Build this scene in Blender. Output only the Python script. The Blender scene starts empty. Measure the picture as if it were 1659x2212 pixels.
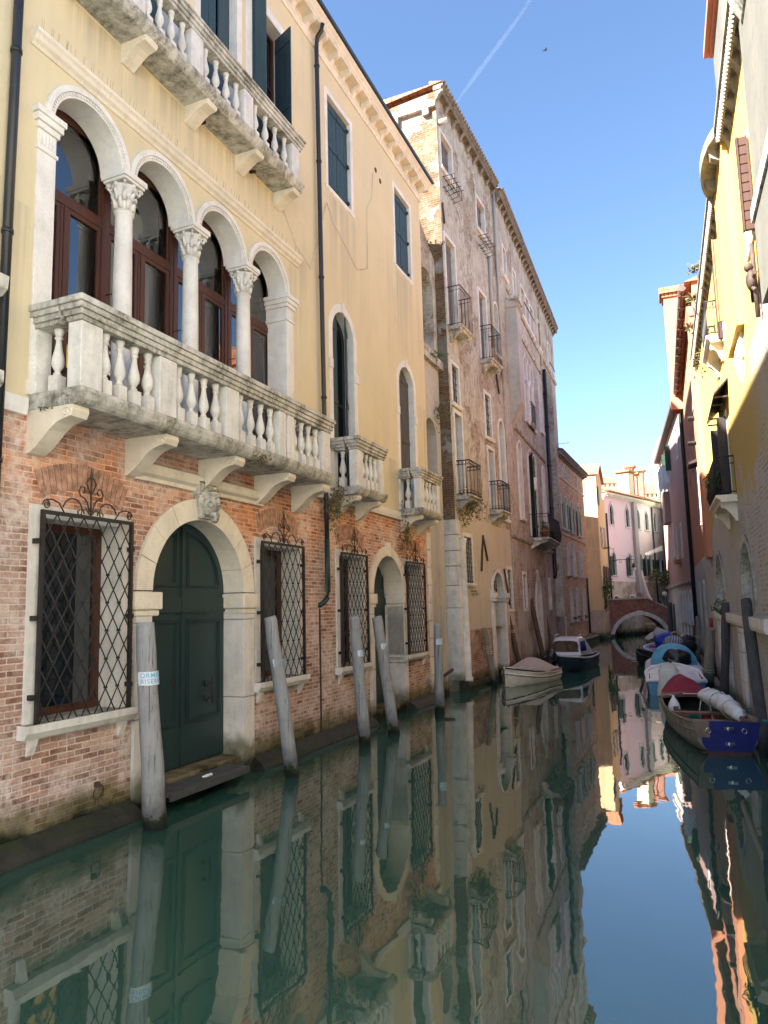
import bpy, bmesh, math, random
from mathutils import Vector, Matrix
R_ = math.radians
random.seed(7)
scene = bpy.context.scene
COL = scene.collection

# ------------------------------------------------------------------ camera, sky, sun, exposure
CAM = Vector((0.0, 0.0, 2.7))
def make_camera():
    yaw, pitch, roll = R_(23.2), R_(7.65), -0.019
    f = Vector((-math.sin(yaw)*math.cos(pitch), math.cos(yaw)*math.cos(pitch), math.sin(pitch)))
    r0 = Vector((math.cos(yaw), math.sin(yaw), 0)); u0 = r0.cross(f)
    r = math.cos(roll)*r0 + math.sin(roll)*u0
    u = -math.sin(roll)*r0 + math.cos(roll)*u0
    cd = bpy.data.cameras.new('camera'); co = bpy.data.objects.new('camera', cd); COL.objects.link(co)
    cd.sensor_fit = 'HORIZONTAL'; cd.sensor_width = 36; cd.lens = 36*1534/1659
    cd.clip_start = 0.05; cd.clip_end = 9000
    M = Matrix((r, u, -f)).transposed().to_4x4(); M.translation = CAM
    co.matrix_world = M
    scene.camera = co
make_camera()

SUN_EL = R_(39.0)
SUN_DIR = Vector((-0.637*math.cos(SUN_EL), -0.771*math.cos(SUN_EL), math.sin(SUN_EL))).normalized()   # towards the sun
world = bpy.data.worlds.new('World'); scene.world = world; world.use_nodes = True
wn = world.node_tree; bg = wn.nodes['Background']
sky = wn.nodes.new('ShaderNodeTexSky'); sky.sky_type = 'NISHITA'; sky.sun_disc = False
sky.sun_elevation = SUN_EL
sky.sun_rotation = math.atan2(SUN_DIR.x, SUN_DIR.y)
sky.altitude = 0; sky.air_density = 1.0; sky.dust_density = 0.0; sky.ozone_density = 4.0
wn.links.new(sky.outputs[0], bg.inputs['Color']); bg.inputs['Strength'].default_value = 0.05
sl = bpy.data.lights.new('sun', 'SUN'); sl.energy = 5.0; sl.angle = R_(0.53); sl.color = (1.0, 0.95, 0.87)
so = bpy.data.objects.new('sun', sl); COL.objects.link(so)
so.rotation_euler = (-SUN_DIR).to_track_quat('-Z', 'Y').to_euler(); so.location = (-20, -20, 60)
vs = scene.view_settings
vs.view_transform = 'Standard'; vs.look = 'None'; vs.gamma = 1.0; vs.exposure = 2.8
scene.cycles.max_bounces = 8; scene.cycles.diffuse_bounces = 5; scene.cycles.glossy_bounces = 4

# ------------------------------------------------------------------ material helpers
class NT:
    def __init__(s, name, rough=0.8, spec=0.3):
        m = bpy.data.materials.new(name); m.use_nodes = True; s.m = m; s.t = m.node_tree
        s.b = s.t.nodes['Principled BSDF']; s.b.inputs['Roughness'].default_value = rough
        s.b.inputs['Specular IOR Level'].default_value = spec
        s.geo = s.t.nodes.new('ShaderNodeNewGeometry'); s.pos = s.geo.outputs['Position']
    def lk(s, a, b): s.t.links.new(a, b)
    def setin(s, sock, v):
        if hasattr(v, 'is_output') or isinstance(v, bpy.types.NodeSocket): s.lk(v, sock)
        else:
            if isinstance(v, tuple) and len(v) == 3 and sock.type == 'RGBA': v = (*v, 1)
            sock.default_value = v
    def vmul(s, vec, k):
        n = s.t.nodes.new('ShaderNodeVectorMath'); n.operation = 'MULTIPLY'; s.lk(vec, n.inputs[0]); n.inputs[1].default_value = k; return n.outputs[0]
    def vadd(s, a, b):
        n = s.t.nodes.new('ShaderNodeVectorMath'); n.operation = 'ADD'; s.setin(n.inputs[0], a); s.setin(n.inputs[1], b); return n.outputs[0]
    def noise(s, scale, detail=4, rough=.55, vec=None, col=False):
        n = s.t.nodes.new('ShaderNodeTexNoise'); n.inputs['Scale'].default_value = scale; n.inputs['Detail'].default_value = detail
        n.inputs['Roughness'].default_value = rough; s.lk(vec or s.pos, n.inputs['Vector']); return n.outputs['Color' if col else 'Fac']
    def ramp(s, fac, p0, p1, v0=0., v1=1.):
        n = s.t.nodes.new('ShaderNodeMapRange'); n.clamp = True; s.setin(n.inputs[0], fac)
        for i, v in enumerate((p0, p1, v0, v1)): n.inputs[i+1].default_value = v
        return n.outputs[0]
    def math(s, op, a, b=0.):
        n = s.t.nodes.new('ShaderNodeMath'); n.operation = op; s.setin(n.inputs[0], a); s.setin(n.inputs[1], b); return n.outputs[0]
    def mix(s, fac, a, b, mode='MIX'):
        n = s.t.nodes.new('ShaderNodeMix'); n.data_type = 'RGBA'; n.blend_type = mode
        s.setin(n.inputs[0], fac); s.setin(n.inputs[6], a); s.setin(n.inputs[7], b); return n.outputs[2]
    def z(s):
        n = s.t.nodes.new('ShaderNodeSeparateXYZ'); s.lk(s.pos, n.inputs[0]); return n.outputs[2]
    def nz(s):
        n = s.t.nodes.new('ShaderNodeSeparateXYZ'); s.lk(s.geo.outputs['Normal'], n.inputs[0]); return n.outputs[2]
    def uv(s):
        return s.t.nodes.new('ShaderNodeTexCoord').outputs['UV']
    def col(s, c): s.setin(s.b.inputs['Base Color'], c)
    def bump(s, h, strength=.4, dist=.02):
        n = s.t.nodes.new('ShaderNodeBump'); n.inputs['Strength'].default_value = strength; n.inputs['Distance'].default_value = dist
        s.lk(h, n.inputs['Height']); s.lk(n.outputs[0], s.b.inputs['Normal'])

def simple(name, c, rough=.6, metal=0., var=.25, spec=.4, scale=9, bump=0):
    n = NT(name, rough, spec); n.b.inputs['Metallic'].default_value = metal
    if var:
        f = n.ramp(n.noise(scale, 5), .3, .7, 1-var, 1+var*.5)
        v = n.t.nodes.new('ShaderNodeVectorMath'); v.operation = 'SCALE'; v.inputs[0].default_value = c; n.lk(f, v.inputs['Scale'])
        n.col(v.outputs[0])
        if bump: n.bump(n.noise(scale*5, 4), bump, .01)
    else: n.col(c)
    return n.m

def moss(n, c, top=.38, soft=.16):
    """green-black algae band near the water line"""
    h = n.math('ADD', n.z(), n.ramp(n.noise(2.2, 5), .25, .75, -soft, soft))
    c = n.mix(n.math('MULTIPLY', n.ramp(h, top+.22, top), .8), c, n.mix(n.ramp(n.noise(6, 4), .4, .6), (.05, .062, .014), (.13, .11, .04)))
    return n.mix(n.ramp(h, top-.06, top-.22), c, (.014, .019, .011))

def brick_nodes(n, c1, c2, mortar, w=.25, h=.074, mo=.011, wob=.02, big=1.0):
    uv = n.uv()
    d = n.noise(3.0, 3, col=True); d2 = n.noise(14.0, 3, col=True); wob *= big
    uvw = n.vadd(uv, n.vadd(n.vmul(n.vadd(d, (-.5, -.5, -.5)), (wob, wob*.8, 0)), n.vmul(n.vadd(d2, (-.5, -.5, -.5)), (wob*.5, wob*.6, 0))))
    b = n.t.nodes.new('ShaderNodeTexBrick'); n.lk(uvw, b.inputs['Vector'])
    for k, v in (('Scale', 1), ('Mortar Size', mo), ('Mortar Smooth', .35), ('Bias', -.05), ('Brick Width', w), ('Row Height', h)): b.inputs[k].default_value = v
    b.inputs['Color1'].default_value = (*c1, 1); b.inputs['Color2'].default_value = (*c2, 1); b.inputs['Mortar'].default_value = (*mortar, 1)
    b2 = n.t.nodes.new('ShaderNodeTexBrick'); n.lk(uvw, b2.inputs['Vector']); b2.offset_frequency = 2; b2.squash = 1
    for k, v in (('Scale', 1), ('Mortar Size', 0.), ('Bias', 0.), ('Brick Width', w), ('Row Height', h)): b2.inputs[k].default_value = v
    b2.inputs['Color1'].default_value = (.52, .50, .50, 1); b2.inputs['Color2'].default_value = (1.35, 1.35, 1.35, 1)
    c = n.mix(n.math('SUBTRACT', 1., b.outputs['Fac']), b.outputs['Color'], n.mix(1., b.outputs['Color'], b2.outputs['Color'], 'MULTIPLY'))
    return c, b.outputs['Fac']

def brickmat(name, c1, c2, mortar, salt=(.62, .55, .5), salt_amt=.5, mossy=True, ramp_z=None, w=.25, h=.074, patch=None, patch_thr=.6, rough=.92, bump=.9, mo=.011, bark=0., smear=0.):
    n = NT(name, rough, .15)
    c, fac = brick_nodes(n, c1, c2, mortar, w, h, mo)
    fine = n.noise(28, 5, .65); mid = n.noise(2.4, 6, .6); big = n.noise(.55, 5, .6)
    c = n.mix(.75, c, n.mix(n.ramp(fine, .25, .75), (.55, .53, .5), (1.25, 1.22, 1.2)), 'MULTIPLY')
    c = n.mix(.6, c, n.mix(n.ramp(mid, .3, .7), (.62, .6, .6), (1.2, 1.18, 1.15)), 'MULTIPLY')
    if ramp_z:   # bricks are redder and cleaner higher up, salt-bleached lower down
        z0, z1, tint = ramp_z
        c = n.mix(n.ramp(n.math('ADD', n.z(), n.ramp(big, .3, .7, -.8, .8)), z0, z1), c, n.mix(1., c, tint, 'MULTIPLY'))
    if smear:   # lime and worn faces blur the courses
        sm = n.math('MULTIPLY', n.ramp(n.noise(6., 7, .74), .45, .62), n.ramp(n.noise(.9, 5, .6), .35, .6)); c = n.mix(n.math('MULTIPLY', sm, smear), c, mortar)
        ch = n.math('MULTIPLY', n.ramp(n.noise(10, 6, .75), .58, .68), .6); c = n.mix(ch, c, tuple(x*.55 for x in c1))
    m = n.math('MULTIPLY', n.ramp(n.noise(1.3, 7, .68), .43, .62), n.ramp(n.noise(9, 5, .7), .35, .6))
    c = n.mix(n.math('MULTIPLY', m, salt_amt), c, salt)
    hgt = n.math('ADD', n.math('MULTIPLY', fac, -1.), n.math('MULTIPLY', fine, .5))
    if patch:
        pm = n.math('ADD', n.noise(.7, 8, .62), n.math('MULTIPLY', n.noise(5, 5, .65), .16))
        pf = n.ramp(pm, patch_thr, patch_thr+.03)
        pc = n.mix(n.ramp(n.noise(1.6, 6, .65), .3, .7), tuple(x*.72 for x in patch), patch)
        pc = n.mix(n.math('MULTIPLY', n.ramp(n.noise(9, 6, .72), .48, .68), .8), pc, tuple(x*.5 for x in patch))
        st = n.noise(1., 6, .62, n.vmul(n.pos, (3.2, 3.2, .25))); pc = n.mix(n.math('MULTIPLY', n.ramp(st, .5, .7), .55), pc, tuple(x*.42 for x in patch))
        pc = n.mix(n.math('MULTIPLY', n.ramp(n.noise(1.1, 5, .6), .52, .66), .5), pc, (.5, .5, .48))
        if bark:
            bk = n.math('MULTIPLY', n.ramp(n.noise(1., 6, .72, n.vmul(n.pos, (7, 7, 3.2))), .49, .60), n.ramp(n.noise(.6, 4, .6), .34, .52)); pc = n.mix(n.math('MULTIPLY', bk, bark), pc, (.27, .24, .20))
        c = n.mix(pf, c, pc); hgt = n.math('ADD', n.math('MULTIPLY', hgt, n.math('SUBTRACT', 1., pf)), n.math('MULTIPLY', pf, 1.3))
    if mossy: c = moss(n, c)
    n.col(c); n.bump(hgt, bump, .012)
    return n.m

def plaster(name, c, c2, streak=(.45, .42, .36), samt=.35, spots=.25, rough=.9, mossy=False, bump=.25, runs=()):
    n = NT(name, rough, .2)
    a = n.mix(n.ramp(n.noise(.8, 6, .6), .3, .7), c, c2)
    a = n.mix(n.math('MULTIPLY', n.ramp(n.noise(5.5, 6, .7), .5, .75), spots), a, tuple(x*.6 for x in c2))
    st = n.noise(1., 6, .62, n.vmul(n.pos, (2.6, 2.6, .16)))
    lo = n.ramp(n.noise(.45, 4, .6), .42, .62)
    a = n.mix(n.math('MULTIPLY', n.math('MULTIPLY', n.ramp(st, .5, .72), lo), samt), a, streak)
    if runs:      # dirty runs under sills and slabs: y from, y to, z of the sill, length
        sp = n.t.nodes.new('ShaderNodeSeparateXYZ'); n.lk(n.pos, sp.inputs[0]); tot = None
        rs = n.noise(1., 5, .65, n.vmul(n.pos, (6, 6, .12))); wig = n.ramp(n.noise(1.2, 3), .3, .7, -.35, .35)
        for y0, y1, zt, ln in runs:
            yy = n.math('ADD', sp.outputs[1], n.math('MULTIPLY', wig, .4))
            q = n.math('MULTIPLY', n.math('MULTIPLY', n.ramp(yy, y0-.12, y0+.2), n.ramp(yy, y1+.12, y1-.2)), n.math('MULTIPLY', n.ramp(sp.outputs[2], zt-ln, zt-.1), n.ramp(sp.outputs[2], zt+.02, zt)))
            tot = q if tot is None else n.math('MAXIMUM', tot, q)
        a = n.mix(n.math('MULTIPLY', n.math('MULTIPLY', tot, n.ramp(rs, .38, .62)), .62), a, (.33, .31, .26))
    a = n.mix(n.ramp(n.noise(60, 3), .2, .8, 0, .14), a, tuple(x*.55 for x in c))
    if mossy: a = moss(n, a)
    n.col(a); n.bump(n.math('ADD', n.math('MULTIPLY', n.noise(4, 5, .6), 2.), n.noise(45, 4)), bump, .008)
    return n.m

def stone(name, c=(.74, .72, .67), dark=(.09, .085, .07), top=.8, grime=.5, mossy=False, rough=.75, lichen=0.):
    n = NT(name, rough, .3)
    a = n.mix(n.ramp(n.noise(1.8, 6, .65), .3, .7), c, tuple(x*.78 for x in c))
    vein = n.noise(2.2, 8, .7, n.vadd(n.pos, n.vmul(n.noise(1.5, 3, col=True), (.9, .9, .9))))
    a = n.mix(n.ramp(n.math('ABSOLUTE', n.math('SUBTRACT', vein, .5)), .0, .012, .35, 0.), a, tuple(x*.45 for x in c))
    g = n.math('MULTIPLY', n.ramp(n.noise(3.4, 7, .7), .40, .64), n.ramp(n.noise(1., 5, .62, n.vmul(n.pos, (7, 7, .7))), .36, .6))
    a = n.mix(n.math('MULTIPLY', g, grime), a, dark)
    up = n.math('MULTIPLY', n.ramp(n.nz(), .2, .8), n.ramp(n.noise(5, 6, .7), .28, .5))
    if lichen:
        lf = n.math('MULTIPLY', n.ramp(n.noise(2.1, 7, .7), .44, .60), n.ramp(n.noise(17, 5, .7), .36, .58)); a = n.mix(n.math('MULTIPLY', lf, lichen), a, n.mix(n.ramp(n.noise(6, 4), .4, .6), (.075, .07, .045), (.19, .175, .12)))
    a = n.mix(n.math('MULTIPLY', up, top), a, n.mix(n.ramp(n.noise(8, 4), .4, .6), dark, (.16, .15, .08)))
    if mossy: a = moss(n, a)
    n.col(a); n.bump(n.math('ADD', n.noise(9, 6, .65), n.math('MULTIPLY', n.noise(50, 4), .4)), .35, .012)
    return n.m

def wood(name, c, c2, rough=.6, sc=(14, 14, .8), spec=.3):
    n = NT(name, rough, spec)
    w = n.noise(1., 6, .65, n.vmul(n.pos, sc))
    a = n.mix(n.ramp(w, .3, .7), c, c2)
    a = n.mix(n.ramp(n.noise(3, 5, .65), .5, .8, 0, .5), a, tuple(x*.5 for x in c))
    n.col(a); n.bump(w, .3, .006); return n.m

def tilemat(name):
    n = NT(name, .85, .2); uv = n.uv()
    b = n.t.nodes.new('ShaderNodeTexBrick'); n.lk(uv, b.inputs['Vector'])
    for k, v in (('Scale', 1), ('Mortar Size', .02), ('Bias', 0), ('Brick Width', .2), ('Row Height', .34)): b.inputs[k].default_value = v
    b.offset = 0
    b.inputs['Color1'].default_value = (.52, .2, .09, 1); b.inputs['Color2'].default_value = (.36, .15, .08, 1); b.inputs['Mortar'].default_value = (.12, .06, .04, 1)
    c = n.mix(n.ramp(n.noise(4, 5, .65), .5, .72, 0, .6), b.outputs['Color'], (.6, .42, .3))
    n.col(c); return n.m

def glassmat(name, c=(.012, .016, .02), rough=.03):
    n = NT(name, rough, .9); n.col(c); n.b.inputs['IOR'].default_value = 1.6
    n.bump(n.noise(1.4, 2), .06, .02); return n.m

def leafmat(name, c1, c2):
    n = NT(name, .55, .3); n.col(n.mix(n.ramp(n.noise(13, 3), .35, .65), c1, c2)); return n.m

M = {}
M['brick_red'] = brickmat('weathered_red_brick', (.42, .20, .135), (.43, .29, .24), (.64, .55, .47), salt=(.74, .64, .585), salt_amt=.85, ramp_z=(3.4, 4.6, (1.3, .92, .66)), smear=.42)
M['plaster_yellow'] = plaster('yellow_plaster', (.74, .63, .415), (.67, .575, .38), streak=(.38, .34, .25), samt=.35, spots=.12, runs=((13.6, 15.0, 12.25, 2.4), (17.6, 18.95, 12.2, 2.8), (5.2, 5.95, 7.6, 2.4), (11.9, 12.5, 10.0, 2.5), (6.2, 11.6, 10.85, .75), (8.5, 9.3, 10.9, 1.1), (16.9, 17.5, 6.6, 1.5), (19.3, 19.9, 8.6, 3.2)))
M['plaster_pale'] = plaster('pale_plaster', (.70, .58, .38), (.6, .52, .38))
M['stone'] = stone('istrian_stone', (.82, .80, .75), (.22, .205, .18), grime=.4)
M['stone_base'] = stone('istrian_stone_at_water', (.80, .77, .71), mossy=True, grime=.3)
M['stone_clean'] = stone('clean_white_stone', (.86, .83, .78), (.35, .31, .26), top=.3, grime=.2)
M['stone_cream'] = stone('cream_stone', (.85, .77, .64), (.35, .3, .22), top=.4, grime=.22)
M['stone_dirty'] = stone('grey_weathered_stone', (.70, .68, .62), (.06, .056, .045), top=1., grime=.8, lichen=.85)
def quay():
    n = NT('wet_quay_stone', .55, .35)
    a = n.mix(n.ramp(n.noise(3, 6, .7), .35, .65), (.010, .013, .009), (.034, .036, .026))
    a = n.mix(n.math('MULTIPLY', n.ramp(n.noise(5, 6, .7), .5, .62), n.ramp(n.z(), .04, .16)), a, (.030, .040, .008))
    n.col(a); n.bump(n.noise(11, 6, .7), .9, .03); M['quay'] = n.m
quay()
M['lintel_brick'] = simple('brick_on_edge', (.46, .27, .195), .9, 0, .55, .15, 9, .3)
M['step_steel'] = simple('chequered_steel', (.09, .095, .095), .6, .3, .3)
M['iron'] = simple('wrought_iron', (.035, .032, .032), .55, .3, .3)
M['iron_rust'] = simple('rusty_iron', (.075, .048, .038), .7, .2, .4)
M['pipe_black'] = simple('black_drainpipe_paint', (.016, .018, .022), .4, 0, .3, .5, 4)
M['pipe_green'] = simple('dark_green_copper', (.02, .045, .04), .5, .2, .4)
M['door_green'] = wood('dark_green_door_paint', (.016, .036, .038), (.024, .048, .05), .38, (9, 9, .7), .45)
M['shutter_navy'] = wood('navy_shutter_paint', (.026, .055, .070), (.04, .075, .09), .6)
M['shutter_grey'] = wood('grey_shutter_paint', (.06, .06, .062), (.1, .1, .1), .7)
M['shutter_green'] = wood('green_shutter_paint', (.016, .045, .032), (.028, .06, .04), .6)
M['shutter_brown'] = wood('brown_shutter_paint', (.055, .028, .024), (.075, .04, .034), .5)
M['wood_brown'] = wood('brown_varnished_wood', (.10, .036, .02), (.055, .022, .014), .4)
M['wood_grey'] = wood('grey_weathered_wood', (.17, .165, .16), (.10, .098, .095), .85)
M['wood_old'] = wood('old_shutter_wood', (.20, .19, .185), (.10, .095, .095), .85)
M['glass'] = glassmat('window_glass')
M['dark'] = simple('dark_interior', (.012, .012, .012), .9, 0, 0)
M['curtain'] = simple('teal_curtain', (.08, .26, .26), .9, 0, .4, .2, 5)
M['tile'] = tilemat('terracotta_tiles')
M['brick_old'] = brickmat('patchy_old_wall', (.36, .27, .195), (.31, .26, .205), (.50, .46, .39), salt=(.64, .59, .51), salt_amt=.7, patch=(.62, .585, .49), patch_thr=.525, bark=.9)
M['brick_old2'] = brickmat('patchy_grey_wall', (.37, .285, .20), (.34, .285, .225), (.50, .47, .42), salt=(.66, .63, .58), salt_amt=.8, patch=(.60, .56, .46), patch_thr=.54, bark=.8)
M['brick_orange'] = brickmat('orange_brick', (.80, .45, .25), (.70, .44, .28), (.6, .5, .4), salt_amt=.25)
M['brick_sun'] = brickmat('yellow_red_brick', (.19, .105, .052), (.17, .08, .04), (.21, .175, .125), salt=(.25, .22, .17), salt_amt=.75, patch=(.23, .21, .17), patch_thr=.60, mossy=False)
M['brick_bridge'] = brickmat('dark_bridge_brick', (.36, .13, .08), (.30, .12, .09), (.34, .24, .19), salt_amt=.2)
M['brick_spalled'] = brickmat('spalled_grey_brick', (.30, .25, .225), (.24, .19, .175), (.38, .36, .33), salt=(.46, .44, .41), salt_amt=.8, patch=(.44, .42, .37), patch_thr=.66, bump=1.0, mo=.018)
M['plaster_grey'] = plaster('grey_plaster', (.54, .52, .47), (.42, .41, .38), streak=(.12, .11, .1), samt=.6, spots=.5, mossy=True, bump=.4)
M['plaster_beige'] = plaster('beige_plaster', (.58, .53, .43), (.50, .47, .39), streak=(.25, .21, .16), samt=.5, mossy=True)
M['plaster_ochre'] = plaster('ochre_plaster', (.66, .46, .25), (.58, .41, .23), streak=(.2, .14, .1), samt=.55)
M['plaster_pink'] = plaster('pink_plaster', (.84, .60, .63), (.80, .585, .62), streak=(.5, .44, .44), samt=.5, spots=.2)
M['plaster_orange'] = plaster('orange_plaster', (.55, .24, .13), (.46, .21, .13), streak=(.2, .11, .08), samt=.5, mossy=True)
M['plaster_rust'] = plaster('brown_red_plaster', (.44, .27, .235), (.38, .25, .22), streak=(.4, .28, .24), samt=.4, mossy=True)
M['plaster_lemon'] = plaster('lemon_yellow_plaster', (.64, .43, .12), (.58, .39, .11), streak=(.55, .42, .2), samt=.35, spots=.15)
M['plaster_white'] = plaster('white_plaster', (.72, .70, .66), (.62, .6, .56))
M['dogtooth'] = stone('eave_stone', (.33, .30, .25), (.05, .046, .04), grime=.85)
M['tile_old'] = simple('lichen_grey_tiles', (.20, .165, .135), .9, 0, .5, .2, 6)
M['leaf'] = leafmat('leaf_green', (.035, .075, .02), (.09, .13, .035))
M['leaf_dry'] = leafmat('dry_leaf', (.09, .085, .03), (.14, .115, .05))
M['flower'] = leafmat('flower_red', (.5, .03, .05), (.6, .2, .25))
M['pot'] = simple('terracotta_pot', (.4, .16, .08), .8)
M['white_paint'] = simple('white_gelcoat', (.84, .85, .86), .3, 0, .12, .5, 3)
M['cloth_white'] = simple('white_cloth', (.80, .81, .82), .85, 0, .15, .2, 6, .2)
M['rope'] = simple('rope', (.5, .47, .4), .9, 0, .2)

# ------------------------------------------------------------------ geometry helpers
class Fr:
    """facade frame: s along the wall, o outwards (towards the canal), z up"""
    def __init__(s, x, y, head, side=1, shear=0., k=1.):
        a = R_(head); s.p = Vector((x, y, 0)); s.d = Vector((math.sin(a), math.cos(a), 0)); s.n = Vector((s.d.y, -s.d.x, 0))*side
        s.shear = shear; s.k = k; s.head = head; s.side = side
    def P(s, a, o, z):
        w = s.p + s.d*(a - s.shear*(z-3)) + s.n*o; w.z = z
        return CAM + (w - CAM)*s.k if s.k != 1 else w
class Local:
    def P(s, a, o, z): return Vector((a, o, z))
LOC = Local()
ORG = {}     # world origin of each object we made

class MB:
    def __init__(s, fr=LOC): s.fr = fr; s.v = []; s.f = []; s.sm = []
    def add(s, pts, faces, smooth=False):
        b = len(s.v); s.v += [tuple(p) for p in pts]; s.f += [tuple(b+i for i in f) for f in faces]; s.sm += [smooth]*len(faces); return s
    def box(s, a0, a1, o0, o1, z0, z1):
        p = [(a, o, z) for z in (z0, z1) for o in (o0, o1) for a in (a0, a1)]
        return s.add(p, [(0, 1, 3, 2), (4, 6, 7, 5), (0, 4, 5, 1), (2, 3, 7, 6), (0, 2, 6, 4), (1, 5, 7, 3)])
    def poly(s, pts): return s.add(pts, [tuple(range(len(pts)))])
    def plate(s, sz, o0, o1):          # polygon in the wall plane with thickness
        n = len(sz); p = [(a, o0, z) for a, z in sz] + [(a, o1, z) for a, z in sz]
        return s.add(p, [tuple(range(n-1, -1, -1)), tuple(range(n, 2*n))] + [(i, (i+1) % n, n+(i+1) % n, n+i) for i in range(n)])
    def prism(s, oz, a0, a1):          # profile across the wall, run along it
        n = len(oz); p = [(a0, o, z) for o, z in oz] + [(a1, o, z) for o, z in oz]
        return s.add(p, [tuple(range(n-1, -1, -1)), tuple(range(n, 2*n))] + [(i, (i+1) % n, n+(i+1) % n, n+i) for i in range(n)])
    def ring(s, out, inn, o0, o1, close=True):
        n = len(out); p = [(a, o1, z) for a, z in out] + [(a, o1, z) for a, z in inn] + [(a, o0, z) for a, z in out] + [(a, o0, z) for a, z in inn]
        f = []
        for i in range(n if close else n-1):
            j = (i+1) % n
            f += [(i, j, n+j, n+i), (2*n+i, 3*n+i, 3*n+j, 2*n+j), (i, 2*n+i, 2*n+j, j), (n+i, n+j, 3*n+j, 3*n+i)]
        if not close: f += [(0, n, 3*n, 2*n), (n-1, 3*n-1, 4*n-1, 2*n-1)]
        return s.add(p, f)
    def lathe(s, a, o, prof, n=14, smooth=True, z0=0):
        p = [(a+r*math.cos(2*math.pi*i/n), o+r*math.sin(2*math.pi*i/n), z0+z) for r, z in prof for i in range(n)]
        m = len(prof); f = [(k*n+i, k*n+(i+1) % n, (k+1)*n+(i+1) % n, (k+1)*n+i) for k in range(m-1) for i in range(n)]
        s.add(p, f, smooth); b = len(s.v)-len(p)
        s.f += [tuple(b+i for i in range(n-1, -1, -1)), tuple(b+(m-1)*n+i for i in range(n))]; s.sm += [False, False]; return s
    def tube(s, pts, r, n=6, smooth=True):
        pts = [Vector(p) for p in pts]; m = len(pts); P = []
        rr = r if isinstance(r, (list, tuple)) else [r]*m
        for k, p in enumerate(pts):
            t = (pts[min(k+1, m-1)] - pts[max(k-1, 0)])
            if t.length < 1e-9: t = Vector((0, 0, 1))
            t.normalize(); ref = Vector((0, 0, 1)) if abs(t.z) < .9 else Vector((1, 0, 0))
            u = t.cross(ref).normalized(); w = t.cross(u)
            P += [p + (u*math.cos(2*math.pi*i/n) + w*math.sin(2*math.pi*i/n))*rr[k] for i in range(n)]
        f = [(k*n+i, k*n+(i+1) % n, (k+1)*n+(i+1) % n, (k+1)*n+i) for k in range(m-1) for i in range(n)]
        s.add(P, f, smooth); b = len(s.v)-len(P)
        s.f += [tuple(b+i for i in range(n)), tuple(b+(m-1)*n+i for i in range(n))]; s.sm += [False, False]; return s
    def sphere(s, c, r, n=10, m=7):
        rx, ry, rz = r if isinstance(r, tuple) else (r, r, r)
        p = [(c[0]+rx*math.sin(math.pi*k/m)*math.cos(2*math.pi*i/n), c[1]+ry*math.sin(math.pi*k/m)*math.sin(2*math.pi*i/n), c[2]+rz*math.cos(math.pi*k/m)) for k in range(m+1) for i in range(n)]
        return s.add(p, [(k*n+i, k*n+(i+1) % n, (k+1)*n+(i+1) % n, (k+1)*n+i) for k in range(m) for i in range(n)], True)
    def wall(s, a0, a1, z0, z1, ops=(), o=0., rev=.3, back=True):
        """sheet at depth o with openings (outlines) cut out, each with its reveals"""
        xs = sorted({a0, a1, *[x for q in ops for x in (q['a0'], q['a1']) if a0 < x < a1]})
        for xa, xb in zip(xs, xs[1:]):
            cuts = sorted([(q['z0'], q['z1']) for q in ops if q['a0'] <= xa+1e-6 and q['a1'] >= xb-1e-6]); z = z0
            for c0, c1 in cuts:
                if c0 > z+1e-6: s.poly([(xa, o, z), (xb, o, z), (xb, o, c0), (xa, o, c0)])
                z = max(z, c1)
            if z < z1-1e-6: s.poly([(xa, o, z), (xb, o, z), (xb, o, z1), (xa, o, z1)])
        for q in ops:
            L = outline(q['a0'], q['a1'], q['z0'], q['z1'], q.get('kind', 'rect')); rv = q.get('rev', rev)
            if q.get('kind') == 'oval':
                m = (q['a0']+q['a1'])/2, (q['z0']+q['z1'])/2
                for cx, ax in ((q['a0'], -1), (q['a1'], 1)):
                    for cz, az in ((q['z0'], -1), (q['z1'], 1)):
                        s.fan((cx, cz), sorted([p for p in L if (p[0]-m[0])*ax >= -1e-6 and (p[1]-m[1])*az >= -1e-6]), o)
            elif q.get('kind', 'rect') != 'rect':
                h = len(L)//2; mid = (q['a0']+q['a1'])/2
                left = [p for p in L[1:] if p[0] <= mid+1e-6 and p[1] >= q['z0']-1e-6]; right = [p for p in L[1:] if p[0] >= mid-1e-6 and p[1] >= q['z0']-1e-6]
                s.fan((q['a0'], q['z1']), sorted(left, key=lambda p: p[1]), o); s.fan((q['a1'], q['z1']), sorted(right, key=lambda p: p[1]), o)
            n = len(L)
            for i in range(n):
                if (q.get('kind') == 'head' and i == 0) or (q.get('notop') and i == 2): continue
                p, r = L[i], L[(i+1) % n]
                s.poly([(p[0], o, p[1]), (r[0], o, r[1]), (r[0], o-rv, r[1]), (p[0], o-rv, p[1])])
        return s
    def fan(s, c, pts, o):
        for p, q in zip(pts, pts[1:]): s.poly([(c[0], o, c[1]), (p[0], o, p[1]), (q[0], o, q[1])])
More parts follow.
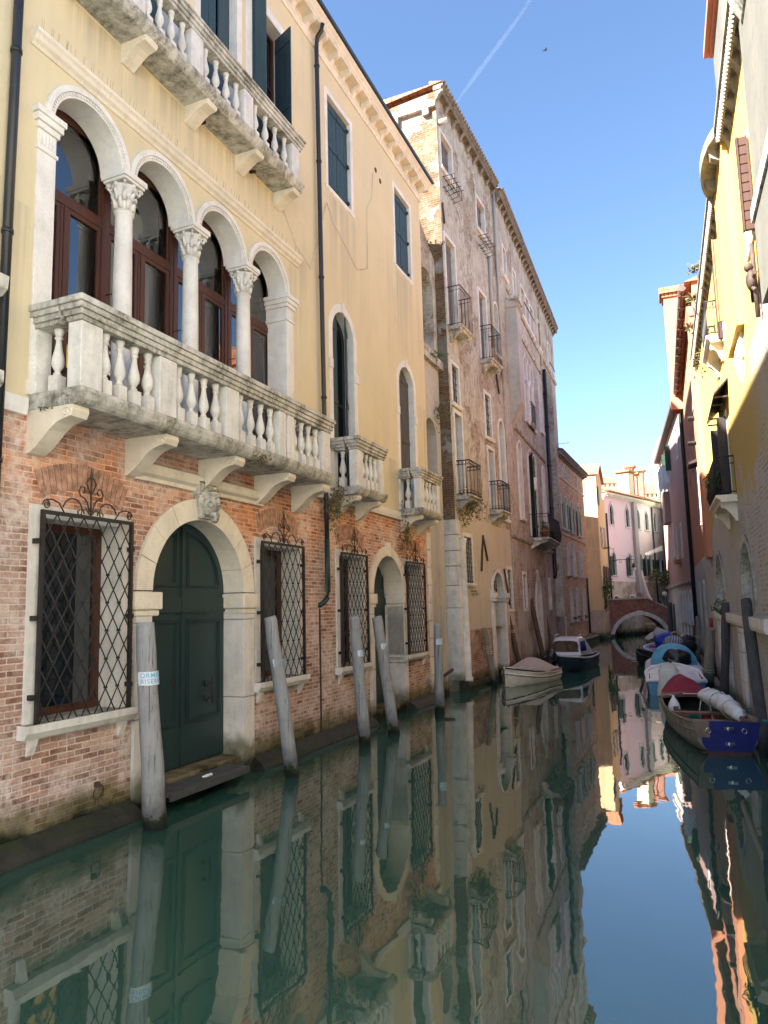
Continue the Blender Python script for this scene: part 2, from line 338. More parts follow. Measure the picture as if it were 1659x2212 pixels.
    def build(s, name, mat, parent=None, label=None, loc=None, smooth=None):
        org = Vector(ORG[parent.name]) if parent else Vector(loc or (0, 0, 0))
        W = [s.fr.P(*v) - org if s.fr is not LOC else Vector(v) for v in s.v]
        me = bpy.data.meshes.new(name); me.from_pydata(W, [], s.f); 
        uvl = me.uv_layers.new(name='UVMap')
        for pl in me.polygons:
            pl.use_smooth = s.sm[pl.index] if smooth is None else smooth
            pts = [s.v[i] for i in s.f[pl.index]]
            n = Vector((0, 0, 0))
            for i in range(len(pts)):
                a, b = pts[i], pts[(i+1) % len(pts)]
                n += Vector(((a[1]-b[1])*(a[2]+b[2]), (a[2]-b[2])*(a[0]+b[0]), (a[0]-b[0])*(a[1]+b[1])))
            ax = max(range(3), key=lambda i: abs(n[i]))
            for li, vi in zip(pl.loop_indices, s.f[pl.index]):
                v = s.v[vi]; uvl.data[li].uv = (v[1], v[2]) if ax == 0 else ((v[0], v[2]) if ax == 1 else (v[0], v[1]))
        bm = bmesh.new(); bm.from_mesh(me); bmesh.ops.recalc_face_normals(bm, faces=bm.faces); bm.to_mesh(me); bm.free()
        me.materials.append(M[mat] if isinstance(mat, str) else mat)
        return link(name, me, parent, None if parent else loc, label)

def link(name, me, parent=None, loc=None, label=None):
    o = bpy.data.objects.new(name, me); COL.objects.link(o)
    if parent: o.parent = parent; ORG[o.name] = ORG[parent.name]
    else: ORG[o.name] = tuple(loc or (0, 0, 0)); o.location = loc or (0, 0, 0)
    if label: o['label'] = label
    return o
def inst(name, me, parent, fr, a, o, z, k=1., label=None):
    ob = bpy.data.objects.new(name, me); COL.objects.link(ob); ob.parent = parent
    ob.location = fr.P(a, o, z) - Vector(ORG[parent.name]); ob.scale = (k,)*3
    # local x runs against the wall, local y points outwards
    ob.rotation_euler.z = math.atan2(fr.n.y, fr.n.x) - math.pi/2
    ORG[ob.name] = tuple(fr.P(a, o, z)); return ob
def thing(name, label, cat, loc, group=None):
    o = bpy.data.objects.new(name, None); COL.objects.link(o); o.location = loc; o.empty_display_size = .2
    ORG[o.name] = tuple(loc); return tag(o, label, cat, group)
def tag(o, label, cat, group=None, kind=None):
    o['label'] = label; o['category'] = cat
    if group: o['group'] = group
    if kind: o['kind'] = kind
    return o
def bevel(o, w=.01, seg=2):
    m = o.modifiers.new('bevel', 'BEVEL'); m.width = w; m.segments = seg; m.limit_method = 'ANGLE'; return o

def outline(a0, a1, z0, z1, kind='rect', n=14):
    c = (a0+a1)/2; w = (a1-a0)/2
    if kind == 'rect': return [(a0, z0), (a1, z0), (a1, z1), (a0, z1)]
    if kind == 'round':
        return [(a0, z0), (a1, z0)] + [(c+w*math.cos(math.pi*i/n), z1-w+w*math.sin(math.pi*i/n)) for i in range(n+1)]
    if kind == 'head': return [(a0, z0), (a1, z0)] + [(c+w*math.cos(math.pi*i/n), z0+(z1-z0)*math.sin(math.pi*i/n)) for i in range(n+1)]
    if kind == 'seg':
        r = w*1.5; h = r-math.sqrt(r*r-w*w); t = math.asin(w/r)
        return [(a0, z0), (a1, z0)] + [(c+r*math.sin(t-2*t*i/n), z1-r+r*math.cos(t-2*t*i/n)) for i in range(n+1)]
    if kind == 'goth':     # pointed ogee
        h = w*1.9; P = []
        for i in range(n+1):
            t = i/n
            if t <= .5: u = t*2; x = w*(1-.42*u**2.2); z = z1-h+h*.62*u
            else: u = (t-.5)*2; x = w*.58*(1-u)**1.6; z = z1-h*.38*(1-u)
            P.append((x, z))
        return [(a0, z0), (a1, z0)] + [(c+x, z) for x, z in P] + [(c-x, z) for x, z in reversed(P[:-1])]
    if kind == 'oval':
        return [(c+w*math.cos(2*math.pi*i/24), (z0+z1)/2+(z1-z0)/2*math.sin(2*math.pi*i/24)) for i in range(24)]
def op(a0, a1, z0, z1, kind='rect', rev=.3, g=.03): return dict(a0=a0-g, a1=a1+g, z0=z0 if kind != 'oval' else z0-g, z1=z1+g, kind=kind, rev=rev)
def grow(a0, a1, z0, z1, d, kind, bottom=0.):
    """outline grown by d (same point count), for surrounds and frames"""
    return outline(a0-d, a1+d, z0-bottom, z1+d*(1.25 if kind == 'goth' else 1), kind)

def window(fr, par, a0, a1, z0, z1, kind='rect', rev=.25, frame='wood_brown', pane='glass', mull=(1, 2), fw=.05, sur=None, sill=None, surmat='stone', shut=None, shutmat='shutter_green', bars=None, name='window', cross=None):
    """window part (> pane, shutter, grille); its stone surround is a part too"""
    f = MB(fr); o = -rev+.03
    f.ring(outline(a0, a1, z0, z1, kind), grow(a0, a1, z0, z1, -fw, kind, -fw), o, o+.05)
    for i in range(1, mull[0]+1):
        x = a0+(a1-a0)*i/(mull[0]+1); top = z1-(.02 if kind == 'rect' else (a1-a0)*.12)
        f.box(x-fw*.5, x+fw*.5, o, o+.04, z0+fw, top)
    for i in range(1, mull[1]+1):
        z = (cross if cross and mull[1] == 1 else z0+(z1-z0)*i/(mull[1]+1)); f.box(a0+fw*.8, a1-fw*.8, o, o+.038, z-fw*.5, z+fw*.5)
    w = f.build(name, frame, par)
    MB(fr).plate(outline(a0+.005, a1-.005, z0+.005, z1-.005, kind), o-.012, o+.006).build('pane', pane, w)
    if sur:
        sw, so_ = sur; sb = MB(fr)
        if kind == 'oval': sb.ring(grow(a0, a1, z0, z1, sw, kind, sw), outline(a0, a1, z0, z1, kind), -rev, so_)
        else:
            L, I = ([(a0-sw, z0), (a0-sw, z1+sw), (a1+sw, z1+sw), (a1+sw, z0)], [(a0, z0), (a0, z1), (a1, z1), (a1, z0)]) if kind == 'rect' else (grow(a0, a1, z0, z1, sw, kind), outline(a0, a1, z0, z1, kind))
            if kind != 'rect': L, I = L[1:]+L[:1], I[1:]+I[:1]
            sb.ring(L, I, -rev, so_, False)
        if sill:
            sx, so2, sh = sill
            sb.prism([(-rev, z0-sh*.4), (0.001, z0-sh*.4), (0.001, z0-sh), (so2*.7, z0-sh), (so2, z0-sh*.55), (so2, z0), (-rev, z0+.006)], a0-sw-sx, a1+sw+sx)
        sb.build('window_surround', surmat, par)
    if shut:
        for (x0, x1, ang) in shut: shutter(fr, w, x0, x1, z0+.02, z1-.02, ang, shutmat, kind if ang == 0 else 'rect', o+.1)
    if bars: grid(fr, w, a0, a1, z0, z1, *bars)
    return w

def shutter(fr, par, x0, x1, z0, z1, ang, mat, kind='rect', o=.0, battens=3):
    """a leaf hinged at x0 reaching to x1, swung out by ang degrees"""
    b = MB(fr); t = R_(ang); c, s = math.cos(t), math.sin(t); L = x1-x0
    def q(u, v, z): return (x0+u*c - (0 if L > 0 else 0)*v, o+abs(u)*s + v, z) if ang < 45 else (x0+u*c+v*(1 if L < 0 else -1)*-1, o+abs(u)*s, z)
    def slab(u0, u1, v0, v1, za, zb):
        p = [q(u, v, z) for z in (za, zb) for v in (v0, v1) for u in (u0, u1)]
        b.add(p, [(0, 1, 3, 2), (4, 6, 7, 5), (0, 4, 5, 1), (2, 3, 7, 6), (0, 2, 6, 4), (1, 5, 7, 3)])
    n = max(2, int(abs(L)/.16))
    for i in range(n): slab(L*(i+.02)/n, L*(i+.98)/n, 0, .03, z0, z1 if kind == 'rect' else z1-abs(L)*.5)
    for i in range(battens):
        z = z0+(z1-z0)*(.08+.84*i/(battens-1)); slab(L*.03, L*.97, .03, .05, z-.05, z+.05)
    if kind in ('round', 'goth'):
        sg = 1 if L > 0 else -1
        pts = [(x0, z1-abs(L)*1.0)] + [(x1-L*math.cos(math.pi/2*i/8), z1-abs(L)+abs(L)*math.sin(math.pi/2*i/8)) for i in range(9)] + [(x1, z1-abs(L)*1.0)]
        b.plate(pts, o+.001, o+.028)
    return b.build('shutter', mat, par)

def grid(fr, par, a0, a1, z0, z1, nx, nz, o=.02, r=.012, mat='iron_rust', name='grille'):
    g = MB(fr)
    for i in range(nx): x = a0+(a1-a0)*(i+.5)/nx; g.tube([(x, o, z0), (x, o, z1)], r, 5)
    for i in range(nz): z = z0+(z1-z0)*(i+.5)/nz; g.tube([(a0, o+r*1.2, z), (a1, o+r*1.2, z)], r, 5)
    return g.build(name, mat, par)

def scroll(c, r, t0, t1, turns, flip=1, n=22):
    """spiral points in the wall plane, tightening towards c"""
    P = []
    for i in range(n+1):
        t = i/n; a = t0+(t1-t0)*t*turns; rr = r*(1-.8*t); P.append((c[0]+flip*rr*math.cos(a), c[1]+rr*math.sin(a)))
    return P

def body(fr, par, a0, a1, z1, depth=9., mat='plaster_pale', roofmat='tile', eave=.5, rise=1.4, z0=-.6, roof=True, o=0., rz=0.):
    """side and back walls and the roof that close a building behind its front sheet"""
    b = MB(fr)
    b.poly([(a0, o, z0), (a0, o-depth, z0), (a0, o-depth, z1), (a0, o, z1)]); b.poly([(a1, o, z0), (a1, o-depth, z0), (a1, o-depth, z1), (a1, o, z1)])
    b.poly([(a0, o-depth, z0), (a1, o-depth, z0), (a1, o-depth, z1), (a0, o-depth, z1)])
    b.build('wall', mat, par)
    if roof:
        r = MB(fr); m = o-depth/2; z1 += rz
        r.add([(a0-.1, eave, z1), (a1+.1, eave, z1), (a1+.1, m, z1+rise), (a0-.1, m, z1+rise), (a0-.1, o-depth-.2, z1), (a1+.1, o-depth-.2, z1)],
              [(0, 1, 2, 3), (3, 2, 5, 4), (0, 3, 4), (1, 5, 2), (0, 4, 5, 1)])
        r.build('roof', roofmat, par)

def baluster_mesh(h=.82, k=1.):
    b = MB(); w = .07*k
    b.box(-w, w, -w, w, 0, h*.27)
    prof = [(.035, .27), (.05, .29), (.05, .31), (.032, .335), (.04, .36), (.07, .42), (.079, .48), (.072, .55), (.05, .66), (.036, .76), (.034, .83), (.05, .845), (.05, .865), (.038, .875), (.05, .92), (.058, .96), (.058, 1.0)]
    b.lathe(0, 0, [(r*k, z*h) for r, z in prof], 14)
    o = b.build('baluster', 'stone'); me = o.data; bpy.data.objects.remove(o); return me
BAL = baluster_mesh()

def bracket(fr, par, a, w, z1, proj, h, mat='stone_cream', o=0.):
    """scrolled console under a slab"""
    P = [(o-.02, z1), (o+proj, z1), (o+proj+.01, z1-h*.12), (o+proj*.96, z1-h*.26), (o+proj*.8, z1-h*.30), (o+proj*.66, z1-h*.36), (o+proj*.5, z1-h*.5), (o+proj*.36, z1-h*.68), (o+proj*.2, z1-h*.86), (o+.05, z1-h*.97), (o-.02, z1-h)]
    b = MB(fr); b.prism(P, a-w/2, a+w/2)
    for sg in (-1, 1):
        pts = [(a+sg*(w/2+.004), o+proj*.86+proj*.12*math.cos(t*.6)*(1-t/16), z1-h*.16+h*.11*math.sin(t*.6)*(1-t/16)) for t in range(14)]
        b.tube(pts, .012, 5)
    return bevel(b.build('bracket', mat, par), .012)

def iron_railing(fr, par, a0, a1, z0, z1, depth, mat='iron', step=.11, scrolls=False, curve=0.):
    g = MB(fr); C = [(a0, 0, 0), (a0, depth, 0), (a1, depth, 0), (a1, 0, 0)]
    for z, r in ((z1, .018), (z0+.06, .012), (z1-.14, .009)): g.tube([(x, y, z) for x, y, _ in C], r, 6)
    for (p, q) in zip(C, C[1:]):
        L = math.hypot(p[0]-q[0], p[1]-q[1]); n = max(2, int(L/step))
        for i in range(n+1):
            x, y = p[0]+(q[0]-p[0])*i/n, p[1]+(q[1]-p[1])*i/n
            g.tube([(x, y, z0), (x, y, z1)] if not curve else [(x, y, z0), (x, y+(curve if y > depth*.9 else 0), z0+(z1-z0)*.3), (x, y, z1)], .008, 5)
            if scrolls and i < n:
                xm, ym = x+(q[0]-p[0])/n/2, y+(q[1]-p[1])/n/2; rr = L/n/2*.9
                for zc in (z1-.14+.07, z0+.12):
                    g.tube([(xm+(q[0]-p[0])/L*rr*math.cos(t), ym+(q[1]-p[1])/L*rr*math.cos(t), zc+rr*math.sin(t)) for t in [k*math.pi/5 for k in range(11)]], .006, 4)
    return g.build('railing', mat, par)

def iron_balcony(fr, par, a0, a1, z0, depth=.45, h=1.0, scrolls=False, mat='stone_dirty', curve=0., br=True, name='balcony'):
    s = MB(fr); s.prism([(-.05, z0), (-.05, z0-.14), (depth*.86, z0-.14), (depth*.92, z0-.09), (depth+.04, z0-.05), (depth+.04, z0)], a0-.05, a1+.05)
    bl = s.build(name, mat, par); iron_railing(fr, bl, a0, a1, z0, z0+h, depth, scrolls=scrolls, curve=curve)
    if br:
        for a in (a0+.16, a1-.16): bracket(fr, bl, a, .13, z0-.14, depth*.85, .36, mat)
    return bl

def stone_balcony(fr, par, a0, a1, z0, zs, zr, zt, depth, piers, groups, bw=.3, brs=(), brh=.42, brw=.2, label=None, pierw=.3, returns=(1, 1)):
    """slab z0..zs, balusters zs..zr, rail zr..zt; piers and baluster groups given along s"""
    s = MB(fr)
    s.prism([(-.05, z0), (depth-.10, z0), (depth-.06, z0+.03), (depth-.03, z0+.07), (depth, zs-.05), (depth, zs), (-.05, zs)], a0, a1)
    bl = s.build('balcony', 'stone_dirty', par, label); bevel(bl, .01)
    r = MB(fr); q = .16
    def rail(x0, x1, y0, y1):
        for (e, za, zb) in ((.0, zr, zr+.06), (.025, zr+.06, zr+.13), (.05, zr+.13, zr+.2), (.075, zr+.2, zt-.001)): r.box(x0-e, x1+e, y0-e, y1+e, za, zb)
    rail(a0+.03, a1-.03, depth-.06-bw*.8, depth-.06)
    y1 = depth-.06-bw*.8-.082
    for sgn, x in ((returns[0], a0+.03), (returns[1], a1-.03-bw*.8)):
        if sgn:
            for (e, za, zb) in ((.0, zr, zr+.06), (.025, zr+.06, zr+.13), (.05, zr+.13, zr+.2), (.075, zr+.2, zt-.004)): r.box(x-e, x+bw*.8+e, 0, y1, za, zb)
    bevel(r.build('handrail', 'stone_dirty', bl), .008)
    yc = depth-.06-bw*.4
    for (pa, pb) in piers:
        p = MB(fr); p.box(pa, pb, yc-bw*.36, yc+bw*.36, zs, zr); bevel(p.build('pier', 'stone', bl), .012)
    for x in groups: inst('baluster', BAL, bl, fr, x, yc, zs, (zr-zs)/.82)
    for sgn, x in ((returns[0], a0+.03+bw*.4), (returns[1], a1-.03-bw*.4)):
        if sgn:
            inst('baluster', BAL, bl, fr, x, depth*.36, zs, (zr-zs)/.82)
            p = MB(fr); p.box(x-.1, x+.1, -.02, .09, zs, zr); p.build('pier', 'stone', bl)
    for a in brs: bracket(fr, bl, a, brw, z0, depth*.84, brh)
    return bl

def leaves(mb, c, r, n, size=.05, rnd=random, droop=0.):
    """many small leaf faces through an uneven volume"""
    blobs = [(Vector((rnd.gauss(0, .45), rnd.gauss(0, .45), rnd.gauss(0, .45))), rnd.uniform(.35, .7)) for _ in range(7)]
    for _ in range(n):
        b, br = rnd.choice(blobs); d = Vector((rnd.gauss(0, 1), rnd.gauss(0, 1), rnd.gauss(0, 1))).normalized()*br*rnd.random()**.4
        p = Vector(c) + Vector(((b.x+d.x)*r[0], (b.y+d.y)*r[1], (b.z+d.z)*r[2])); p.z -= droop*rnd.random()**2
        u = Vector((rnd.gauss(0, 1), rnd.gauss(0, 1), rnd.gauss(0, 1))).normalized(); v = u.orthogonal().normalized(); w = size*rnd.uniform(.6, 1.4)
        mb.add([p-u*w, p+v*w*.45, p+u*w, p-v*w*.45], [(0, 1, 2, 3)])
    return mb

def plant(name, label, fr, a, o, z, r, n, size=.05, mat='leaf', droop=0., cat='plant', group=None, flowers=0):
    L = fr.P(a, o, z); rnd = random.Random(hash((round(a*100), round(z*100))) & 0xffff)
    t = thing(name, label, cat, L, group)
    f = leaves(MB(), (0, 0, 0), r, n, size, rnd, droop).build('foliage', mat, t)
    st = MB()
    for _ in range(6):
        st.tube([(0, 0, -r[2]*.5), (rnd.gauss(0, r[0]*.3), rnd.gauss(0, r[1]*.3), 0), (rnd.gauss(0, r[0]*.6), rnd.gauss(0, r[1]*.6), r[2]*rnd.uniform(.2, .7)-droop*.3)], size*.09, 4)
    st.build('stem', 'leaf_dry', t)
    if flowers: leaves(MB(), (0, 0, r[2]*.2), r, flowers, size*.8, rnd).build('blossom', 'flower', t)
    return t

# ------------------------------------------------------------------ setting: water and canal bed
def water():
    n = NT('canal_water', .015, .5); n.b.inputs['IOR'].default_value = 2.25
    n.col(n.mix(n.ramp(n.noise(.25, 3), .3, .7), (.022, .068, .050), (.028, .080, .060)))
    a = n.noise(1., 3, .5, n.vmul(n.pos, (1.1, .75, 1))); b = n.noise(1., 2, .5, n.vmul(n.pos, (5, 3.2, 1)))
    h = n.math('ADD', a, n.math('MULTIPLY', b, .10)); n.bump(h, .032, .12)
    b = MB(); b.poly([(-400, -60, 0), (400, -60, 0), (400, 700, 0), (-400, 700, 0)])
    M['water'] = n.m; w = b.build('canal_water', 'water'); w['kind'] = 'structure'
    M['mud'] = simple('canal_mud', (.06, .055, .04), .9)
    g = MB(); g.poly([(-400, -60, -1.5), (400, -60, -1.5), (400, 700, -1.5), (-400, 700, -1.5)])
    w = g.build('canal_bed', 'mud'); w['kind'] = 'structure'
    M['bounce_paving'] = simple('pale_bounce_paving', (.5, .47, .42), .9)
    p = MB(); p.box(-45, -7.1, -45, -7.2, -.8, .5); w = p.build('bounce_pavement', 'bounce_paving'); w['kind'] = 'structure'  # pale ground out of view, added to bounce sunlight upwards
water()

# ------------------------------------------------------------------ the yellow palace on the left bank
A = Fr(-7.1, 0, 0, 1, shear=.015)
def yellow_palace():
    t = thing('canal_palace', 'cream yellow palace with arched loggia, long stone balconies and brick ground floor', 'building', A.P(9, 0, 0))
    # ground floor
    gw = [(6.12, 7.45), (10.82, 12.15), (13.95, 15.14), (17.80, 19.07)]
    ops = [op(a, b, 1.45, 3.84, rev=.42) for a, b in gw]
    D1, D2 = (8.04, 10.28, .3, 4.12), (15.75, 17.65, .25, 4.0)
    for d in (D1, D2): ops.append(op(*d, 'round', rev=.5, g=.12))
    MB(A).wall(-7, 20.0, -.6, 5.12, ops, 0).build('brick_wall', 'brick_red', t)
    up = []
    arc = [(6.12+1.5*i+.02, 7.58+1.5*i-.0) for i in range(4)]         # four bays of the loggia
    up.append(dict(a0=6.03, a1=12.0, z0=5.28, z1=8.95, rev=.5, notop=True))
    bays = [7.42, 8.92, 10.42]                                       # column axes
    edges = [5.98] + bays + [11.92]
    AW = [(13.82, 14.92, 5.32, 9.55), (17.82, 18.96, 5.3, 9.48)]
    SW = [(13.74, 14.96, 12.4, 14.72), (17.86, 19.06, 12.36, 14.72)]
    UW = [(7.25, 8.3, 11.1, 14.6), (9.05, 10.12, 11.1, 14.6), (10.62, 11.8, 11.1, 14.6)]
    for q in AW: up.append(op(*q, 'round', rev=.3))
    for q in SW: up.append(op(*q, rev=.22))
    for q in UW: up.append(op(*q, rev=.3))
    # round heads of the loggia are cut from the wall above its springing line
    heads = []
    cs = [(edges[i]+edges[i+1])/2 for i in range(4)]
    for c in cs: heads.append(dict(a0=c-.62, a1=c+.62, z0=8.93, z1=9.57, kind='round', rev=.5))
    w = MB(A)
    w.wall(-7, 20.0, 5.12, 8.95, [u for u in up if u['z0'] < 8.9 and u['kind' if 'kind' in u else 'z0'] != 'round'] + [dict(u, z1=8.95, kind='rect', notop=True) for u in up if u.get('kind') == 'round'], .02)
    w.wall(-7, 20.0, 8.95, 9.6, [dict(a0=c-.62, a1=c+.62, z0=8.95, z1=9.57, kind='head') for c in cs] + [dict(a0=q[0]-.03, a1=q[1]+.03, z0=8.95, z1=q[3]+.03, kind='head') for q in AW], .02)
    w.wall(-7, 20.0, 9.6, 15.5, [u for u in up if u['z0'] > 9.6], .02)
    w.poly([(20.0, .02, 5.12), (20.0, 0, 5.12), (20., 0, 15.5), (20., .02, 15.5)])
    w.build('plaster_wall', 'plaster_yellow', t)
    body(A, t, -7, 20.0, 15.8, 9, 'plaster_pale', eave=.38, rise=1.4, rz=.28)
    # ledge at the water
    l = MB(A); 
    for a, b in ((-7, 7.7), (10.62, 15.45), (17.95, 20.1)): l.prism([(-.1, -.6), (.26, -.6), (.24, .02), (.19, .10), (.02, .22), (-.1, .22)], a, b)
    for a, b in ((7.7, 10.62), (15.45, 17.95)): l.prism([(-.6, -.6), (.1, -.6), (.1, -.05), (-.6, -.04)], a, b)
    l.build('ledge', 'quay', t)
    MB(A).prism([(0.0, 5.02), (.07, 5.02), (.09, 5.1), (.09, 5.22), (0.0, 5.25)], 12.5, 20.04).build('string_band', 'stone_clean', t)
    MB(A).prism([(0.0, 5.02), (.07, 5.02), (.09, 5.1), (.09, 5.22), (0.0, 5.25)], -7, 5.84).build('string_band', 'stone_clean', t)
    q = MB(A); z = .22
    for i in range(9):
        h = .52; q.box(19.66+(.06 if i % 2 else 0), 20.012, -.4, .035, z, z+h-.012); z += h
    bevel(q.build('corner_stones', 'stone_base', t), .012)
    # ground-floor windows with their grilles
    for i, (a, b) in enumerate(gw):
        window(A, t, a, b, 1.45, 3.84, 'rect', .42, 'wood_brown', 'glass', (0, 0), .10, (.15, .035), (.06, .17, .16), 'stone_base')
        for x in (a-.08, b+.0): MB(A).prism([(0, 1.29), (.1, 1.29), (.07, 1.2), (.03, 1.1), (0, 1.08)], x, x+.09).build('sill_corbel', 'stone_base', t)
        # shallow relieving arch of bricks on edge
        v = MB(A); c = (a+b)/2
        for k in range(17):
            u = (k-8)/8; x = c+u*.62; ang = u*.35; z = 4.1+.16*(1-u*u); h = .33
            v.add([(x+dx*math.cos(ang)+dz*math.sin(ang), oo, z-dx*math.sin(ang)+dz*math.cos(ang)) for oo in (0.004, .016) for dx, dz in ((-.033, 0), (.033, 0), (.0345, h), (-.0345, h))],
                  [(4, 5, 6, 7), (0, 1, 5, 4), (1, 2, 6, 5), (2, 3, 7, 6), (3, 0, 4, 7)])
        v.build('brick_lintel', 'lintel_brick', t)
        diamond_grille(t, a-.06, b+.06)
    door_1(t, D1); door_2(t, D2)
    # lintel moulding over the great door
    m = MB(A); m.prism([(0, 4.56), (.05, 4.56), (.06, 4.62), (.12, 4.66), (.14, 4.7), (.14, 4.8), (0, 4.86)], 7.68, 10.92)
    bevel(m.build('door_cornice', 'stone_cream', t), .008)
    # balconies
    ax = [7.30+.36*i for i in range(4)]
    piers = [(5.94, 6.27), (7.28, 7.62), (8.76, 9.10), (10.28, 10.50), (10.56, 10.78), (11.86, 12.16)]
    g = []
    for (p, q_) in ((6.27, 7.28), (7.62, 8.76), (9.10, 10.28), (10.78, 11.86)): g += [p+(q_-p)*(k+.5)/4 for k in range(4)]
    stone_balcony(A, t, 5.89, 12.22, 5.09, 5.29, 6.10, 6.38, .86, piers, g, .3, [6.02, 7.62, 9.22, 10.8, 12.1], .52, .24, 'long weathered stone balcony on five carved brackets')
    g = []
    pu = [(5.85, 6.2), (6.95, 7.2), (8.22, 8.52), (9.66, 9.94), (11.28, 11.56)]
    for (p, q_) in zip(pu, pu[1:]): g += [p[1]+(q_[0]-p[1])*(k+.5)/4 for k in range(4)]
    stone_balcony(A, t, 5.8, 11.66, 10.9, 11.07, 11.78, 12.02, .58, pu, g, .26, [7.36, 8.78, 10.18, 11.48], .30, .24, 'upper stone balcony with dark mottled underside')
    for a, b in ((13.62, 15.2), (17.55, 19.25)):
        n = 4; g = [a+.36+(b-a-.66)*(k+.5)/n for k in range(n)]
        stone_balcony(A, t, a, b, 5.13, 5.31, 6.12, 6.4, .72, [(a+.05, a+.34), (b-.30, b-.05)], g, .27, [a+.25, b-.25], .42, .16)
    # loggia: arches, columns, windows
    for i, c in enumerate(cs):
        m = MB(A); n = 28
        out = [(c+.735*math.cos(math.pi*k/n), 8.95+.735*math.sin(math.pi*k/n)) for k in range(n+1)]
        mid = [(c+.66*math.cos(math.pi*k/n), 8.95+.66*math.sin(math.pi*k/n)) for k in range(n+1)]
        inn = [(c+.585*math.cos(math.pi*k/n), 8.95+.585*math.sin(math.pi*k/n)) for k in range(n+1)]
        m.ring(out, mid, -.0, .07, False); m.ring(mid, inn, -.36, .045, False)
        for k in range(40):           # dentil carving around the soffit edge
            a_ = math.pi*(k+.5)/40; 
            p = [(c+r*math.cos(a_+da), 8.95+r*math.sin(a_+da)) for r, da in ((.615, -.022), (.65, -.022), (.65, .022), (.615, .022))]
            m.plate(p, .046, .062)
        m.build('arch_moulding', 'stone_clean', t)
    for x in bays: column(t, x)
    for x0, x1 in ((5.88, 6.15), (11.78, 12.06)):
        p = MB(A); p.box(x0, x1, -.45, .05, 5.29, 8.42)
        for (e, z0, z1) in ((.02, 8.42, 8.47), (.0, 8.47, 8.7), (.03, 8.7, 8.78), (.06, 8.78, 8.87), (.085, 8.87, 8.949)): p.box(x0-e, x1+e, -.44, .05+e, z0, z1)
        for k in range(5): x = x0+.035+k*(x1-x0-.07)/4; p.box(x-.014, x+.014, .05, .062, 8.5, 8.68)
        p.box(x0-.03, x1+.03, -.4, .08, 5.28, 5.46)
        bevel(p.build('pilaster', 'stone_clean', t), .006)
    for i, c in enumerate(cs): loggia_window(t, c, i)
    m = MB(A); m.prism([(.02, 9.74), (.04, 9.74), (.06, 9.78), (.10, 9.81), (.12, 9.86), (.15, 9.89), (.15, 9.94), (.02, 9.98)], 5.74, 12.30)
    m.build('string_course', 'stone_cream', t)
    sp = MB(A)
    for k in range(70):
        x = 5.8+6.5*random.random(); sp.tube([(x, .13, 9.94), (x+random.uniform(-.02, .02), .15, 10.07)], .0013, 3)
    sp.build('bird_spikes', 'iron', t)
    # upper windows
    window(A, t, *UW[0], 'rect', .3, 'wood_brown', 'glass', (1, 2), .06, (.16, .03), None, 'stone_clean', [(7.26, 7.77, 0), (8.29, 7.78, 0)], 'shutter_navy')
    window(A, t, *UW[1], 'rect', .3, 'wood_brown', 'glass', (1, 2), .06, (.16, .03), None, 'stone_clean', [(9.06, 9.57, 12), (10.11, 9.6, 14)], 'shutter_navy')
    window(A, t, *UW[2], 'rect', .3, 'wood_brown', 'glass', (1, 2), .06, (.2, .03), None, 'stone_clean', [(10.63, 11.1, 82), (11.79, 11.25, 68)], 'shutter_navy')
    for q in SW:
        a, b = q[0], q[1]; c = (a+b)/2
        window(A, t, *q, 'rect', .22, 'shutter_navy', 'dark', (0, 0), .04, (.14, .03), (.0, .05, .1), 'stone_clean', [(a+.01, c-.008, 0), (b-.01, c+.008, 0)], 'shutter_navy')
        for zz in (q[2]+.2, (q[2]+q[3])/2, q[3]-.2): MB(A).box(b-.10, b-.02, -.1, .0, zz-.03, zz+.03).build('hinge', 'iron', t)
    a, b = AW[0][:2]
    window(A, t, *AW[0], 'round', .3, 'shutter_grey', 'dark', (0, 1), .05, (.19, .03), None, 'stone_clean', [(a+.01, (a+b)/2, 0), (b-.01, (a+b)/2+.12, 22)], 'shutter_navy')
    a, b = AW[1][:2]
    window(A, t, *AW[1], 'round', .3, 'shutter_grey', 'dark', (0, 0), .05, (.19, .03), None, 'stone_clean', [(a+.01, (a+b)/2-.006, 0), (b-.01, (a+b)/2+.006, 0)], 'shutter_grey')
    for a, b, z in ((13.82, 14.92, 9.55), (17.82, 18.96, 9.48)):
        c = (a+b)/2; MB(A).box(c-.07, c+.07, 0, .05, z+.0, z+.24).build('keystone', 'stone_clean', t)
        for x in (a-.2, b+.04): MB(A).box(x-.02, x+.18, .0, .055, z-1.5, z-1.28).build('impost', 'stone_clean', t)
    # eaves cornice
    c = MB(A)
    c.prism([(.02, 15.40), (.05, 15.40), (.05, 15.5), (.08, 15.53), (.08, 15.56), (.02, 15.56)], -7, 20.05)
    c.prism([(-.1, 15.80), (.28, 15.80), (.28, 15.85), (.31, 15.88), (.33, 15.93), (.38, 15.98), (.39, 16.03), (-.1, 16.06)], -7.1, 20.2)
    c.poly([(-7, .02, 15.5), (20.02, .02, 15.5), (20.02, .02, 15.81), (-7, .02, 15.81)])
    cn = c.build('cornice', 'stone_cream', t)
    mb = MB(); mb.add([(x, y, z) for x in (-.1, .1) for y, z in ((0, .33), (.4, .33), (.42, .26), (.40, .18), (.3, .13), (.2, .1), (.13, .03), (.08, -.06), (0, -.08))],
        [tuple(range(8, -1, -1)), tuple(range(9, 18))] + [(i, (i+1) % 9, 9+(i+1) % 9, 9+i) for i in range(9)])
    ob = mb.build('modillion', 'stone_cream'); me = ob.data; bpy.data.objects.remove(ob)
    for k in range(22): inst('modillion', me, cn, A, 19.9-.6*k, .03, 15.595, .62)
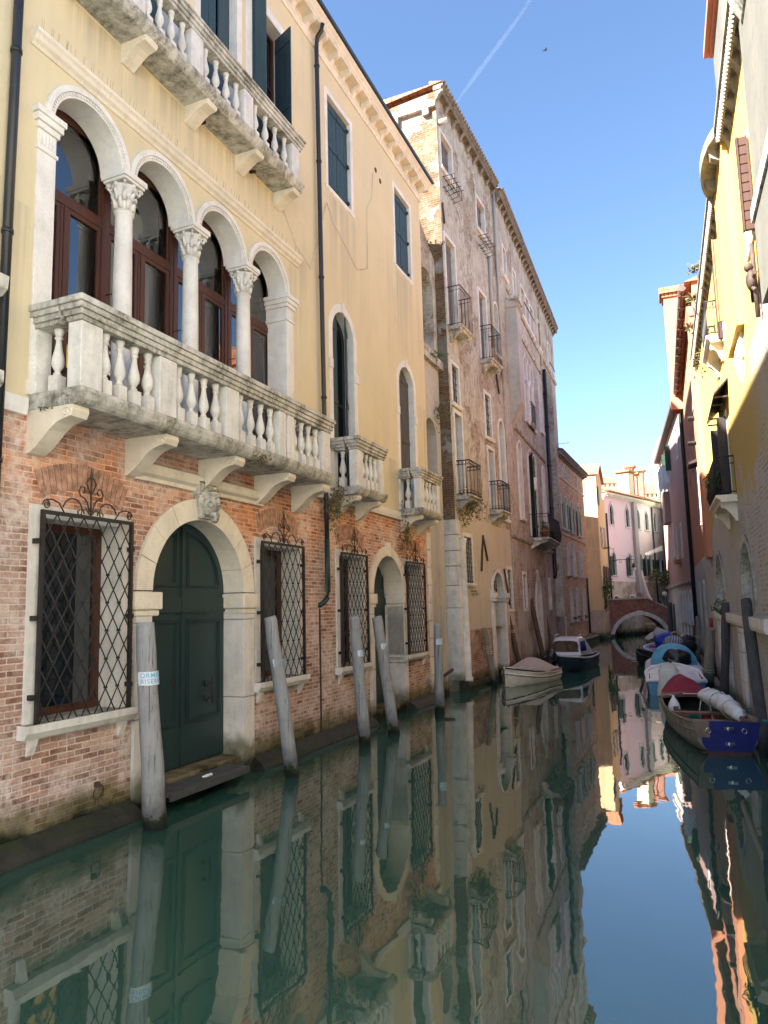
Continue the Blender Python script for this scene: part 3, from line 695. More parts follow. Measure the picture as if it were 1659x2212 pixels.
    g = MB(A); g.prism([(.36, 16.04), (.44, 16.04), (.46, 16.10), (.44, 16.13), (.34, 16.13)], -7, 20.25); g.build('gutter', 'pipe_black', t)
    # drainpipes
    p = MB(A); p.tube([(5.54, .11, 16.0), (5.42, .11, 3.55)], .056, 12)
    for z in (13.2, 9.4, 7.1, 4.4): p.lathe(5.42+.0096*(z-3.55), .11, [(.05, z-.025), (.068, z-.025), (.068, z+.025), (.05, z+.025)], 12)
    p.build('drainpipe', 'pipe_black', t)
    p = MB(A); p.tube([(5.42, .11, 3.6), (5.41, .11, 2.8), (5.39, .09, 2.68), (5.33, .04, 2.6), (5.3, -.05, 2.58)], .060, 12); p.build('drainpipe', 'pipe_green', t)
    p = MB(A); p.tube([(13.02, .32, 15.82), (13.03, .28, 15.68), (13.05, .16, 15.56), (13.08, .12, 15.36), (13.22, .12, 5.0), (13.23, .12, 4.1)], .05, 12)
    for z in (14.9, 12.6, 9.9, 7.2): p.lathe(13.08+(15.4-z)*.0135, .12, [(.045, z-.025), (.063, z-.025), (.063, z+.025), (.045, z+.025)], 12)
    p.build('drainpipe', 'pipe_black', t)
    p = MB(A); p.tube([(13.23, .12, 4.15), (13.24, .12, 3.05), (13.22, .11, 2.92), (13.14, .07, 2.82), (13.07, .03, 2.78), (13.05, -.05, 2.76)], .056, 12)
    p.build('drainpipe', 'pipe_green', t)
    p = MB(A); p.box(13.05, 13.09, 0, .02, .2, 2.7); p.build('iron_strip', 'iron_rust', t)
    # loose cable and vents
    p = MB(A); pts = [(11.7, .03, 10.75), (12.2, .05, 10.2), (12.8, .05, 9.95), (13.6, .05, 11.9), (13.9, .05, 11.6), (14.6, .05, 11.3), (15.2, .04, 11.0), (15.8, .04, 11.3), (15.9, .04, 13.0), (16.25, .04, 13.5), (16.3, .04, 14.2)]
    p.tube(pts, .009, 5); p.build('cable', 'stone_cream', t)
    for x, z in ((16.55, 14.45), (16.85, 14.3)): MB(A).plate([(x+.07*math.cos(k*.524), z+.07*math.sin(k*.524)) for k in range(12)], .021, .03).build('vent', 'iron_rust', t)
    for x, z in ((7.1, .55), (11.6, .62)):
        p = MB(A); p.tube([(x+.08*math.cos(k*.4), .05+.02*math.sin(k*.4), z-.09+.09*math.sin(k*.4)) for k in range(17)], .008, 5); p.box(x-.03, x+.03, 0, .05, z-.03, z+.03)
        if x < 8: p.tube([(x, .05, z-.18), (x+.01, .07, z-.4), (x, .1, z-.6)], .006, 4)
        p.build('mooring_ring', 'iron_rust', t)
    for x in (6.3, 7.55, 9.05, 10.55): MB(A).tube([(x, .0, 10.86), (x, .14, 10.84)], .03, 8).build('drain_spout', 'iron', t)
    # end of the neighbouring balcony at the left edge
    MB(A).prism([(0, 6.1), (.5, 6.1), (.58, 6.16), (.6, 6.3), (0, 6.3)], 3.6, 5.12).build('balcony_rail', 'stone_dirty', t)
    p = MB(A); p.prism([(0, 5.05), (.52, 5.05), (.6, 5.12), (.6, 5.25), (0, 5.25)], 3.6, 5.1)
    p.build('balcony', 'stone_dirty', t)
    return t

def diamond_grille(par, a0, a1, z0=1.40, z1=3.9, o=.13):
    g = MB(A); W, H = a1-a0, z1-z0; nx = 7; px = W/nx; nz = round(H/(px*1.75)); pz = H/nz
    def clip(x0, zz0, dx):
        # one slanting rod, clipped to the frame
        x1 = x0+dx*H*(px/pz); za, zb = z0, z1; xa, xb = x0, x1
        if xa < a0: za += (a0-xa)/(xb-xa)*H; xa_ = a0
        else: xa_ = xa
        if xb > a1: zb = z0+(a1-x0)/(x1-x0)*H; xb_ = a1
        else: xb_ = xb
        if xa > a1: za = z0+(a1-x0)/(x1-x0)*H; xa_ = a1
        if xb < a0: zb = z0+(a0-x0)/(x1-x0)*H; xb_ = a0
        if zb-za > .02: return (xa_, za), (xb_, zb)
    for sg in (1, -1):
        for k in range(-nz-1, nx+nz+2):
            r = clip(a0+(k+.0)*px, z0, sg)
            if r: g.tube([(r[0][0], o+sg*.006, r[0][1]), (r[1][0], o+sg*.006, r[1][1])], .0085, 5)
    for i in range(2*nx+1):
        for j in range(2*nz+1):
            if (i+j) % 2 == 0 and 0 < i < 2*nx and 0 < j < 2*nz and i % 2 == 0:
                x, z = a0+i*px/2, z0+j*pz/2; g.box(x-.016, x+.016, o-.018, o+.018, z-.014, z+.014)
    gr = g.build('window_grille', 'iron', par)
    f = MB(A); e = .022
    f.ring([(a0-e, z0-e), (a1+e, z0-e), (a1+e, z1+e), (a0-e, z1+e)], [(a0+e, z0+e), (a1-e, z0+e), (a1-e, z1-e), (a0+e, z1-e)], o-.022, o+.022)
    for x in (a0-.06, a1+.02):
        for z in (z0+.35, (z0+z1)/2, z1-.35): f.box(x, x+.05, -.0, o, z-.03, z+.03)
    f.build('grille_frame', 'iron', gr)
    c = MB(A); m = (a0+a1)/2; zt = z1+.02; k = W/1.45
    def P(pts): c.tube([(m+x*k, o, zt+z) for x, z in pts], .010, 5)
    for s in (1, -1):
        P([(s*.68+s*.055*math.cos(t*.5)*(1-t/26), .07+.06*math.sin(t*.5)*(1-t/26)) for t in range(22)])
        P([(s*.68, .13), (s*.60, .14), (s*.5, .11), (s*.44, .03), (s*.42, .0)])
        P([(s*.44, .07), (s*.40, .14), (s*.32, .19), (s*.24, .19), (s*.17, .14), (s*.14, .06), (s*.16, .0), (s*.2, .0), (s*.21, .04), (s*.18, .06)])
        P([(s*.02, .05), (s*.06, .17), (s*.11, .22), (s*.17, .24), (s*.2, .3), (s*.17, .36), (s*.12, .36), (s*.1, .31), (s*.13, .28)])
        P([(s*.01, .28), (s*.05, .36), (s*.08, .42), (s*.05, .47), (s*.02, .5)])
        P([(s*.02, .02), (s*.08, .09), (s*.12, .07), (s*.11, .02)])
    c.tube([(m, o, zt), (m, o, zt+.45), (m, o, zt+.5), (m, o, zt+.64)], [.012, .012, .022, .003], 6)
    c.build('scroll_crest', 'iron_rust', gr)
    return gr

def door_1(t, D):
    a0, a1, z0, z1 = D; c = (a0+a1)/2; r = (a1-a0)/2; zs = z1-r
    o = -.36
    d = MB(A); d.plate(outline(a0-.01, a1+.01, z0+.02, z1+.01, 'round', 24), o-.06, o)
    d.box(a0, a1, o, o+.035, zs-.32, zs-.08)
    for s in (-1, 1):
        x0, x1 = (c+.02, a1-.03) if s > 0 else (a0+.03, c-.02)
        d.box(x0, x1, o, o+.012, z0+.03, z0+.62); 
        def rect_mould(xa, xb, za, zb):
            for e, h in ((0, .03), (.03, .045), (.05, .02)):
                d.ring([(xa+e, za+e), (xb-e, za+e), (xb-e, zb-e), (xa+e, zb-e)], [(xa+e+.022, za+e+.022), (xb-e-.022, za+e+.022), (xb-e-.022, zb-e-.022), (xa+e+.022, zb-e-.022)], o, o+h)
        rect_mould(x0+.1, x1-.08, z0+.66, zs-.42)
        L = [(c+s*.12, zs+.08), (c+s*(r-.16), zs+.08)] + [(c+s*(r-.16)*math.cos(k*math.pi/2/10), zs+.08+(r-.16-.0)*math.sin(k*math.pi/2/10)*.93) for k in range(1, 9)] + [(c+s*.12, zs+.08+(r-.16)*.93)]
        def sh(L, e):
            mx, mz = sum(p[0] for p in L)/len(L), sum(p[1] for p in L)/len(L); return [(mx+(p[0]-mx)*(1-e), mz+(p[1]-mz)*(1-e)) for p in L]
        for e, h in ((0, .03), (.05, .045), (.1, .02)): d.ring(sh(L, e), sh(L, e+.05), o, o+h)
    d.box(c-.03, c+.03, o, o+.045, z0+.03, z1-.1)
    dr = d.build('door', 'door_green', t, 'wide dark green double door with arched top panels')
    h = MB(A); x = c+.62
    for z in (1.28, 1.52): h.lathe(x, o+.02, [(.05, z), (.05, z+.001)], 10); h.sphere((x, o+.04, z), (.055, .03, .055), 10, 6); h.tube([(x, o+.04, z), (x+.06, o+.1, z)], .012, 6)
    h.tube([(x+.06, o+.1, 1.2), (x+.06, o+.1, 1.62)], .014, 6); h.sphere((x+.06, o+.1, 1.4), (.022, .022, .03), 8, 6)
    h.build('handle', 'iron', dr)
    k = MB(A); k.plate([(c-.17+.035*math.cos(q*.63), 1.6+.05*math.sin(q*.63)) for q in range(10)], o, o+.02); k.build('lock', 'iron_rust', dr)
    surround(t, a0, a1, z0, z1, .33, .42, [(0, .30)], 'door_surround')
    for x0, x1, z_ in ((a0-.40, a0+.16, 0), (a1-.05, a1+.38, 0)):
        p = MB(A); p.box(x0, x1, -.36, .10, zs-.27, zs-.02); p.box(x0+.04, x1-.04, -.36, .07, zs-.36, zs-.272)
        bevel(p.build('impost', 'stone_cream', t), .02)
    carved_head(t, c, 4.36)
    s = MB(A); s.box(a0-.05, 9.86, .02, .44, .20, .245)
    for k in range(22):
        for j in range(4): 
            x, y = a0+.02+k*.08, .07+j*.08; s.box(x, x+.045, y, y+.02, .245, .252)
    s.box(a0-.05, 9.86, .425, .455, .15, .25); s.build('doorstep', 'step_steel', t)
    tr = MB(A); tr.sphere((9.0, .28, .268), (.07, .035, .022), 8, 5); tr.sphere((9.07, .29, .27), (.035, .03, .024), 8, 5); tr.sphere((8.95, .26, .262), (.03, .03, .016), 8, 5)
    tag(tr.build('crumpled_paper', 'cloth_white'), 'small crumpled white paper on the metal step before the green door', 'litter')

def surround(t, a0, a1, z0, z1, w, rev, step, name, mat='stone_cream'):
    n = 26
    I = outline(a0, a1, z0, z1, 'round', n); L = outline(a0-w, a1+w, z0, z1+w, 'round', n)
    zs = z1-(a1-a0)/2
    b = MB(A); arcO, arcI = L[2:], I[2:]
    k = 0; nb = 9
    for i in range(nb):       # voussoirs with fine joints
        q0, q1 = i*n/nb, (i+1)*n/nb
        def at(R, q): th = math.pi*q/n; cc = (a0+a1)/2; return (cc+R*math.cos(th), zs+R*math.sin(th))
        m = 5; r0, r1 = (a1-a0)/2, (a1-a0)/2+w; e = .03
        b.ring([at(r1, q0+e+(q1-q0-2*e)*j/m) for j in range(m+1)], [at(r0, q0+e+(q1-q0-2*e)*j/m) for j in range(m+1)], -rev, .05+.004*(i % 2), False)
    b.build(name, mat, t)
    for x0, x1 in ((a0-w, a0), (a1, a1+w)):
        z = -.3; j = MB(A)
        for h in (1.55, 1.3, 4.0):
            zt = min(z+h, zs-.004); j.box(x0, x1, -rev, .05, z, zt-.006); z = zt
            if z >= zs-.01: break
        bevel(j.build('door_jamb', 'stone_base', t), .012)

def door_2(t, D):
    a0, a1, z0, z1 = D; c = (a0+a1)/2; zs = z1-(a1-a0)/2; o = -.5
    d = MB(A); d.plate(outline(a0-.01, a1+.01, -.2, z1+.01, 'round', 20), o-.06, o)
    d.box(a0, a1, o, o+.035, zs-.3, zs-.1); d.box(c-.03, c+.03, o, o+.04, z0, z1-.1)
    for s in (-1, 1):
        x0, x1 = (c+.09, a1-.1) if s > 0 else (a0+.1, c-.09)
        for za, zb in ((z0+.7, zs-.4), (zs+.06, zs+.5)):
            for e, h in ((0, .03), (.035, .045)): d.ring([(x0+e, za+e), (x1-e, za+e), (x1-e, zb-e), (x0+e, zb-e)], [(x0+e+.025, za+e+.025), (x1-e-.025, za+e+.025), (x1-e-.025, zb-e-.025), (x0+e+.025, zb-e-.025)], o, o+h)
        d.box(x0-.05, x1+.05, o, o+.015, -.2, z0+.6)
    d.build('door', 'door_green', t, 'narrower dark green arched door beside the second drainpipe')
    surround(t, a0, a1, z0, z1, .24, .5, [], 'door_surround')
    for x0, x1 in ((a0-.28, a0+.12), (a1-.05, a1+.3)):
        p = MB(A); p.box(x0, x1, -.45, .09, zs-.26, zs-.02); p.box(x0+.03, x1-.03, -.45, .06, zs-.34, zs-.262)
        bevel(p.build('impost', 'stone_cream', t), .015)
    p = MB(A); p.plate([(c-.09, z1-.02), (c+.09, z1-.02), (c+.14, z1+.34), (c-.14, z1+.34)], 0, .08)
    bevel(p.build('keystone', 'stone_cream', t), .015)

def carved_head(t, c, z):
    h = MB(A)
    h.plate([(c-.13, z-.22), (c+.13, z-.22), (c+.2, z+.36), (c-.2, z+.36)], 0, .14)
    h.sphere((c, .17, z+.05), (.17, .16, .24), 16, 12)
    h.sphere((c, .27, z+.17), (.14, .07, .05), 12, 8); h.sphere((c, .33, z+.03), (.035, .05, .09), 10, 8); h.sphere((c, .35, z-.01), (.05, .04, .035), 10, 8)
    for s in (-1, 1):
        h.sphere((c+s*.07, .29, z+.14), (.055, .05, .025), 10, 6); h.sphere((c+s*.065, .29, z+.09), (.028, .02, .018), 8, 6)
        h.sphere((c+s*.09, .27, z-.02), (.06, .05, .06), 10, 8); h.sphere((c+s*.17, .16, z+.06), (.04, .06, .08), 8, 6)
        for k in range(5): h.sphere((c+s*(.04+.03*k), .22-.02*k, z+.26-.035*k), (.05, .06, .05), 8, 6)
        h.sphere((c+s*.04, .28, z-.17), (.05, .06, .08), 8, 6)
    h.sphere((c, .30, z-.09), (.06, .04, .022), 10, 6); h.sphere((c, .31, z-.13), (.05, .035, .02), 10, 6); h.sphere((c, .28, z-.21), (.07, .07, .09), 10, 8)
    h.build('carved_keystone', 'stone_dirty', t, 'carved bearded stone head over the great door')

def column(t, x):
    c = MB(A); y = -.08; x += .05
    c.box(x-.19, x+.19, y-.19, y+.19, 5.28, 5.44)
    c.lathe(x, y, [(.18, 5.44), (.19, 5.47), (.18, 5.51), (.15, 5.53), (.16, 5.56), (.155, 5.59), (.137, 5.61), (.137, 6.5), (.132, 7.4), (.12, 8.36), (.13, 8.38), (.145, 8.40), (.13, 8.42)], 20)
    col = c.build('column', 'stone_clean', t)
    k = MB(A); k.lathe(x, y, [(.12, 8.42), (.125, 8.55), (.14, 8.68), (.17, 8.76), (.19, 8.8)], 16)
    for i in range(8):
        a = i*math.pi/4+.39
        for r0, z0 in ((.125, 8.45), (.135, 8.57)):
            aa = a+(.39 if z0 > 8.5 else 0); ca, sa = math.cos(aa), math.sin(aa)
            k.tube([(x+ca*r, y+sa*r, z) for r, z in ((r0, z0), (r0+.015, z0+.09), (r0+.05, z0+.16), (r0+.065, z0+.14))], [.03, .038, .025, .012], 5)
    for i in range(4):
        a = math.pi/4+i*math.pi/2; ca, sa = math.cos(a), math.sin(a)
        k.tube([(x+ca*(.2+.05*math.cos(q*.55)*(1-q/18)), y+sa*(.2+.05*math.cos(q*.55)*(1-q/18)), 8.77+.055*math.sin(q*.55)*(1-q/18)) for q in range(15)], .02, 5)
    for i in range(4):
        a = i*math.pi/2; k.sphere((x+math.cos(a)*.17, y+math.sin(a)*.17, 8.8), (.035, .035, .035), 8, 6)
    k.box(x-.2, x+.2, y-.2, y+.2, 8.83, 8.87); k.box(x-.225, x+.225, y-.225, y+.225, 8.87, 8.95)
    k.build('capital', 'stone_clean', col)
    tb = MB(A); tb.tube([(x, y-.1, 7.25), (x, -.46, 7.25)], .009, 5); tb.build('tie_rod', 'iron', t)

def loggia_window(t, c, i):
    a0, a1 = c-.74, c+.74; o = -.44
    f = MB(A)
    f.box(a0, a0+.075, o, o+.06, 5.28, 9.66); f.box(a1-.075, a1, o, o+.06, 5.28, 9.66)
    f.box(a0+.075, a1-.075, o, o+.055, 8.22, 8.34); f.box(a0+.075, a1-.075, o, o+.05, 5.28, 5.5); f.box(a0+.075, a1-.075, o, o+.05, 9.5, 9.66)
    for x in (c-.06, c+.0): f.box(x, x+.05, o, o+.05, 5.5, 8.22)
    for xa, xb in ((a0+.075, c-.06), (c+.05, a1-.075)):
        f.ring([(xa, 5.5), (xb, 5.5), (xb, 8.22), (xa, 8.22)], [(xa+.06, 5.58), (xb-.06, 5.58), (xb-.06, 8.15), (xa+.06, 8.15)], o, o+.045)
    f.ring([(a0+.075, 8.34), (a1-.075, 8.34), (a1-.075, 9.5), (a0+.075, 9.5)], [(a0+.12, 8.39), (a1-.12, 8.39), (a1-.12, 9.45), (a0+.12, 9.45)], o, o+.04)
    w = bevel(f.build('window', 'wood_brown', t), .008)
    MB(A).box(a0+.02, a1-.02, o-.03, o+.015, 5.3, 9.6).build('pane', 'glass_thin', w)
    cu = MB(A); n = 36
    for x0, x1 in ((a0+.05, a0+.42), (a1-.62, a1-.05)):
        pts = [(x0+(x1-x0)*k/n, -.62+.035*math.sin(k*1.9)) for k in range(n+1)]
        cu.add([(x, y, z) for z in (5.3, 9.4) for x, y in pts], [(k, k+1, n+2+k, n+1+k) for k in range(n)], True)
    cu.build('curtain', 'curtain', w)
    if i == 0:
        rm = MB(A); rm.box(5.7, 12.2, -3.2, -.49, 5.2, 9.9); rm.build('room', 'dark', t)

def thin_glass():
    m = bpy.data.materials.new('clear_glazing'); m.use_nodes = True; nt = m.node_tree; nt.nodes.clear()
    out = nt.nodes.new('ShaderNodeOutputMaterial'); mx = nt.nodes.new('ShaderNodeMixShader'); tr = nt.nodes.new('ShaderNodeBsdfTransparent'); gl = nt.nodes.new('ShaderNodeBsdfGlossy')
    fr = nt.nodes.new('ShaderNodeFresnel'); fr.inputs[0].default_value = 2.5; gl.inputs['Roughness'].default_value = .02; tr.inputs[0].default_value = (.75, .8, .8, 1)
    nt.links.new(fr.outputs[0], mx.inputs[0]); nt.links.new(tr.outputs[0], mx.inputs[1]); nt.links.new(gl.outputs[0], mx.inputs[2]); nt.links.new(mx.outputs[0], out.inputs[0])
    M['glass_thin'] = m
thin_glass()
yellow_palace()

# ------------------------------------------------------------------ far side of the left bank
B1 = Fr(-6.91, 21.47, 2.1, 1, shear=.045)
B2 = Fr(-6.62, 29.07, -1.85, 1, shear=.035)

def eave(fr, par, a0, a1, z, over, step=.62, mat='dogtooth', tile=True, tooth=.11, bh=.42):
    """old Venetian eave: stone brackets, dogtooth course, tile edge"""
    c = MB(fr)
    c.prism([(-.05, z), (over-.08, z), (over-.08, z+.07), (over, z+.09), (over, z+.16), (-.05, z+.2)], a0, a1)
    n = int((a1-a0)/tooth)
    for k in range(n):
        x = a0+(k+.5)*(a1-a0)/n
        c.add([(x-tooth*.45, over-.10, z), (x+tooth*.45, over-.10, z), (x, over-.02, z), (x-tooth*.45, over-.10, z-.1), (x+tooth*.45, over-.10, z-.1), (x, over-.02, z-.1)], [(0, 1, 2), (3, 5, 4), (0, 3, 4, 1), (1, 4, 5, 2), (2, 5, 3, 0)])
    en = c.build('eave', mat, par)
    mb = MB(); h = bh
    P = [(0, 0), (over*.82, 0), (over*.84, -h*.22), (over*.62, -h*.34), (over*.4, -h*.5), (over*.2, -h*.85), (0, -h)]
    mb.add([(x, y, zz) for x in (-.085, .085) for y, zz in P], [tuple(range(6, -1, -1)), tuple(range(7, 14))] + [(i, (i+1) % 7, 7+(i+1) % 7, 7+i) for i in range(7)])
    o = mb.build('eave_bracket', mat); me = o.data; bpy.data.objects.remove(o)
    m = int((a1-a0)/step)
    for k in range(m+1): inst('eave_bracket', me, en, fr, a0+.12+(a1-a0-.24)*k/m, 0, z)
    if tile:
        t = MB(fr); n = int((a1-a0)/.2)
        for k in range(n):
            x = a0+(k+.5)*(a1-a0)/n
            t.tube([(x, over+.05, z+.2), (x, over-.5, z+.36)], .075, 7)
        t.build('tile_edge', 'tile_old', en)
    return en

def alley_wall():
    t = thing('alley_wall', 'narrow grey plastered wall with two open arches between the palace and the old brick house', 'wall', A.P(20.4, -.25, 0))
    w = MB(A); o = -.12
    ops = [dict(a0=20.25, a1=21.35, z0=5.6, z1=8.6, kind='round', rev=.55), dict(a0=20.2, a1=21.45, z0=11.0, z1=13.6, kind='round', rev=.55)]
    w.wall(20.0, 21.75, -.6, 10.4, ops[:1], o); w.build('wall', 'plaster_grey', t)
    w = MB(A); w.wall(20.0, 21.75, 10.4, 14.0, ops[1:], o)
    w.poly([(20.0, o, 14.0), (21.75, o, 14.0), (21.75, o, 14.25), (20.0, o, 15.3)]); w.poly([(20.0, o-.55, 11), (20.0, o-.55, 15.3), (20.0, o, 15.3), (20, o, 11)])
    w.add([(20.0, o, 15.3), (21.75, o, 14.25), (21.75, o-.55, 14.25), (20.0, o-.55, 15.3)], [(0, 1, 2, 3)])
    w.build('arched_top', 'brick_old', t)
    n = MB(A); n.box(20.1, 21.5, o-.62, o-.56, 5.4, 8.8); n.build('niche_back', 'plaster_pink_old', t)
    s = MB(A); s.box(21.1, 21.78, o-.5, .05, 10.42, 10.7); s.box(20.0, 21.2, o-.5, .03, 10.42, 10.6); s.build('stone_ledge', 'stone_dirty', t)
    d = MB(A); d.box(20.3, 21.2, o, o+.012, -.5, .55); d.build('drain_opening', 'dark', t)
    p = MB(A); p.tube([(20.5, .1, .62), (21.4, .12, .75)], .05, 8); p.build('pipe', 'iron_rust', t)
M['plaster_pink_old'] = plaster('old_pink_plaster', (.46, .33, .26), (.38, .29, .22), streak=(.2, .2, .1), samt=.6)

def plaster_house():
    t = thing('plaster_house', 'tall worn plastered house with small iron balconies between the palace and gothic house', 'building', B1.P(3, 0, 0))
    a0, a1, zt = .6, 7.2, 20.28
    G = [  # windows: a0, a1, z0, z1
        (1.28, 2.02, 3.45, 5.0), (.92, 1.6, 6.35, 9.1), (.85, 1.5, 9.42, 10.75), (4.5, 5.2, 9.05, 10.72), (4.6, 5.3, 6.3, 8.6),
        (.82, 1.75, 12.05, 15.2), (4.4, 5.3, 12.0, 14.75), (.85, 1.95, 17.65, 18.95), (4.75, 5.75, 17.4, 18.7)]
    ops = [op(*g, rev=.28) for g in G]
    DW = (4.28, 5.6, -.2, 3.92); AR = [(6.2, 6.92, 6.1, 10.1), (6.4, 7.0, 12.9, 15.05)]; GW = (6.4, 6.98, 2.55, 4.1)
    ops += [op(*DW, 'round', rev=.5, g=.1), op(*AR[0], 'round', rev=.3), op(*AR[1], 'round', rev=.3), op(*GW, rev=.25)]
    lo = [o for o in ops if o['z0'] < 5.2 and o['z1'] < 5.6]; hi = [o for o in ops if o not in lo]
    MB(B1).wall(a0, 6.0, 1.9, 5.7, [dict(o, z0=max(o['z0'], 1.9)) for o in lo if o['a1'] < 6], 0.0).wall(6.0, a1, 1.9, 5.7, [o for o in lo if o['a0'] > 6], 0.0).build('plaster_wall', 'plaster_beige', t)
    MB(B1).wall(a0, a1, -.6, 1.9, [dict(DW and op(*DW, rev=.5, g=.1), z1=1.9)], 0.0).build('brick_wall', 'brick_low', t)
    MB(B1).wall(a0, a1, 5.7, zt, hi, 0.0).build('wall', 'brick_old', t)
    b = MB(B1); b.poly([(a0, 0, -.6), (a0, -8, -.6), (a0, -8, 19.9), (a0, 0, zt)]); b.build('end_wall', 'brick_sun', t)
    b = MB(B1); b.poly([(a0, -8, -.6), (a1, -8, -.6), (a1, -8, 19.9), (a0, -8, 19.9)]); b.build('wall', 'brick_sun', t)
    e = MB(B1); e.box(a0-.12, a0+.02, -8, .0, 19.7, 19.88); e.build('gable_ledge', 'stone_dirty', t)
    for o in (-.35, -1.5, -2.8, -4.2): MB(B1).prism([(o-.11, 19.46), (o+.11, 19.46), (o+.11, 19.7), (o-.11, 19.7)], a0-.13, a0).build('gable_bracket', 'stone_dirty', t)
    r = MB(B1); r.add([(a0-.1, .28, zt+.2), (a1, .28, zt+.2), (a1, -4.2, zt+.3), (a0-.1, -4.2, zt+.3), (a0-.1, -8.3, 19.95), (a1, -8.3, 19.95)], [(0, 1, 2, 3), (3, 2, 5, 4), (0, 3, 4)]); r.build('roof', 'tile', t)
    eave(B1, t, a0-.06, a1, zt, .30, .78, bh=.34)
    # corner stones and colonnette
    z = .35
    for i, (w, h) in enumerate(((.62, 2.3), (.95, .72), (.7, .62), (.72, .5), (.5, .52), (.5, .5))):
        p = MB(B1); p.box(a0-.025, a0+.35, -w, .035, z, z+h-.015); bevel(p.build('corner_stone', 'stone_base', t), .015); z += h
    c = MB(B1); c.lathe(a0+.30, .08, [(.15, .28), (.16, .4), (.12, .46), (.115, 2.4), (.11, 4.5), (.13, 4.55), (.12, 4.6), (.15, 4.78), (.17, 4.9)], 14); c.build('colonnette', 'stone', t)
    q = MB(B1); q.prism([(-.1, -.6), (.28, -.6), (.26, .2), (.2, .3), (-.1, .34)], a0-.1, a0+.75); q.prism([(-.1, -.6), (.16, -.6), (.14, .1), (.1, .22), (-.1, .24)], a0+.75, 4.0); q.prism([(-.1, -.6), (.16, -.6), (.14, .1), (.1, .22), (-.1, .24)], 5.9, a1); q.build('ledge', 'quay', t)
    for k, g in enumerate(G):
        door = k in (1, 4, 5, 6)
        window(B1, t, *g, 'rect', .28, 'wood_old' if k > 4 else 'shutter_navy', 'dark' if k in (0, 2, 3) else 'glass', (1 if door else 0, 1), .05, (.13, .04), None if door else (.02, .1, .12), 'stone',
               [(g[0]+.01, (g[0]+g[1])/2-.005, 0), (g[1]-.01, (g[0]+g[1])/2+.005, 0)] if k in (5, 6, 7, 8) else None, 'wood_old',
               (4, 10, .02) if k == 0 else ((4, 6, -.05) if k in (2, 3) else None))
    iron_balcony(B1, t, .78, 1.95, 12.0, .48, 1.35); iron_balcony(B1, t, 4.3, 5.5, 11.95, .48, 1.3)
    iron_balcony(B1, t, .85, 2.05, 6.3, .48, 1.15, scrolls=True); iron_balcony(B1, t, 4.5, 5.65, 6.22, .48, 1.1, scrolls=True)
    for (x, z) in ((.9, 17.45), (4.8, 17.2)):
        g = MB(B1)
        for oo in (.05, .32):
            for zz in (z-.45, z-.1): g.tube([(x, oo, zz), (x+1.15, oo, zz)], .013, 4)
        for k in range(5):
            xx = x+.02+k*.27; g.tube([(xx, 0, z-.1), (xx, .42, z-.1)], .012, 4); g.tube([(xx, .32, z-.1), (xx, .32, z-.45), (xx, 0, z-.5)], .012, 4)
        g.build('plant_rack', 'iron', t)
    # doorway with a column either side
    s = MB(B1); c = (DW[0]+DW[1])/2; zs = DW[3]-.66
    I = outline(*DW, 'round', 18)[2:]; O = [(c+(x-c)*1.2, zs+(z-zs)*1.2) for x, z in I]; s.ring(O, I, -.5, .07, False); s.build('door_arch', 'stone', t)
    for x0, x1 in ((DW[0]-.24, DW[0]), (DW[1], DW[1]+.26)):
        p = MB(B1); p.box(x0, x1, -.5, .08, -.3, zs-.42); p.box(x0-.05, x1+.05, -.45, .16, zs-.42, zs-.3); p.box(x0-.08, x1+.08, -.45, .2, zs-.3, zs-.1); p.box(x0-.02, x1+.02, -.45, .1, zs-.1, zs)
        bevel(p.build('door_column', 'stone_base', t), .015)
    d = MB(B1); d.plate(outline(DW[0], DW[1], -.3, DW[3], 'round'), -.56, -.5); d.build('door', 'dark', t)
    grid(B1, t, DW[0], DW[1], zs-.05, DW[3]-.06, 6, 4, -.2, .013)
    window(B1, t, *AR[0], 'round', .3, 'wood_old', 'glass', (1, 2), .05, (.12, .05), (.03, .1, .12), 'stone_clean')
    window(B1, t, *AR[1], 'round', .3, 'wood_old', 'glass', (1, 1), .05, (.12, .05), (.03, .1, .12), 'stone')
    window(B1, t, *GW, 'rect', .25, 'iron', 'dark', (0, 0), .03, (.14, .03), (.0, .05, .14), 'stone', bars=(3, 7, -.05))
    p = MB(B1); p.tube([(6.05, .06, 16.8), (6.05, .08, 13.0)], .06, 8); p.tube([(7.1, .1, 20.1), (7.1, .1, 11.9)], .05, 8); p.build('flue', 'plaster_grey', t)
    for pts in ([(3.4, .03, 5.2), (3.1, .05, 4.4), (2.95, .06, 3.9)], [(3.4, .03, 5.2), (3.75, .05, 4.3)], [(5.9, .04, 4.1), (6.15, .06, 3.3), (6.3, .06, 2.7)], [(.85, .05, 2.7), (.85, .05, 2.2)], [(.72, .04, 16.3), (.78, .05, 15.6)], [(6.2, .05, 12.1), (6.45, .06, 11.2)]):
        MB(B1).tube(pts, .035, 6).build('iron_tie', 'iron_rust', t)
    MB(B1).tube([(.75, .0, 19.2), (.75, .35, 19.2)], .10, 10).build('spout', 'stone_dirty', t)
M['brick_low'] = brickmat('washed_red_brick', (.38, .18, .12), (.34, .2, .15), (.44, .37, .3), salt_amt=.7)

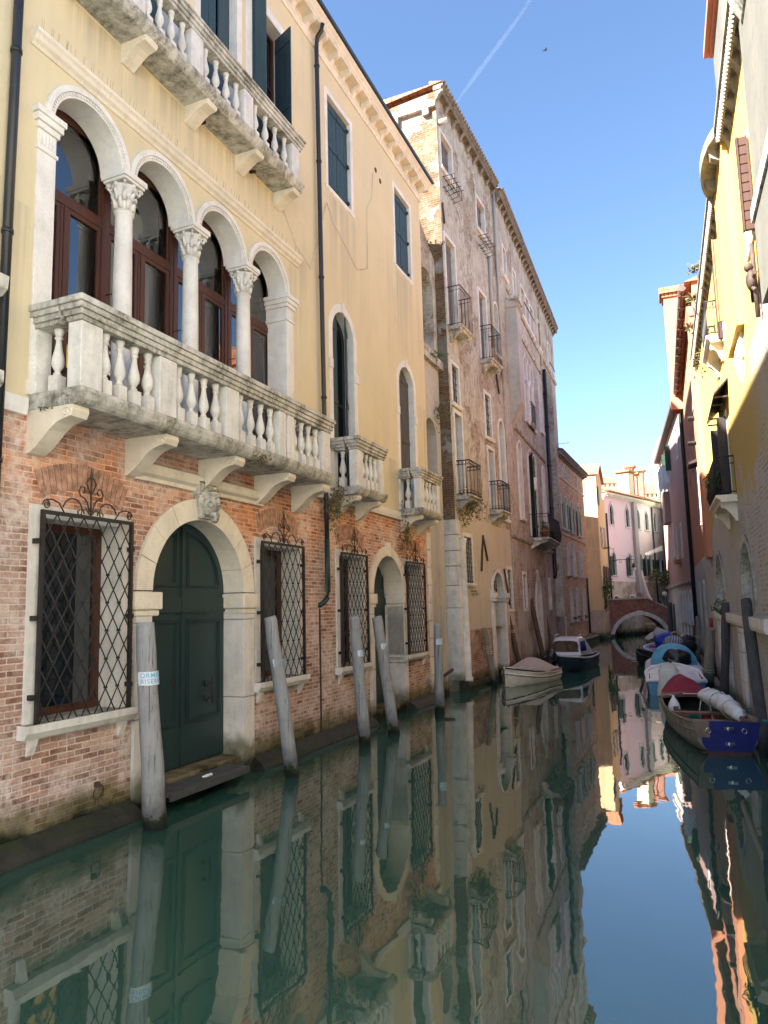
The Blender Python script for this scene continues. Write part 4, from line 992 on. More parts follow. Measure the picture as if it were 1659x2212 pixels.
def gothic_house():
    t = thing('gothic_palace', 'old grey gothic palace with pointed windows and a green shuttered balcony door', 'building', B2.P(7, 0, 0))
    a0, a1, zt = -.4, 16.3, 20.15
    W = [((.5, 1.15, 17.0, 18.3), 'rect'), ((2.75, 3.35, 16.9, 18.2), 'rect'), ((4.7, 5.7, 16.8, 18.3), 'rect'), ((5.95, 6.95, 16.8, 18.3), 'rect'), ((7.2, 8.2, 16.8, 18.3), 'rect'), ((9.7, 10.5, 16.9, 18.4), 'rect'), ((13.4, 14.1, 16.9, 18.4), 'rect'),
         ((2.55, 3.15, 13.2, 15.0), 'goth'), ((4.35, 5.1, 11.5, 14.8), 'goth'), ((5.3, 6.05, 11.5, 14.8), 'goth'), ((6.25, 7.0, 11.5, 14.8), 'goth'), ((9.0, 9.75, 12.0, 15.0), 'goth'), ((12.2, 12.9, 12.0, 15.0), 'goth'),
         ((1.75, 2.55, 6.5, 9.9), 'round'), ((4.3, 5.15, 5.85, 10.0), 'round'), ((5.5, 6.35, 5.85, 10.0), 'round'), ((8.5, 9.2, 6.9, 9.95), 'round'), ((12.0, 12.7, 6.9, 9.95), 'round'),
         ((1.6, 2.25, 2.55, 4.0), 'rect'), ((8.75, 9.4, 2.5, 3.95), 'rect'), ((12.2, 12.8, 2.5, 3.9), 'rect'), ((4.75, 5.95, .3, 4.1), 'goth')]
    ops = [op(*w, k, rev=.3) for w, k in W]
    MB(B2).wall(a0, a1, 5.4, zt, [o for o in ops if o['z0'] > 5.4], 0).build('wall', 'brick_old2', t)
    MB(B2).wall(a0, 14.9, -.6, 5.4, [o for o in ops if o['z0'] < 5.4], 0).build('brick_wall', 'brick_low2', t)
    body(B2, t, a0, a1, zt, 9, 'brick_old2', eave=.28, rise=.8, rz=.2)
    eave(B2, t, a0, a1+.2, zt, .32, .6, bh=.3)
    for (w, k) in W:
        z0, z1 = w[2], w[3]
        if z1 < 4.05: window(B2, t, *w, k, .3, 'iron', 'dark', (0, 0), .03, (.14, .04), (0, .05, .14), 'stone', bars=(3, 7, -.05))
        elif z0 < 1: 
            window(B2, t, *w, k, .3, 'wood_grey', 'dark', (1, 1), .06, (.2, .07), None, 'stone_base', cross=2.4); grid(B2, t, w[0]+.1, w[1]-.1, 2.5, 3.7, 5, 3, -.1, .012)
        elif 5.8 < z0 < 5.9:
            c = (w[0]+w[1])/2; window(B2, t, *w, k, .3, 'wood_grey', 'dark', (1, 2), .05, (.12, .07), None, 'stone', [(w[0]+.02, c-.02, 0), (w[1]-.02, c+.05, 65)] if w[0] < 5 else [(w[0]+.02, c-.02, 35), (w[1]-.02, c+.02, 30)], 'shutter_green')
        else: window(B2, t, *w, k, .3, 'wood_old', 'glass', (1, 2 if z1-z0 > 2 else 1), .05, (.11, .06), (.03, .13, .14), 'stone_clean', [(w[0]+.02, (w[0]+w[1])/2, 0)] if z0 > 16 and w[0] < 9 else None, 'wood_old')
    s = MB(B2)
    for z, x0, x1 in ((5.45, a0, a1), (10.35, 1.4, 9.9), (15.4, 2.2, 9.9), (16.55, 1.0, a1)): s.prism([(0, z), (.06, z), (.12, z+.08), (.12, z+.13), (0, z+.16)], x0, x1)
    s.build('string_course', 'stone_dirty', t)
    for x in (5.2, 6.15): MB(B2).lathe(x, .06, [(.11, 11.5), (.09, 11.6), (.08, 13.2), (.12, 13.25), (.1, 13.35), (.16, 13.6)], 10).build('column', 'stone_clean', t)
    MB(B2).lathe(5.32, .08, [(.13, 8.2), (.16, 8.35), (.13, 8.45), (.2, 8.8)], 10).build('capital', 'stone_clean', t)
    b = MB(B2); b.box(.62, 1.55, 0, .5, 11.3, 15.5); b.prism([(0, 15.5), (.5, 15.5), (.62, 15.55), (.62, 15.62), (0, 15.9)], .55, 1.62); b.prism([(0, 11.3), (.5, 11.3), (.3, 11.0), (.0, 10.4)], .62, 1.55)
    b.build('chimney_breast', 'plaster_grey', t)
    cb = MB(B2); cb.prism([(0, 16.0), (.55, 16.0), (.6, 16.08), (0, 16.25)], .9, 2.0); cb.build('stone_hood', 'stone_dirty', t)
    iron_balcony(B2, t, 4.0, 7.9, 5.78, .85, 1.1, scrolls=False, curve=.08)
    iron_balcony(B2, t, 5.15, 6.25, 11.5, .2, 1.05, br=False)
    d = MB(B2); d.tube([(10.75, .12, 15.9), (10.75, .12, 4.3), (10.75, .05, 4.1)], .1, 10)
    for z in (14.5, 12.6, 10.4, 8, 6): d.lathe(10.75, .12, [(.1, z-.05), (.13, z-.05), (.13, z+.05), (.1, z+.05)], 10)
    d.build('drainpipe', 'pipe_black', t)
    d = MB(B2); d.box(11.2, 11.9, 0, .45, 2.0, 15.4); d.prism([(0, 15.4), (.45, 15.4), (.2, 15.9), (0, 16.0)], 11.2, 11.9); d.build('chimney_breast', 'brick_old2', t)
    MB(B2).tube([(10.3, .08, 19.4), (10.3, .08, 16)], .06, 8).build('flue', 'plaster_pale', t)
    for pts in ([(4.0, .3, 17.1), (6.9, .3, 17.25)], [(12.0, .3, 16.7), (14.2, .3, 16.8)]): MB(B2).tube(pts, .025, 5).build('iron_rod', 'iron', t)
    q = MB(B2); q.prism([(-.1, -.6), (.2, -.6), (.18, .12), (.12, .24), (-.1, .26)], a0, 14.9); q.build('ledge', 'quay', t)
M['brick_low2'] = brickmat('washed_grey_red_brick', (.36, .25, .185), (.33, .255, .205), (.42, .37, .33), salt=(.58, .53, .50), salt_amt=.8, patch=(.50, .475, .42), patch_thr=.55)

def chimney(name, label, x, y, z0, z1, w, d, mat='plaster_pale', cap='stone_dirty', capz=.22, yaw=0):
    f = Fr(x, y, yaw, 1); t = thing(name, label, 'chimney', f.P(0, 0, z0))
    MB(f).box(-d/2, d/2, -w/2, w/2, z0, z1-capz).build('stack', mat, t)
    c = MB(f); c.box(-d/2-.08, d/2+.08, -w/2-.08, w/2+.08, z1-capz, z1-capz*.6); c.box(-d/2-.2, d/2+.2, -w/2-.2, w/2+.2, z1-capz*.6+.001, z1); c.build('cap', cap, t)
    return t

C = Fr(-7.09, 43.7, 1.35, 1)
def brick_house():
    t = thing('brick_house', 'three storey orange brick house with rows of arched windows and small oval attic windows', 'building', C.P(5, 0, 0))
    a1 = 9.75; W = []
    for x in (2.0, 4.1, 6.75): W.append((x-.28, x+.28, 10.85, 11.5, 'oval'))
    for x in (2.0, 4.1, 6.75): W.append((x-.42, x+.42, 7.35, 9.45, 'round'))
    for x in (2.15, 4.25, 6.85): W.append((x-.38, x+.38, 4.55, 6.52, 'round'))
    for x in (2.45, 4.5, 7.3): W.append((x-.38, x+.38, 1.66, 3.7, 'round'))
    for x in (.4,): W.append((x-.3, x+.3, 7.35, 9.3, 'round'))
    MB(C).wall(0, a1, -.6, 11.95, [op(*w, rev=.22) for w in W], 0).build('wall', 'brick_orange', t)
    body(C, t, 0, a1, 11.95, 8, 'brick_orange', eave=.4, rise=.9, rz=.22)
    for w in W:
        oval = w[4] == 'oval'
        sh = [(w[0], w[0]-.36, 0), (w[1], w[1]+.36, 12)] if w[2] > 7 and not oval else None
        win = window(C, t, *w, .22, 'stone_clean' if w[2] < 2 else 'wood_old', 'glass', (0 if oval else 1, 0 if oval else 2), .045, (.09, .05), None if oval else (.06, .16, .12), 'stone')
        if sh:
            for x0, x1, _ in sh:
                b = MB(C); b.box(min(x0, x1), max(x0, x1), .05, .09, w[2], w[3]-.45); b.build('shutter', 'shutter_green', win)
    eave(C, t, 0, a1+.1, 11.95, .34, .3, bh=.2)
    for z in (10.5, 6.95): MB(C).prism([(0, z), (.05, z), (.08, z+.08), (0, z+.12)], 0, a1).build('string_course', 'stone_cream', t)
    MB(C).prism([(-.1, -.6), (.35, -.6), (.33, .35), (.2, .45), (-.1, .45)], 0, 11.2).build('ledge', 'quay', t)
    MB(C).box(-.12, .12, -.3, .06, .3, 11.95).build('corner_stones', 'stone', t)
    MB(C).tube([(8.6, .1, 4.5), (8.6, .1, .6)], .07, 8).build('drainpipe', 'pipe_black', t)
    for k, x in enumerate((2.4, 4.5, 7.3)):
        plant('potted_plant', ['small green plant on the left ground floor sill of the brick house', 'small green plant on the middle ground floor sill of the brick house', 'small green plant on the right ground floor sill of the brick house'][k], C, x, .12, 1.8, (.16, .1, .14), 60, .05)

D = Fr(-5.95, 53.6, 1.35, 1, k=1.06)
def ochre_house():
    t = thing('ochre_house', 'narrow ochre plastered house with dark red shutters beside the bridge', 'building', D.P(2, 0, 0))
    G = [(.55, 1.0, 9.95, 11.3), (.9, 1.45, 6.9, 8.3), (2.5, 3.0, 7.0, 8.4), (1.6, 2.3, 4.1, 5.4), (3.3, 4.0, 4.1, 5.4), (1.1, 1.5, 2.0, 3.2), (3.0, 3.45, 2.0, 3.2)]
    body_pts = [(0, 2.2), (4.9, 2.2), (4.9, 9.6), (4.1, 9.8), (4.1, 10.7), (3.0, 10.75), (3.0, 11.8), (1.4, 13.1), (0, 12.2)]
    MB(D).plate(body_pts, -6, 0).build('wall', 'plaster_ochre', t)
    MB(D).plate([(0, -.6), (4.9, -.6), (4.9, 2.2), (0, 2.2)], -6, .012).build('base_wall', 'plaster_worn', t)
    for k, g in enumerate(G):
        w = MB(D); w.ring([(g[0]-.07, g[2]-.07), (g[1]+.07, g[2]-.07), (g[1]+.07, g[3]+.07), (g[0]-.07, g[3]+.07)], [(g[0], g[2]), (g[1], g[2]), (g[1], g[3]), (g[0], g[3])], -.05, .05); w.box(g[0], g[1], .012, .02, g[2], g[3])
        wn_ = w.build('window', 'stone_dirty', t)
        MB(D).box(g[0], g[1], .02, .03, g[2], g[3]).build('pane', 'glass', wn_)
        if k in (3, 4):
            for x0, x1 in ((g[0]-.5, g[0]-.04), (g[1]+.04, g[1]+.5)): MB(D).box(x0, x1, .05, .09, g[2]-.05, g[3]+.05).build('shutter', 'shutter_red', wn_)
        if k == 0: MB(D).box(g[0]-.35, g[0]-.03, .05, .09, g[2], g[3]).build('shutter', 'shutter_brown', wn_)
    r = MB(D); r.add([(-.15, .2, 12.15), (1.4, .2, 13.2), (1.4, -6.2, 13.2), (-.15, -6.2, 12.15), (3.1, .2, 11.8), (3.1, -6.2, 11.8)], [(0, 1, 2, 3), (1, 4, 5, 2)]); r.build('roof', 'tile', t)
    MB(D).tube([(4.2, .1, 9.7), (4.2, .12, .8)], .06, 8).build('drainpipe', 'pipe_black', t)
    MB(D).prism([(-.1, -.6), (.3, -.6), (.28, .25), (.2, .36), (-.1, .36)], 0, 4.9).build('ledge', 'quay', t)
    plant('hanging_plant', 'bushy green trailing plant hanging at the near corner of the ochre house', D, .15, .4, 3.9, (.5, .4, .5), 420, .09, droop=.9)
    plant('creeper', 'dark green creeper on the lower corner of the ochre house', D, .1, .2, 2.6, (.2, .25, .6), 160, .08)
    plant('flower_box', 'pink flowers in a box under the red shutters of the ochre house', D, 2.1, .2, 3.95, (.6, .15, .14), 120, .06, flowers=70)
    plant('flower_box', 'small dry plants in a rack under the upper window of the ochre house', D, 1.3, .25, 6.75, (.5, .15, .12), 60, .06, mat='leaf_dry')
M['plaster_worn'] = plaster('peeling_plaster', (.5, .4, .32), (.36, .25, .2), streak=(.2, .17, .13), samt=.8, spots=.6, mossy=True)
M['shutter_red'] = wood('dark_red_shutter_paint', (.09, .018, .015), (.12, .03, .022), .6)

F = Fr(-4.1, 58.6, 20, 1, k=1.12)
def pink_house():
    t = thing('pink_house', 'long pale pink house with pointed gothic windows standing across the end of the canal', 'building', F.P(1, 0, 0))
    U = [(x-.32, x+.32, 8.55, 10.2, 'goth') for x in (-3.2, -.45, 1.45, 3.1, 4.85, 7.2)]
    L = [(x-.33, x+.33, 4.75, 6.6, 'goth') for x in (-3.25, -.5, 1.45, 2.4, 3.25, 5.1)]
    S = [(-.85, -.1, 2.55, 3.2, 'rect'), (1.9, 2.6, 2.55, 3.2, 'rect'), (5.95, 6.5, 1.5, 3.3, 'rect')]
    R = [(-3.9, -2.6, 1.2, 3.2, 'round'), (4.3, 5.3, 1.2, 2.9, 'round')]
    W = U+L+S+R
    MB(F).wall(-4.3, 13, 4.3, 10.9, [op(*w, rev=.18) for w in U+L], 0).build('wall', 'plaster_pink', t)
    MB(F).wall(-4.3, 13, -.6, 4.3, [op(*w, rev=.18) for w in S+R], 0).build('base_wall', 'brick_pinkish', t)
    body(F, t, -4.3, 13, 10.9, 7, 'plaster_pink', eave=.35, rise=1.6)
    for w in W:
        g = window(F, t, *w, .18, 'wood_old', 'glass' if w in U else 'dark', (0, 1), .04, (.11, .05), (.03, .1, .1) if w in U+L else None, 'stone')
        if w in L:
            for x0, x1 in ((w[0]-.34, w[0]-.02), (w[1]+.02, w[1]+.34)):
                if w[0] > 1 or x1 < w[0]: MB(F).box(x0, x1, .06, .1, w[2], w[3]-.45).build('shutter', 'shutter_green', g)
    c = MB(F); c.prism([(0, 10.55), (.08, 10.55), (.12, 10.68), (.3, 10.8), (.34, 10.9), (0, 10.9)], -4.3, 13)
    for k in range(55): x = -4.2+k*.31; c.box(x, x+.12, .05, .26, 10.62, 10.78)
    c.build('cornice', 'stone_cream', t)
    b = MB(F); b.prism([(0, 3.4), (.34, 3.4), (.22, 5.2), (.22, 10.55), (0, 10.55)], .38, .95); b.build('buttress', 'plaster_greypink', t)
    MB(F).prism([(0, 2.6), (.9, 2.6), (.5, 3.4), (.25, 4.4), (.1, 5.2), (0, 5.2)], 1.15, 1.5).build('flared_buttress', 'plaster_pink', t)
    MB(F).tube([(4.1, .1, 10.5), (4.1, .12, 1.6)], .06, 8).build('drainpipe', 'pipe_black', t)
    tl = MB(F)
    for k in range(82): x = -4.2+k*.21; tl.tube([(x, .42, 10.98), (x, -.4, 11.36)], .07, 6)
    tl.build('tile_edge', 'tile', t)
    plant('flower_box', 'red and pink geraniums in a box under the shuttered windows of the pink house', F, 2.7, .3, 4.7, (1.1, .2, .28), 330, .07, flowers=170)
    w = chimney('chimney', 'big cream square chimney rising from the front of the pink house roof', -4.85, 66.9, 10.8, 14.5, 1.05, 1.05, 'plaster_pale', 'tile', .25, 20)
    s = thing('quay', 'paved landing in front of the pink house beyond the bridge', 'quay', F.P(2, .5, 0))
    MB(F).box(1.5, 13, .05, 2.2, -.6, .95).build('quay_wall', 'brick_orange', s); MB(F).box(1.45, 13, .0, 2.3, .951, 1.1).build('coping', 'stone', s)
M['brick_pinkish'] = brickmat('plaster_losing_brick', (.44, .26, .18), (.4, .25, .18), (.5, .42, .35), salt=(.6, .5, .42), salt_amt=.7, patch=(.6, .45, .37), patch_thr=.53)
M['plaster_greypink'] = plaster('greyed_pink_plaster', (.46, .40, .39), (.38, .34, .33), streak=(.2, .18, .18), samt=.6)

def background():
    def house(label, x, y, w, d, z, rise, yaw, mat):
        f = Fr(x, y, yaw, 1); t = thing('house', label, 'building', f.P(0, 0, 0))
        b = MB(f); b.box(-w/2, w/2, -d, 0, 0, z); b.build('wall', mat, t)
        r = MB(f); e = .4; r.add([(-w/2-e, e, z), (w/2+e, e, z), (w/2+e, -d-e, z), (-w/2-e, -d-e, z), (-w/2+w*.2, -d/2, z+rise), (w/2-w*.2, -d/2, z+rise)], [(0, 1, 5, 4), (1, 2, 5), (2, 3, 4, 5), (3, 0, 4), (0, 3, 2, 1)]); r.build('roof', 'tile', t)
        c = MB(f)
        for k in range(int(w/.5)): c.box(-w/2+k*.5, -w/2+k*.5+.2, 0, .3, z-.3, z-.03)
        c.box(-w/2-.1, w/2+.1, 0, .1, z-.6, z-.3); c.build('cornice', 'stone', t)
        for k in range(3): 
            x = -w/2+w*(k+.5)/3; m = MB(f).ring([(x-.5, z-2.3), (x+.5, z-2.3), (x+.5, z-.9), (x-.5, z-.9)], [(x-.4, z-2.2), (x+.4, z-2.2), (x+.4, z-1.), (x-.4, z-1.)], .0, .08).build('window', 'stone', t); MB(f).box(x-.4, x+.4, .0, .03, z-2.2, z-1.).build('pane', 'glass', m)
    house('white house with a low tiled roof far behind the cream chimney', -8.6, 78, 7, 7, 15.4, 1.5, 60, 'plaster_white')
    house('white house with orange tiles peeping over the right end of the pink house', -2.0, 79, 6.5, 7, 13.9, 1.4, 62, 'plaster_white')
    house('distant low roofed house behind the two white houses', -5, 94, 12, 9, 16.6, 1.6, 88, 'plaster_pale')
    chimney('chimney', 'tall brick chimney with a flat cap standing behind the cream chimney', -4.9, 74.4, 12.5, 16.35, .62, .62, 'brick_bridge', 'tile', .35, 10)
    chimney('chimney', 'lower twin brick chimney right of the tall brick chimney', -3.9, 74.4, 12.5, 15.85, .5, .6, 'brick_bridge', 'tile', .3, 10)
    chimney('chimney', 'stubby brick chimney between the two other brick chimneys', -4.45, 74.5, 12.5, 15.6, .4, .6, 'brick_bridge', 'tile', .3, 10)
    q = B2.P(1.0, -1.5, 0); chimney('chimney', 'pale roof chimney with a weed beside it on the gothic palace', q.x, q.y, 19.6, 22.3, .8, .9, 'plaster_grey', 'stone_dirty', .3, 0)
    q = B2.P(11.5, -1.2, 0); chimney('chimney', 'small pale chimney near the far end of the gothic palace roof', q.x, q.y, 19.6, 21.7, .7, .8, 'plaster_grey', 'stone_dirty', .3, 0)
    plant('weed', 'yellow green weed sprouting on the roof edge beside the pale chimney', B2, .2, -.2, 20.4, (.35, .35, .5), 180, .07)

def bridge():
    fr = Fr(-5.7, 57.0, 90-14, 1, k=1.06)      # s runs across the canal, o towards the camera
    t = thing('bridge', 'small arched brick footbridge with a pale stone arch ring', 'bridge', fr.P(2, 0, 0))
    c, r, zc = 2.0, 2.02, -.26; n = 24
    top = [(0, 2.92), (2.55, 3.0), (3.1, 2.72), (4.9, 1.75), (6.2, 1.1)]
    arc = [(c-r*math.cos(math.pi*k/n), zc+r*math.sin(math.pi*k/n)) for k in range(n+1)]
    def topz(x):
        for (x0, z0), (x1, z1) in zip(top, top[1:]):
            if x <= x1: return z0+(z1-z0)*(x-x0)/(x1-x0)
        return top[-1][1]
    b = MB(fr)
    for o in (0, -2.4):
        for p, q in zip(arc, arc[1:]): b.poly([(p[0], o, p[1]), (q[0], o, q[1]), (q[0], o, topz(q[0])), (p[0], o, topz(p[0]))])
        b.poly([(-.6, o, -.6), (arc[0][0], o, -.6), (arc[0][0], o, topz(arc[0][0])), (-.6, o, 2.9)])
        xs = [arc[-1][0], 4.9, 6.2]
        for xa, xb in zip(xs, xs[1:]): b.poly([(xa, o, -.6), (xb, o, -.6), (xb, o, topz(xb)), (xa, o, topz(xa))])
        ts = [0, 2.55, 3.1, 4.9, 6.2]
    for p, q in zip(arc, arc[1:]): b.poly([(p[0], 0, p[1]), (q[0], 0, q[1]), (q[0], -2.4, q[1]), (p[0], -2.4, p[1])])
    b.build('wall', 'brick_bridge', t)
    s = MB(fr); nv = 13
    for i in range(nv):
        def at(R, q): th = math.pi*q/nv; return (c-R*math.cos(th), zc+R*math.sin(th))
        k = (.07 if i == nv//2 else 0)
        s.ring([at(r+.27+k, i+.02+j*.24) for j in range(5)], [at(r-.012, i+.02+j*.24) for j in range(5)], -.3, .05+k*.5, False)
    s.build('arch_ring', 'stone', t)
    for k, o in enumerate((0.06, -2.0)):
        cp = MB(fr); L = [(-.6, 2.9)] + top[0:]
        for (x0, z0), (x1, z1) in zip(L, L[1:]): cp.add([(x0, o, z0), (x1, o, z1), (x1, o, z1+.12), (x0, o, z0+.12), (x0, o-.42, z0), (x1, o-.42, z1), (x1, o-.42, z1+.12), (x0, o-.42, z0+.12)], [(0, 1, 2, 3), (4, 7, 6, 5), (3, 2, 6, 7), (0, 4, 5, 1), (0, 3, 7, 4), (1, 5, 6, 2)])
        cp.build('coping', 'stone_dirty' if k == 0 else 'stone', t)
    dk = MB(fr); dk.add([(x, o, topz(x)-.9) for o in (-.3, -2.1) for x in (-.6, 2.5, 5.5)], [(0, 1, 4, 3), (1, 2, 5, 4)]); dk.build('deck', 'stone_dirty', t)

alley_wall(); plaster_house(); gothic_house(); brick_house(); ochre_house(); pink_house(); background(); bridge()

def lamp():
    q = D.P(4.4, 0, 5.95); t = thing('wall_lantern', 'black iron lantern on a long wall bracket above the bridge', 'lamp', q)
    a = MB(D); a.tube([(4.4, 0, 5.95), (4.4, .9, 6.05), (4.4, 1.9, 6.0)], .025, 6); a.tube([(4.4, 0, 5.5), (4.4, .35, 5.85), (4.4, .7, 6.02)], .018, 5); a.tube([(4.4, .9+.1*math.cos(k*.6), 5.9+.1*math.sin(k*.6)) for k in range(11)], .014, 5)
    a.tube([(4.4, 1.88, 6.0), (4.4, 1.88, 5.75)], .014, 5); a.build('bracket', 'iron', t)
    l = MB(D); l.lathe(4.4, 1.88, [(.03, 5.76), (.09, 5.7), (.16, 5.5), (.19, 5.42), (.19, 5.38)], 8); l.build('lamp_shade', 'pipe_green', t)
    g = MB(D); g.lathe(4.4, 1.88, [(.15, 5.38), (.13, 5.25), (.08, 5.16)], 8); g.build('lamp_glass', 'white_paint', t)
    w = MB(); p0, p1 = D.P(4.2, 0, 6.55), Vector((-1.9, 60.2, 6.75))
    for k in range(4): 
        w.tube([p0.lerp(p1, i/10)+Vector((0, 0, -.35*math.sin(math.pi*i/10)*(1+.12*k)+ (i/10)*.12*k)) for i in range(11)], .006, 4)
    tag(w.build('washing_line', 'rope'), 'white washing lines strung across the canal above the bridge', 'washing line')
lamp()

# ------------------------------------------------------------------ right bank
GK = 1.09
G = Fr(.65, 23, -1.9, -1, k=GK)
J = Fr(.15, 38, -5.5, -1, k=GK)

def lemon_house():
    t = thing('lemon_house', 'lemon yellow house over a spalled grey brick base with jagged stone eaves', 'building', G.P(-8, 0, 0))
    a0, a1, zt = -17.8, .2, 10.0
    SH = (-13.15, -12.35, 7.5, 8.75); S2 = (-9.25, -8.1, 7.75, 9.35); SB = (-7.25, -6.2, 4.75, 6.5)
    AR = [(-9.65, -7.75, 2.45, 3.75, 'round'), (-3.4, -.6, 2.4, 3.95, 'round')]
    up = [op(*SH, rev=.14, g=.02), op(*S2, rev=.14, g=.02)]
    MB(G).wall(a0, a1, 6.4, zt+.1, up, 0).build('plaster_wall', 'lemon_spalled', t)
    MB(G).wall(a0, a1, -.9, 6.4, [op(*SB, rev=.14, g=.02)] + [op(*q, rev=.18) for q in AR], 0).build('wall', 'grey_spalled', t)
    body(G, t, a0, a1, 10.3, 8, 'plaster_lemon', eave=.1, rise=1.4, z0=-.9)
    # stone eave that bulges round a chimney breast
    eave(G, t, a0, -11.3, zt, .20, .42, tooth=.08, bh=.26, tile=False); eave(G, t, -9.5, a1, zt, .20, .42, tooth=.08, bh=.26, tile=False)
    bb = MB(G); bb.box(-11.25, -9.6, 0, .11, 6.9, zt); bb.build('chimney_breast', 'plaster_lemon', t)
    e = MB(G); pts = []
    for k in range(9): u = k/8; pts.append((-11.35+1.9*u, .2+.16*math.sin(math.pi*u)**.7))
    for (x0, o0), (x1, o1) in zip(pts, pts[1:]):
        e.add([(x0, 0, zt), (x1, 0, zt), (x1, o1, zt), (x0, o0, zt), (x0, 0, zt+.17), (x1, 0, zt+.17), (x1, o1, zt+.17), (x0, o0, zt+.17)], [(0, 1, 2, 3), (4, 7, 6, 5), (3, 2, 6, 7)])
    e.build('eave', 'dogtooth', t)
    for x in (-10.9, -10.0): MB(G).prism([(0, zt), (.28, zt), (.24, zt-.12), (.1, zt-.2), (0, zt-.26)], x-.08, x+.08).build('eave_bracket', 'dogtooth', t)
    p = MB(G); p.prism([(0, 6.5), (.03, 6.5), (.05, 6.9), (.11, 7.0), (0, 7.1)], -10.9, -10.1); p.prism([(0, 6.25), (.06, 6.45), (.09, 6.62), (.06, 6.8), (0, 7.0)], -10.75, -10.25); p.build('diamond_boss', 'stone_cream', t)
    # plastered pier at the near corner
    q = MB(G); q.box(-17.8, -13.78, 0, .1, 6.2, 7.25); q.box(-17.8, -13.85, 0, .08, 7.5, 9.9); q.build('pier', 'plaster_pier', t)
    MB(G).box(-17.8, -13.74, 0, .13, 7.251, 7.42).build('pier_cap', 'stone_dirty', t)
    br = MB(G); br.prism([(0, 9.55), (.10, 9.6), (.18, 9.75), (.22, 9.9), (.22, 10.0), (0, 10.05)], -15.2, -14.2); bevel(br.build('corner_bracket', 'stone_dirty', t), .01)
    an = MB(G); an.tube([(-13.1, .06, 7.3), (-13.1, .06, 6.3)], .03, 6); an.sphere((-13.1, .1, 6.8), (.11, .07, .14), 8, 6); an.sphere((-13.1, .12, 6.98), (.06, .06, .06), 8, 6); an.tube([(-13.35, .08, 6.8), (-12.85, .08, 6.85)], .03, 6); an.tube([(-13.25, .08, 6.6), (-13.1, .1, 6.72), (-12.98, .08, 6.55)], .028, 6)
    an.build('iron_anchor', 'iron_rust', t)
    # windows and shutters
    window(G, t, *SH, 'rect', .14, 'wood_brown', 'dark', (0, 1), .04, (.07, .02), (0, .04, .08), 'stone_clean')
    leaf(G, t, -13.25, -13.2, 7.42, 8.72, .02, .155, 'shutter_brown', 10)
    window(G, t, *S2, 'rect', .14, 'wood_brown', 'dark', (0, 1), .04, (.06, .02), None, 'stone_clean')
    leaf(G, t, -9.3, -9.26, 7.7, 9.28, .02, .185, 'shutter_tan', 1); leaf(G, t, -8.1, -8.05, 7.8, 9.3, .02, .1, 'shutter_brown', 2)
    window(G, t, *SB, 'rect', .14, 'wood_brown', 'dark', (1, 1), .04, (.06, .02), None, 'stone_clean')
    leaf(G, t, -7.3, -7.26, 4.85, 6.42, .02, .19, 'shutter_dark', 5); leaf(G, t, -6.2, -6.15, 4.9, 6.4, .02, .24, 'shutter_dark', 1); leaf(G, t, -6.75, -6.7, 4.85, 6.45, .02, .1, 'shutter_dark', 3)
    aw = MB(G); aw.add([(-8.2, 0, 6.95), (-5.6, 0, 6.95), (-5.6, .27, 6.66), (-8.2, .27, 6.66), (-8.2, 0, 6.99), (-5.6, 0, 6.99), (-5.6, .27, 6.70), (-8.2, .27, 6.70)], [(0, 1, 2, 3), (4, 7, 6, 5), (3, 2, 6, 7), (0, 3, 7, 4), (1, 5, 6, 2)])
    for k in range(5): aw.box(-8.1+k*.6, -8.06+k*.6, .02, .25, 6.62, 6.65)
    aw.build('canopy', 'shutter_dark', t)
    iron_balcony(G, t, -7.95, -6.5, 7.93, .27, .72, scrolls=True, mat='stone_cream')
    iron_balcony(G, t, -8.0, -5.9, 4.72, .33, .75, mat='stone_cream', curve=.07)
    for q_ in AR:
        window(G, t, *q_, .18, 'stone_dirty', 'niche', (0, 0), .03, (.13, .03), None, 'stone_dirty')
    s = MB(G); s.prism([(0, 2.2), (.08, 2.2), (.1, 2.26), (.1, 2.42), (0, 2.44)], -11.2, a1); s.build('stone_ledge', 'stone', t)
    for x0, x1 in ((-7.2, -6.4), (-3.9, -3.0), (-.9, -.1), (-12.2, -11.2)):
        z = .25; k = 0
        while z < 2.15: h = .38+.1*((k*7) % 3); MB(G).box(x0+.05*(k % 2), x1-.05*(k % 2), 0, .06, z, min(z+h, 2.18)-.012).build('pier_stone', 'stone_base', t); z += h; k += 1
    l = MB(G); l.prism([(-.05, -.9), (.24, -.9), (.22, .1), (.16, .22), (-.05, .25)], -17.8, -3.6); l.prism([(-.05, -.9), (.34, -.9), (.32, .16), (.24, .27), (-.05, .3)], -3.6, .4); l.build('ledge', 'quay', t)
    plant('balcony_plant', 'leafy green plant on the lower iron balcony of the lemon house', G, -7.0, .2, 5.2, (.4, .16, .3), 200, .05)
    plant('balcony_plant', 'trailing plant with purple leaves on the upper balcony of the lemon house', G, -6.4, .28, 8.05, (.22, .12, .25), 120, .045, 'leaf_dry', .5)
    plant('wall_fern', 'small green fern growing on the stone ledge beside the blind arch', G, -3.5, .1, 2.6, (.3, .12, .22), 140, .06)
    for k, (x, l_) in enumerate(((-6.0, 'dry weed tuft on the near part of the jagged eave'), (-4.3, 'dry grassy weeds along the middle of the jagged eave'), (-2.2, 'largest dry weed tuft at the far end of the jagged eave'))):
        plant('eave_weed', l_, G, x, .2, zt+.3, (.3, .12, .2), 90, .06, 'leaf_dry')
    c = G.P(-7.3, -.75, 0); chimney('chimney', 'tall pale chimney with a red cap behind the lemon house eave', c.x, c.y, 10, 16.6, .65, 2.2, 'plaster_pier', 'plaster_orange', .3, -1.9)

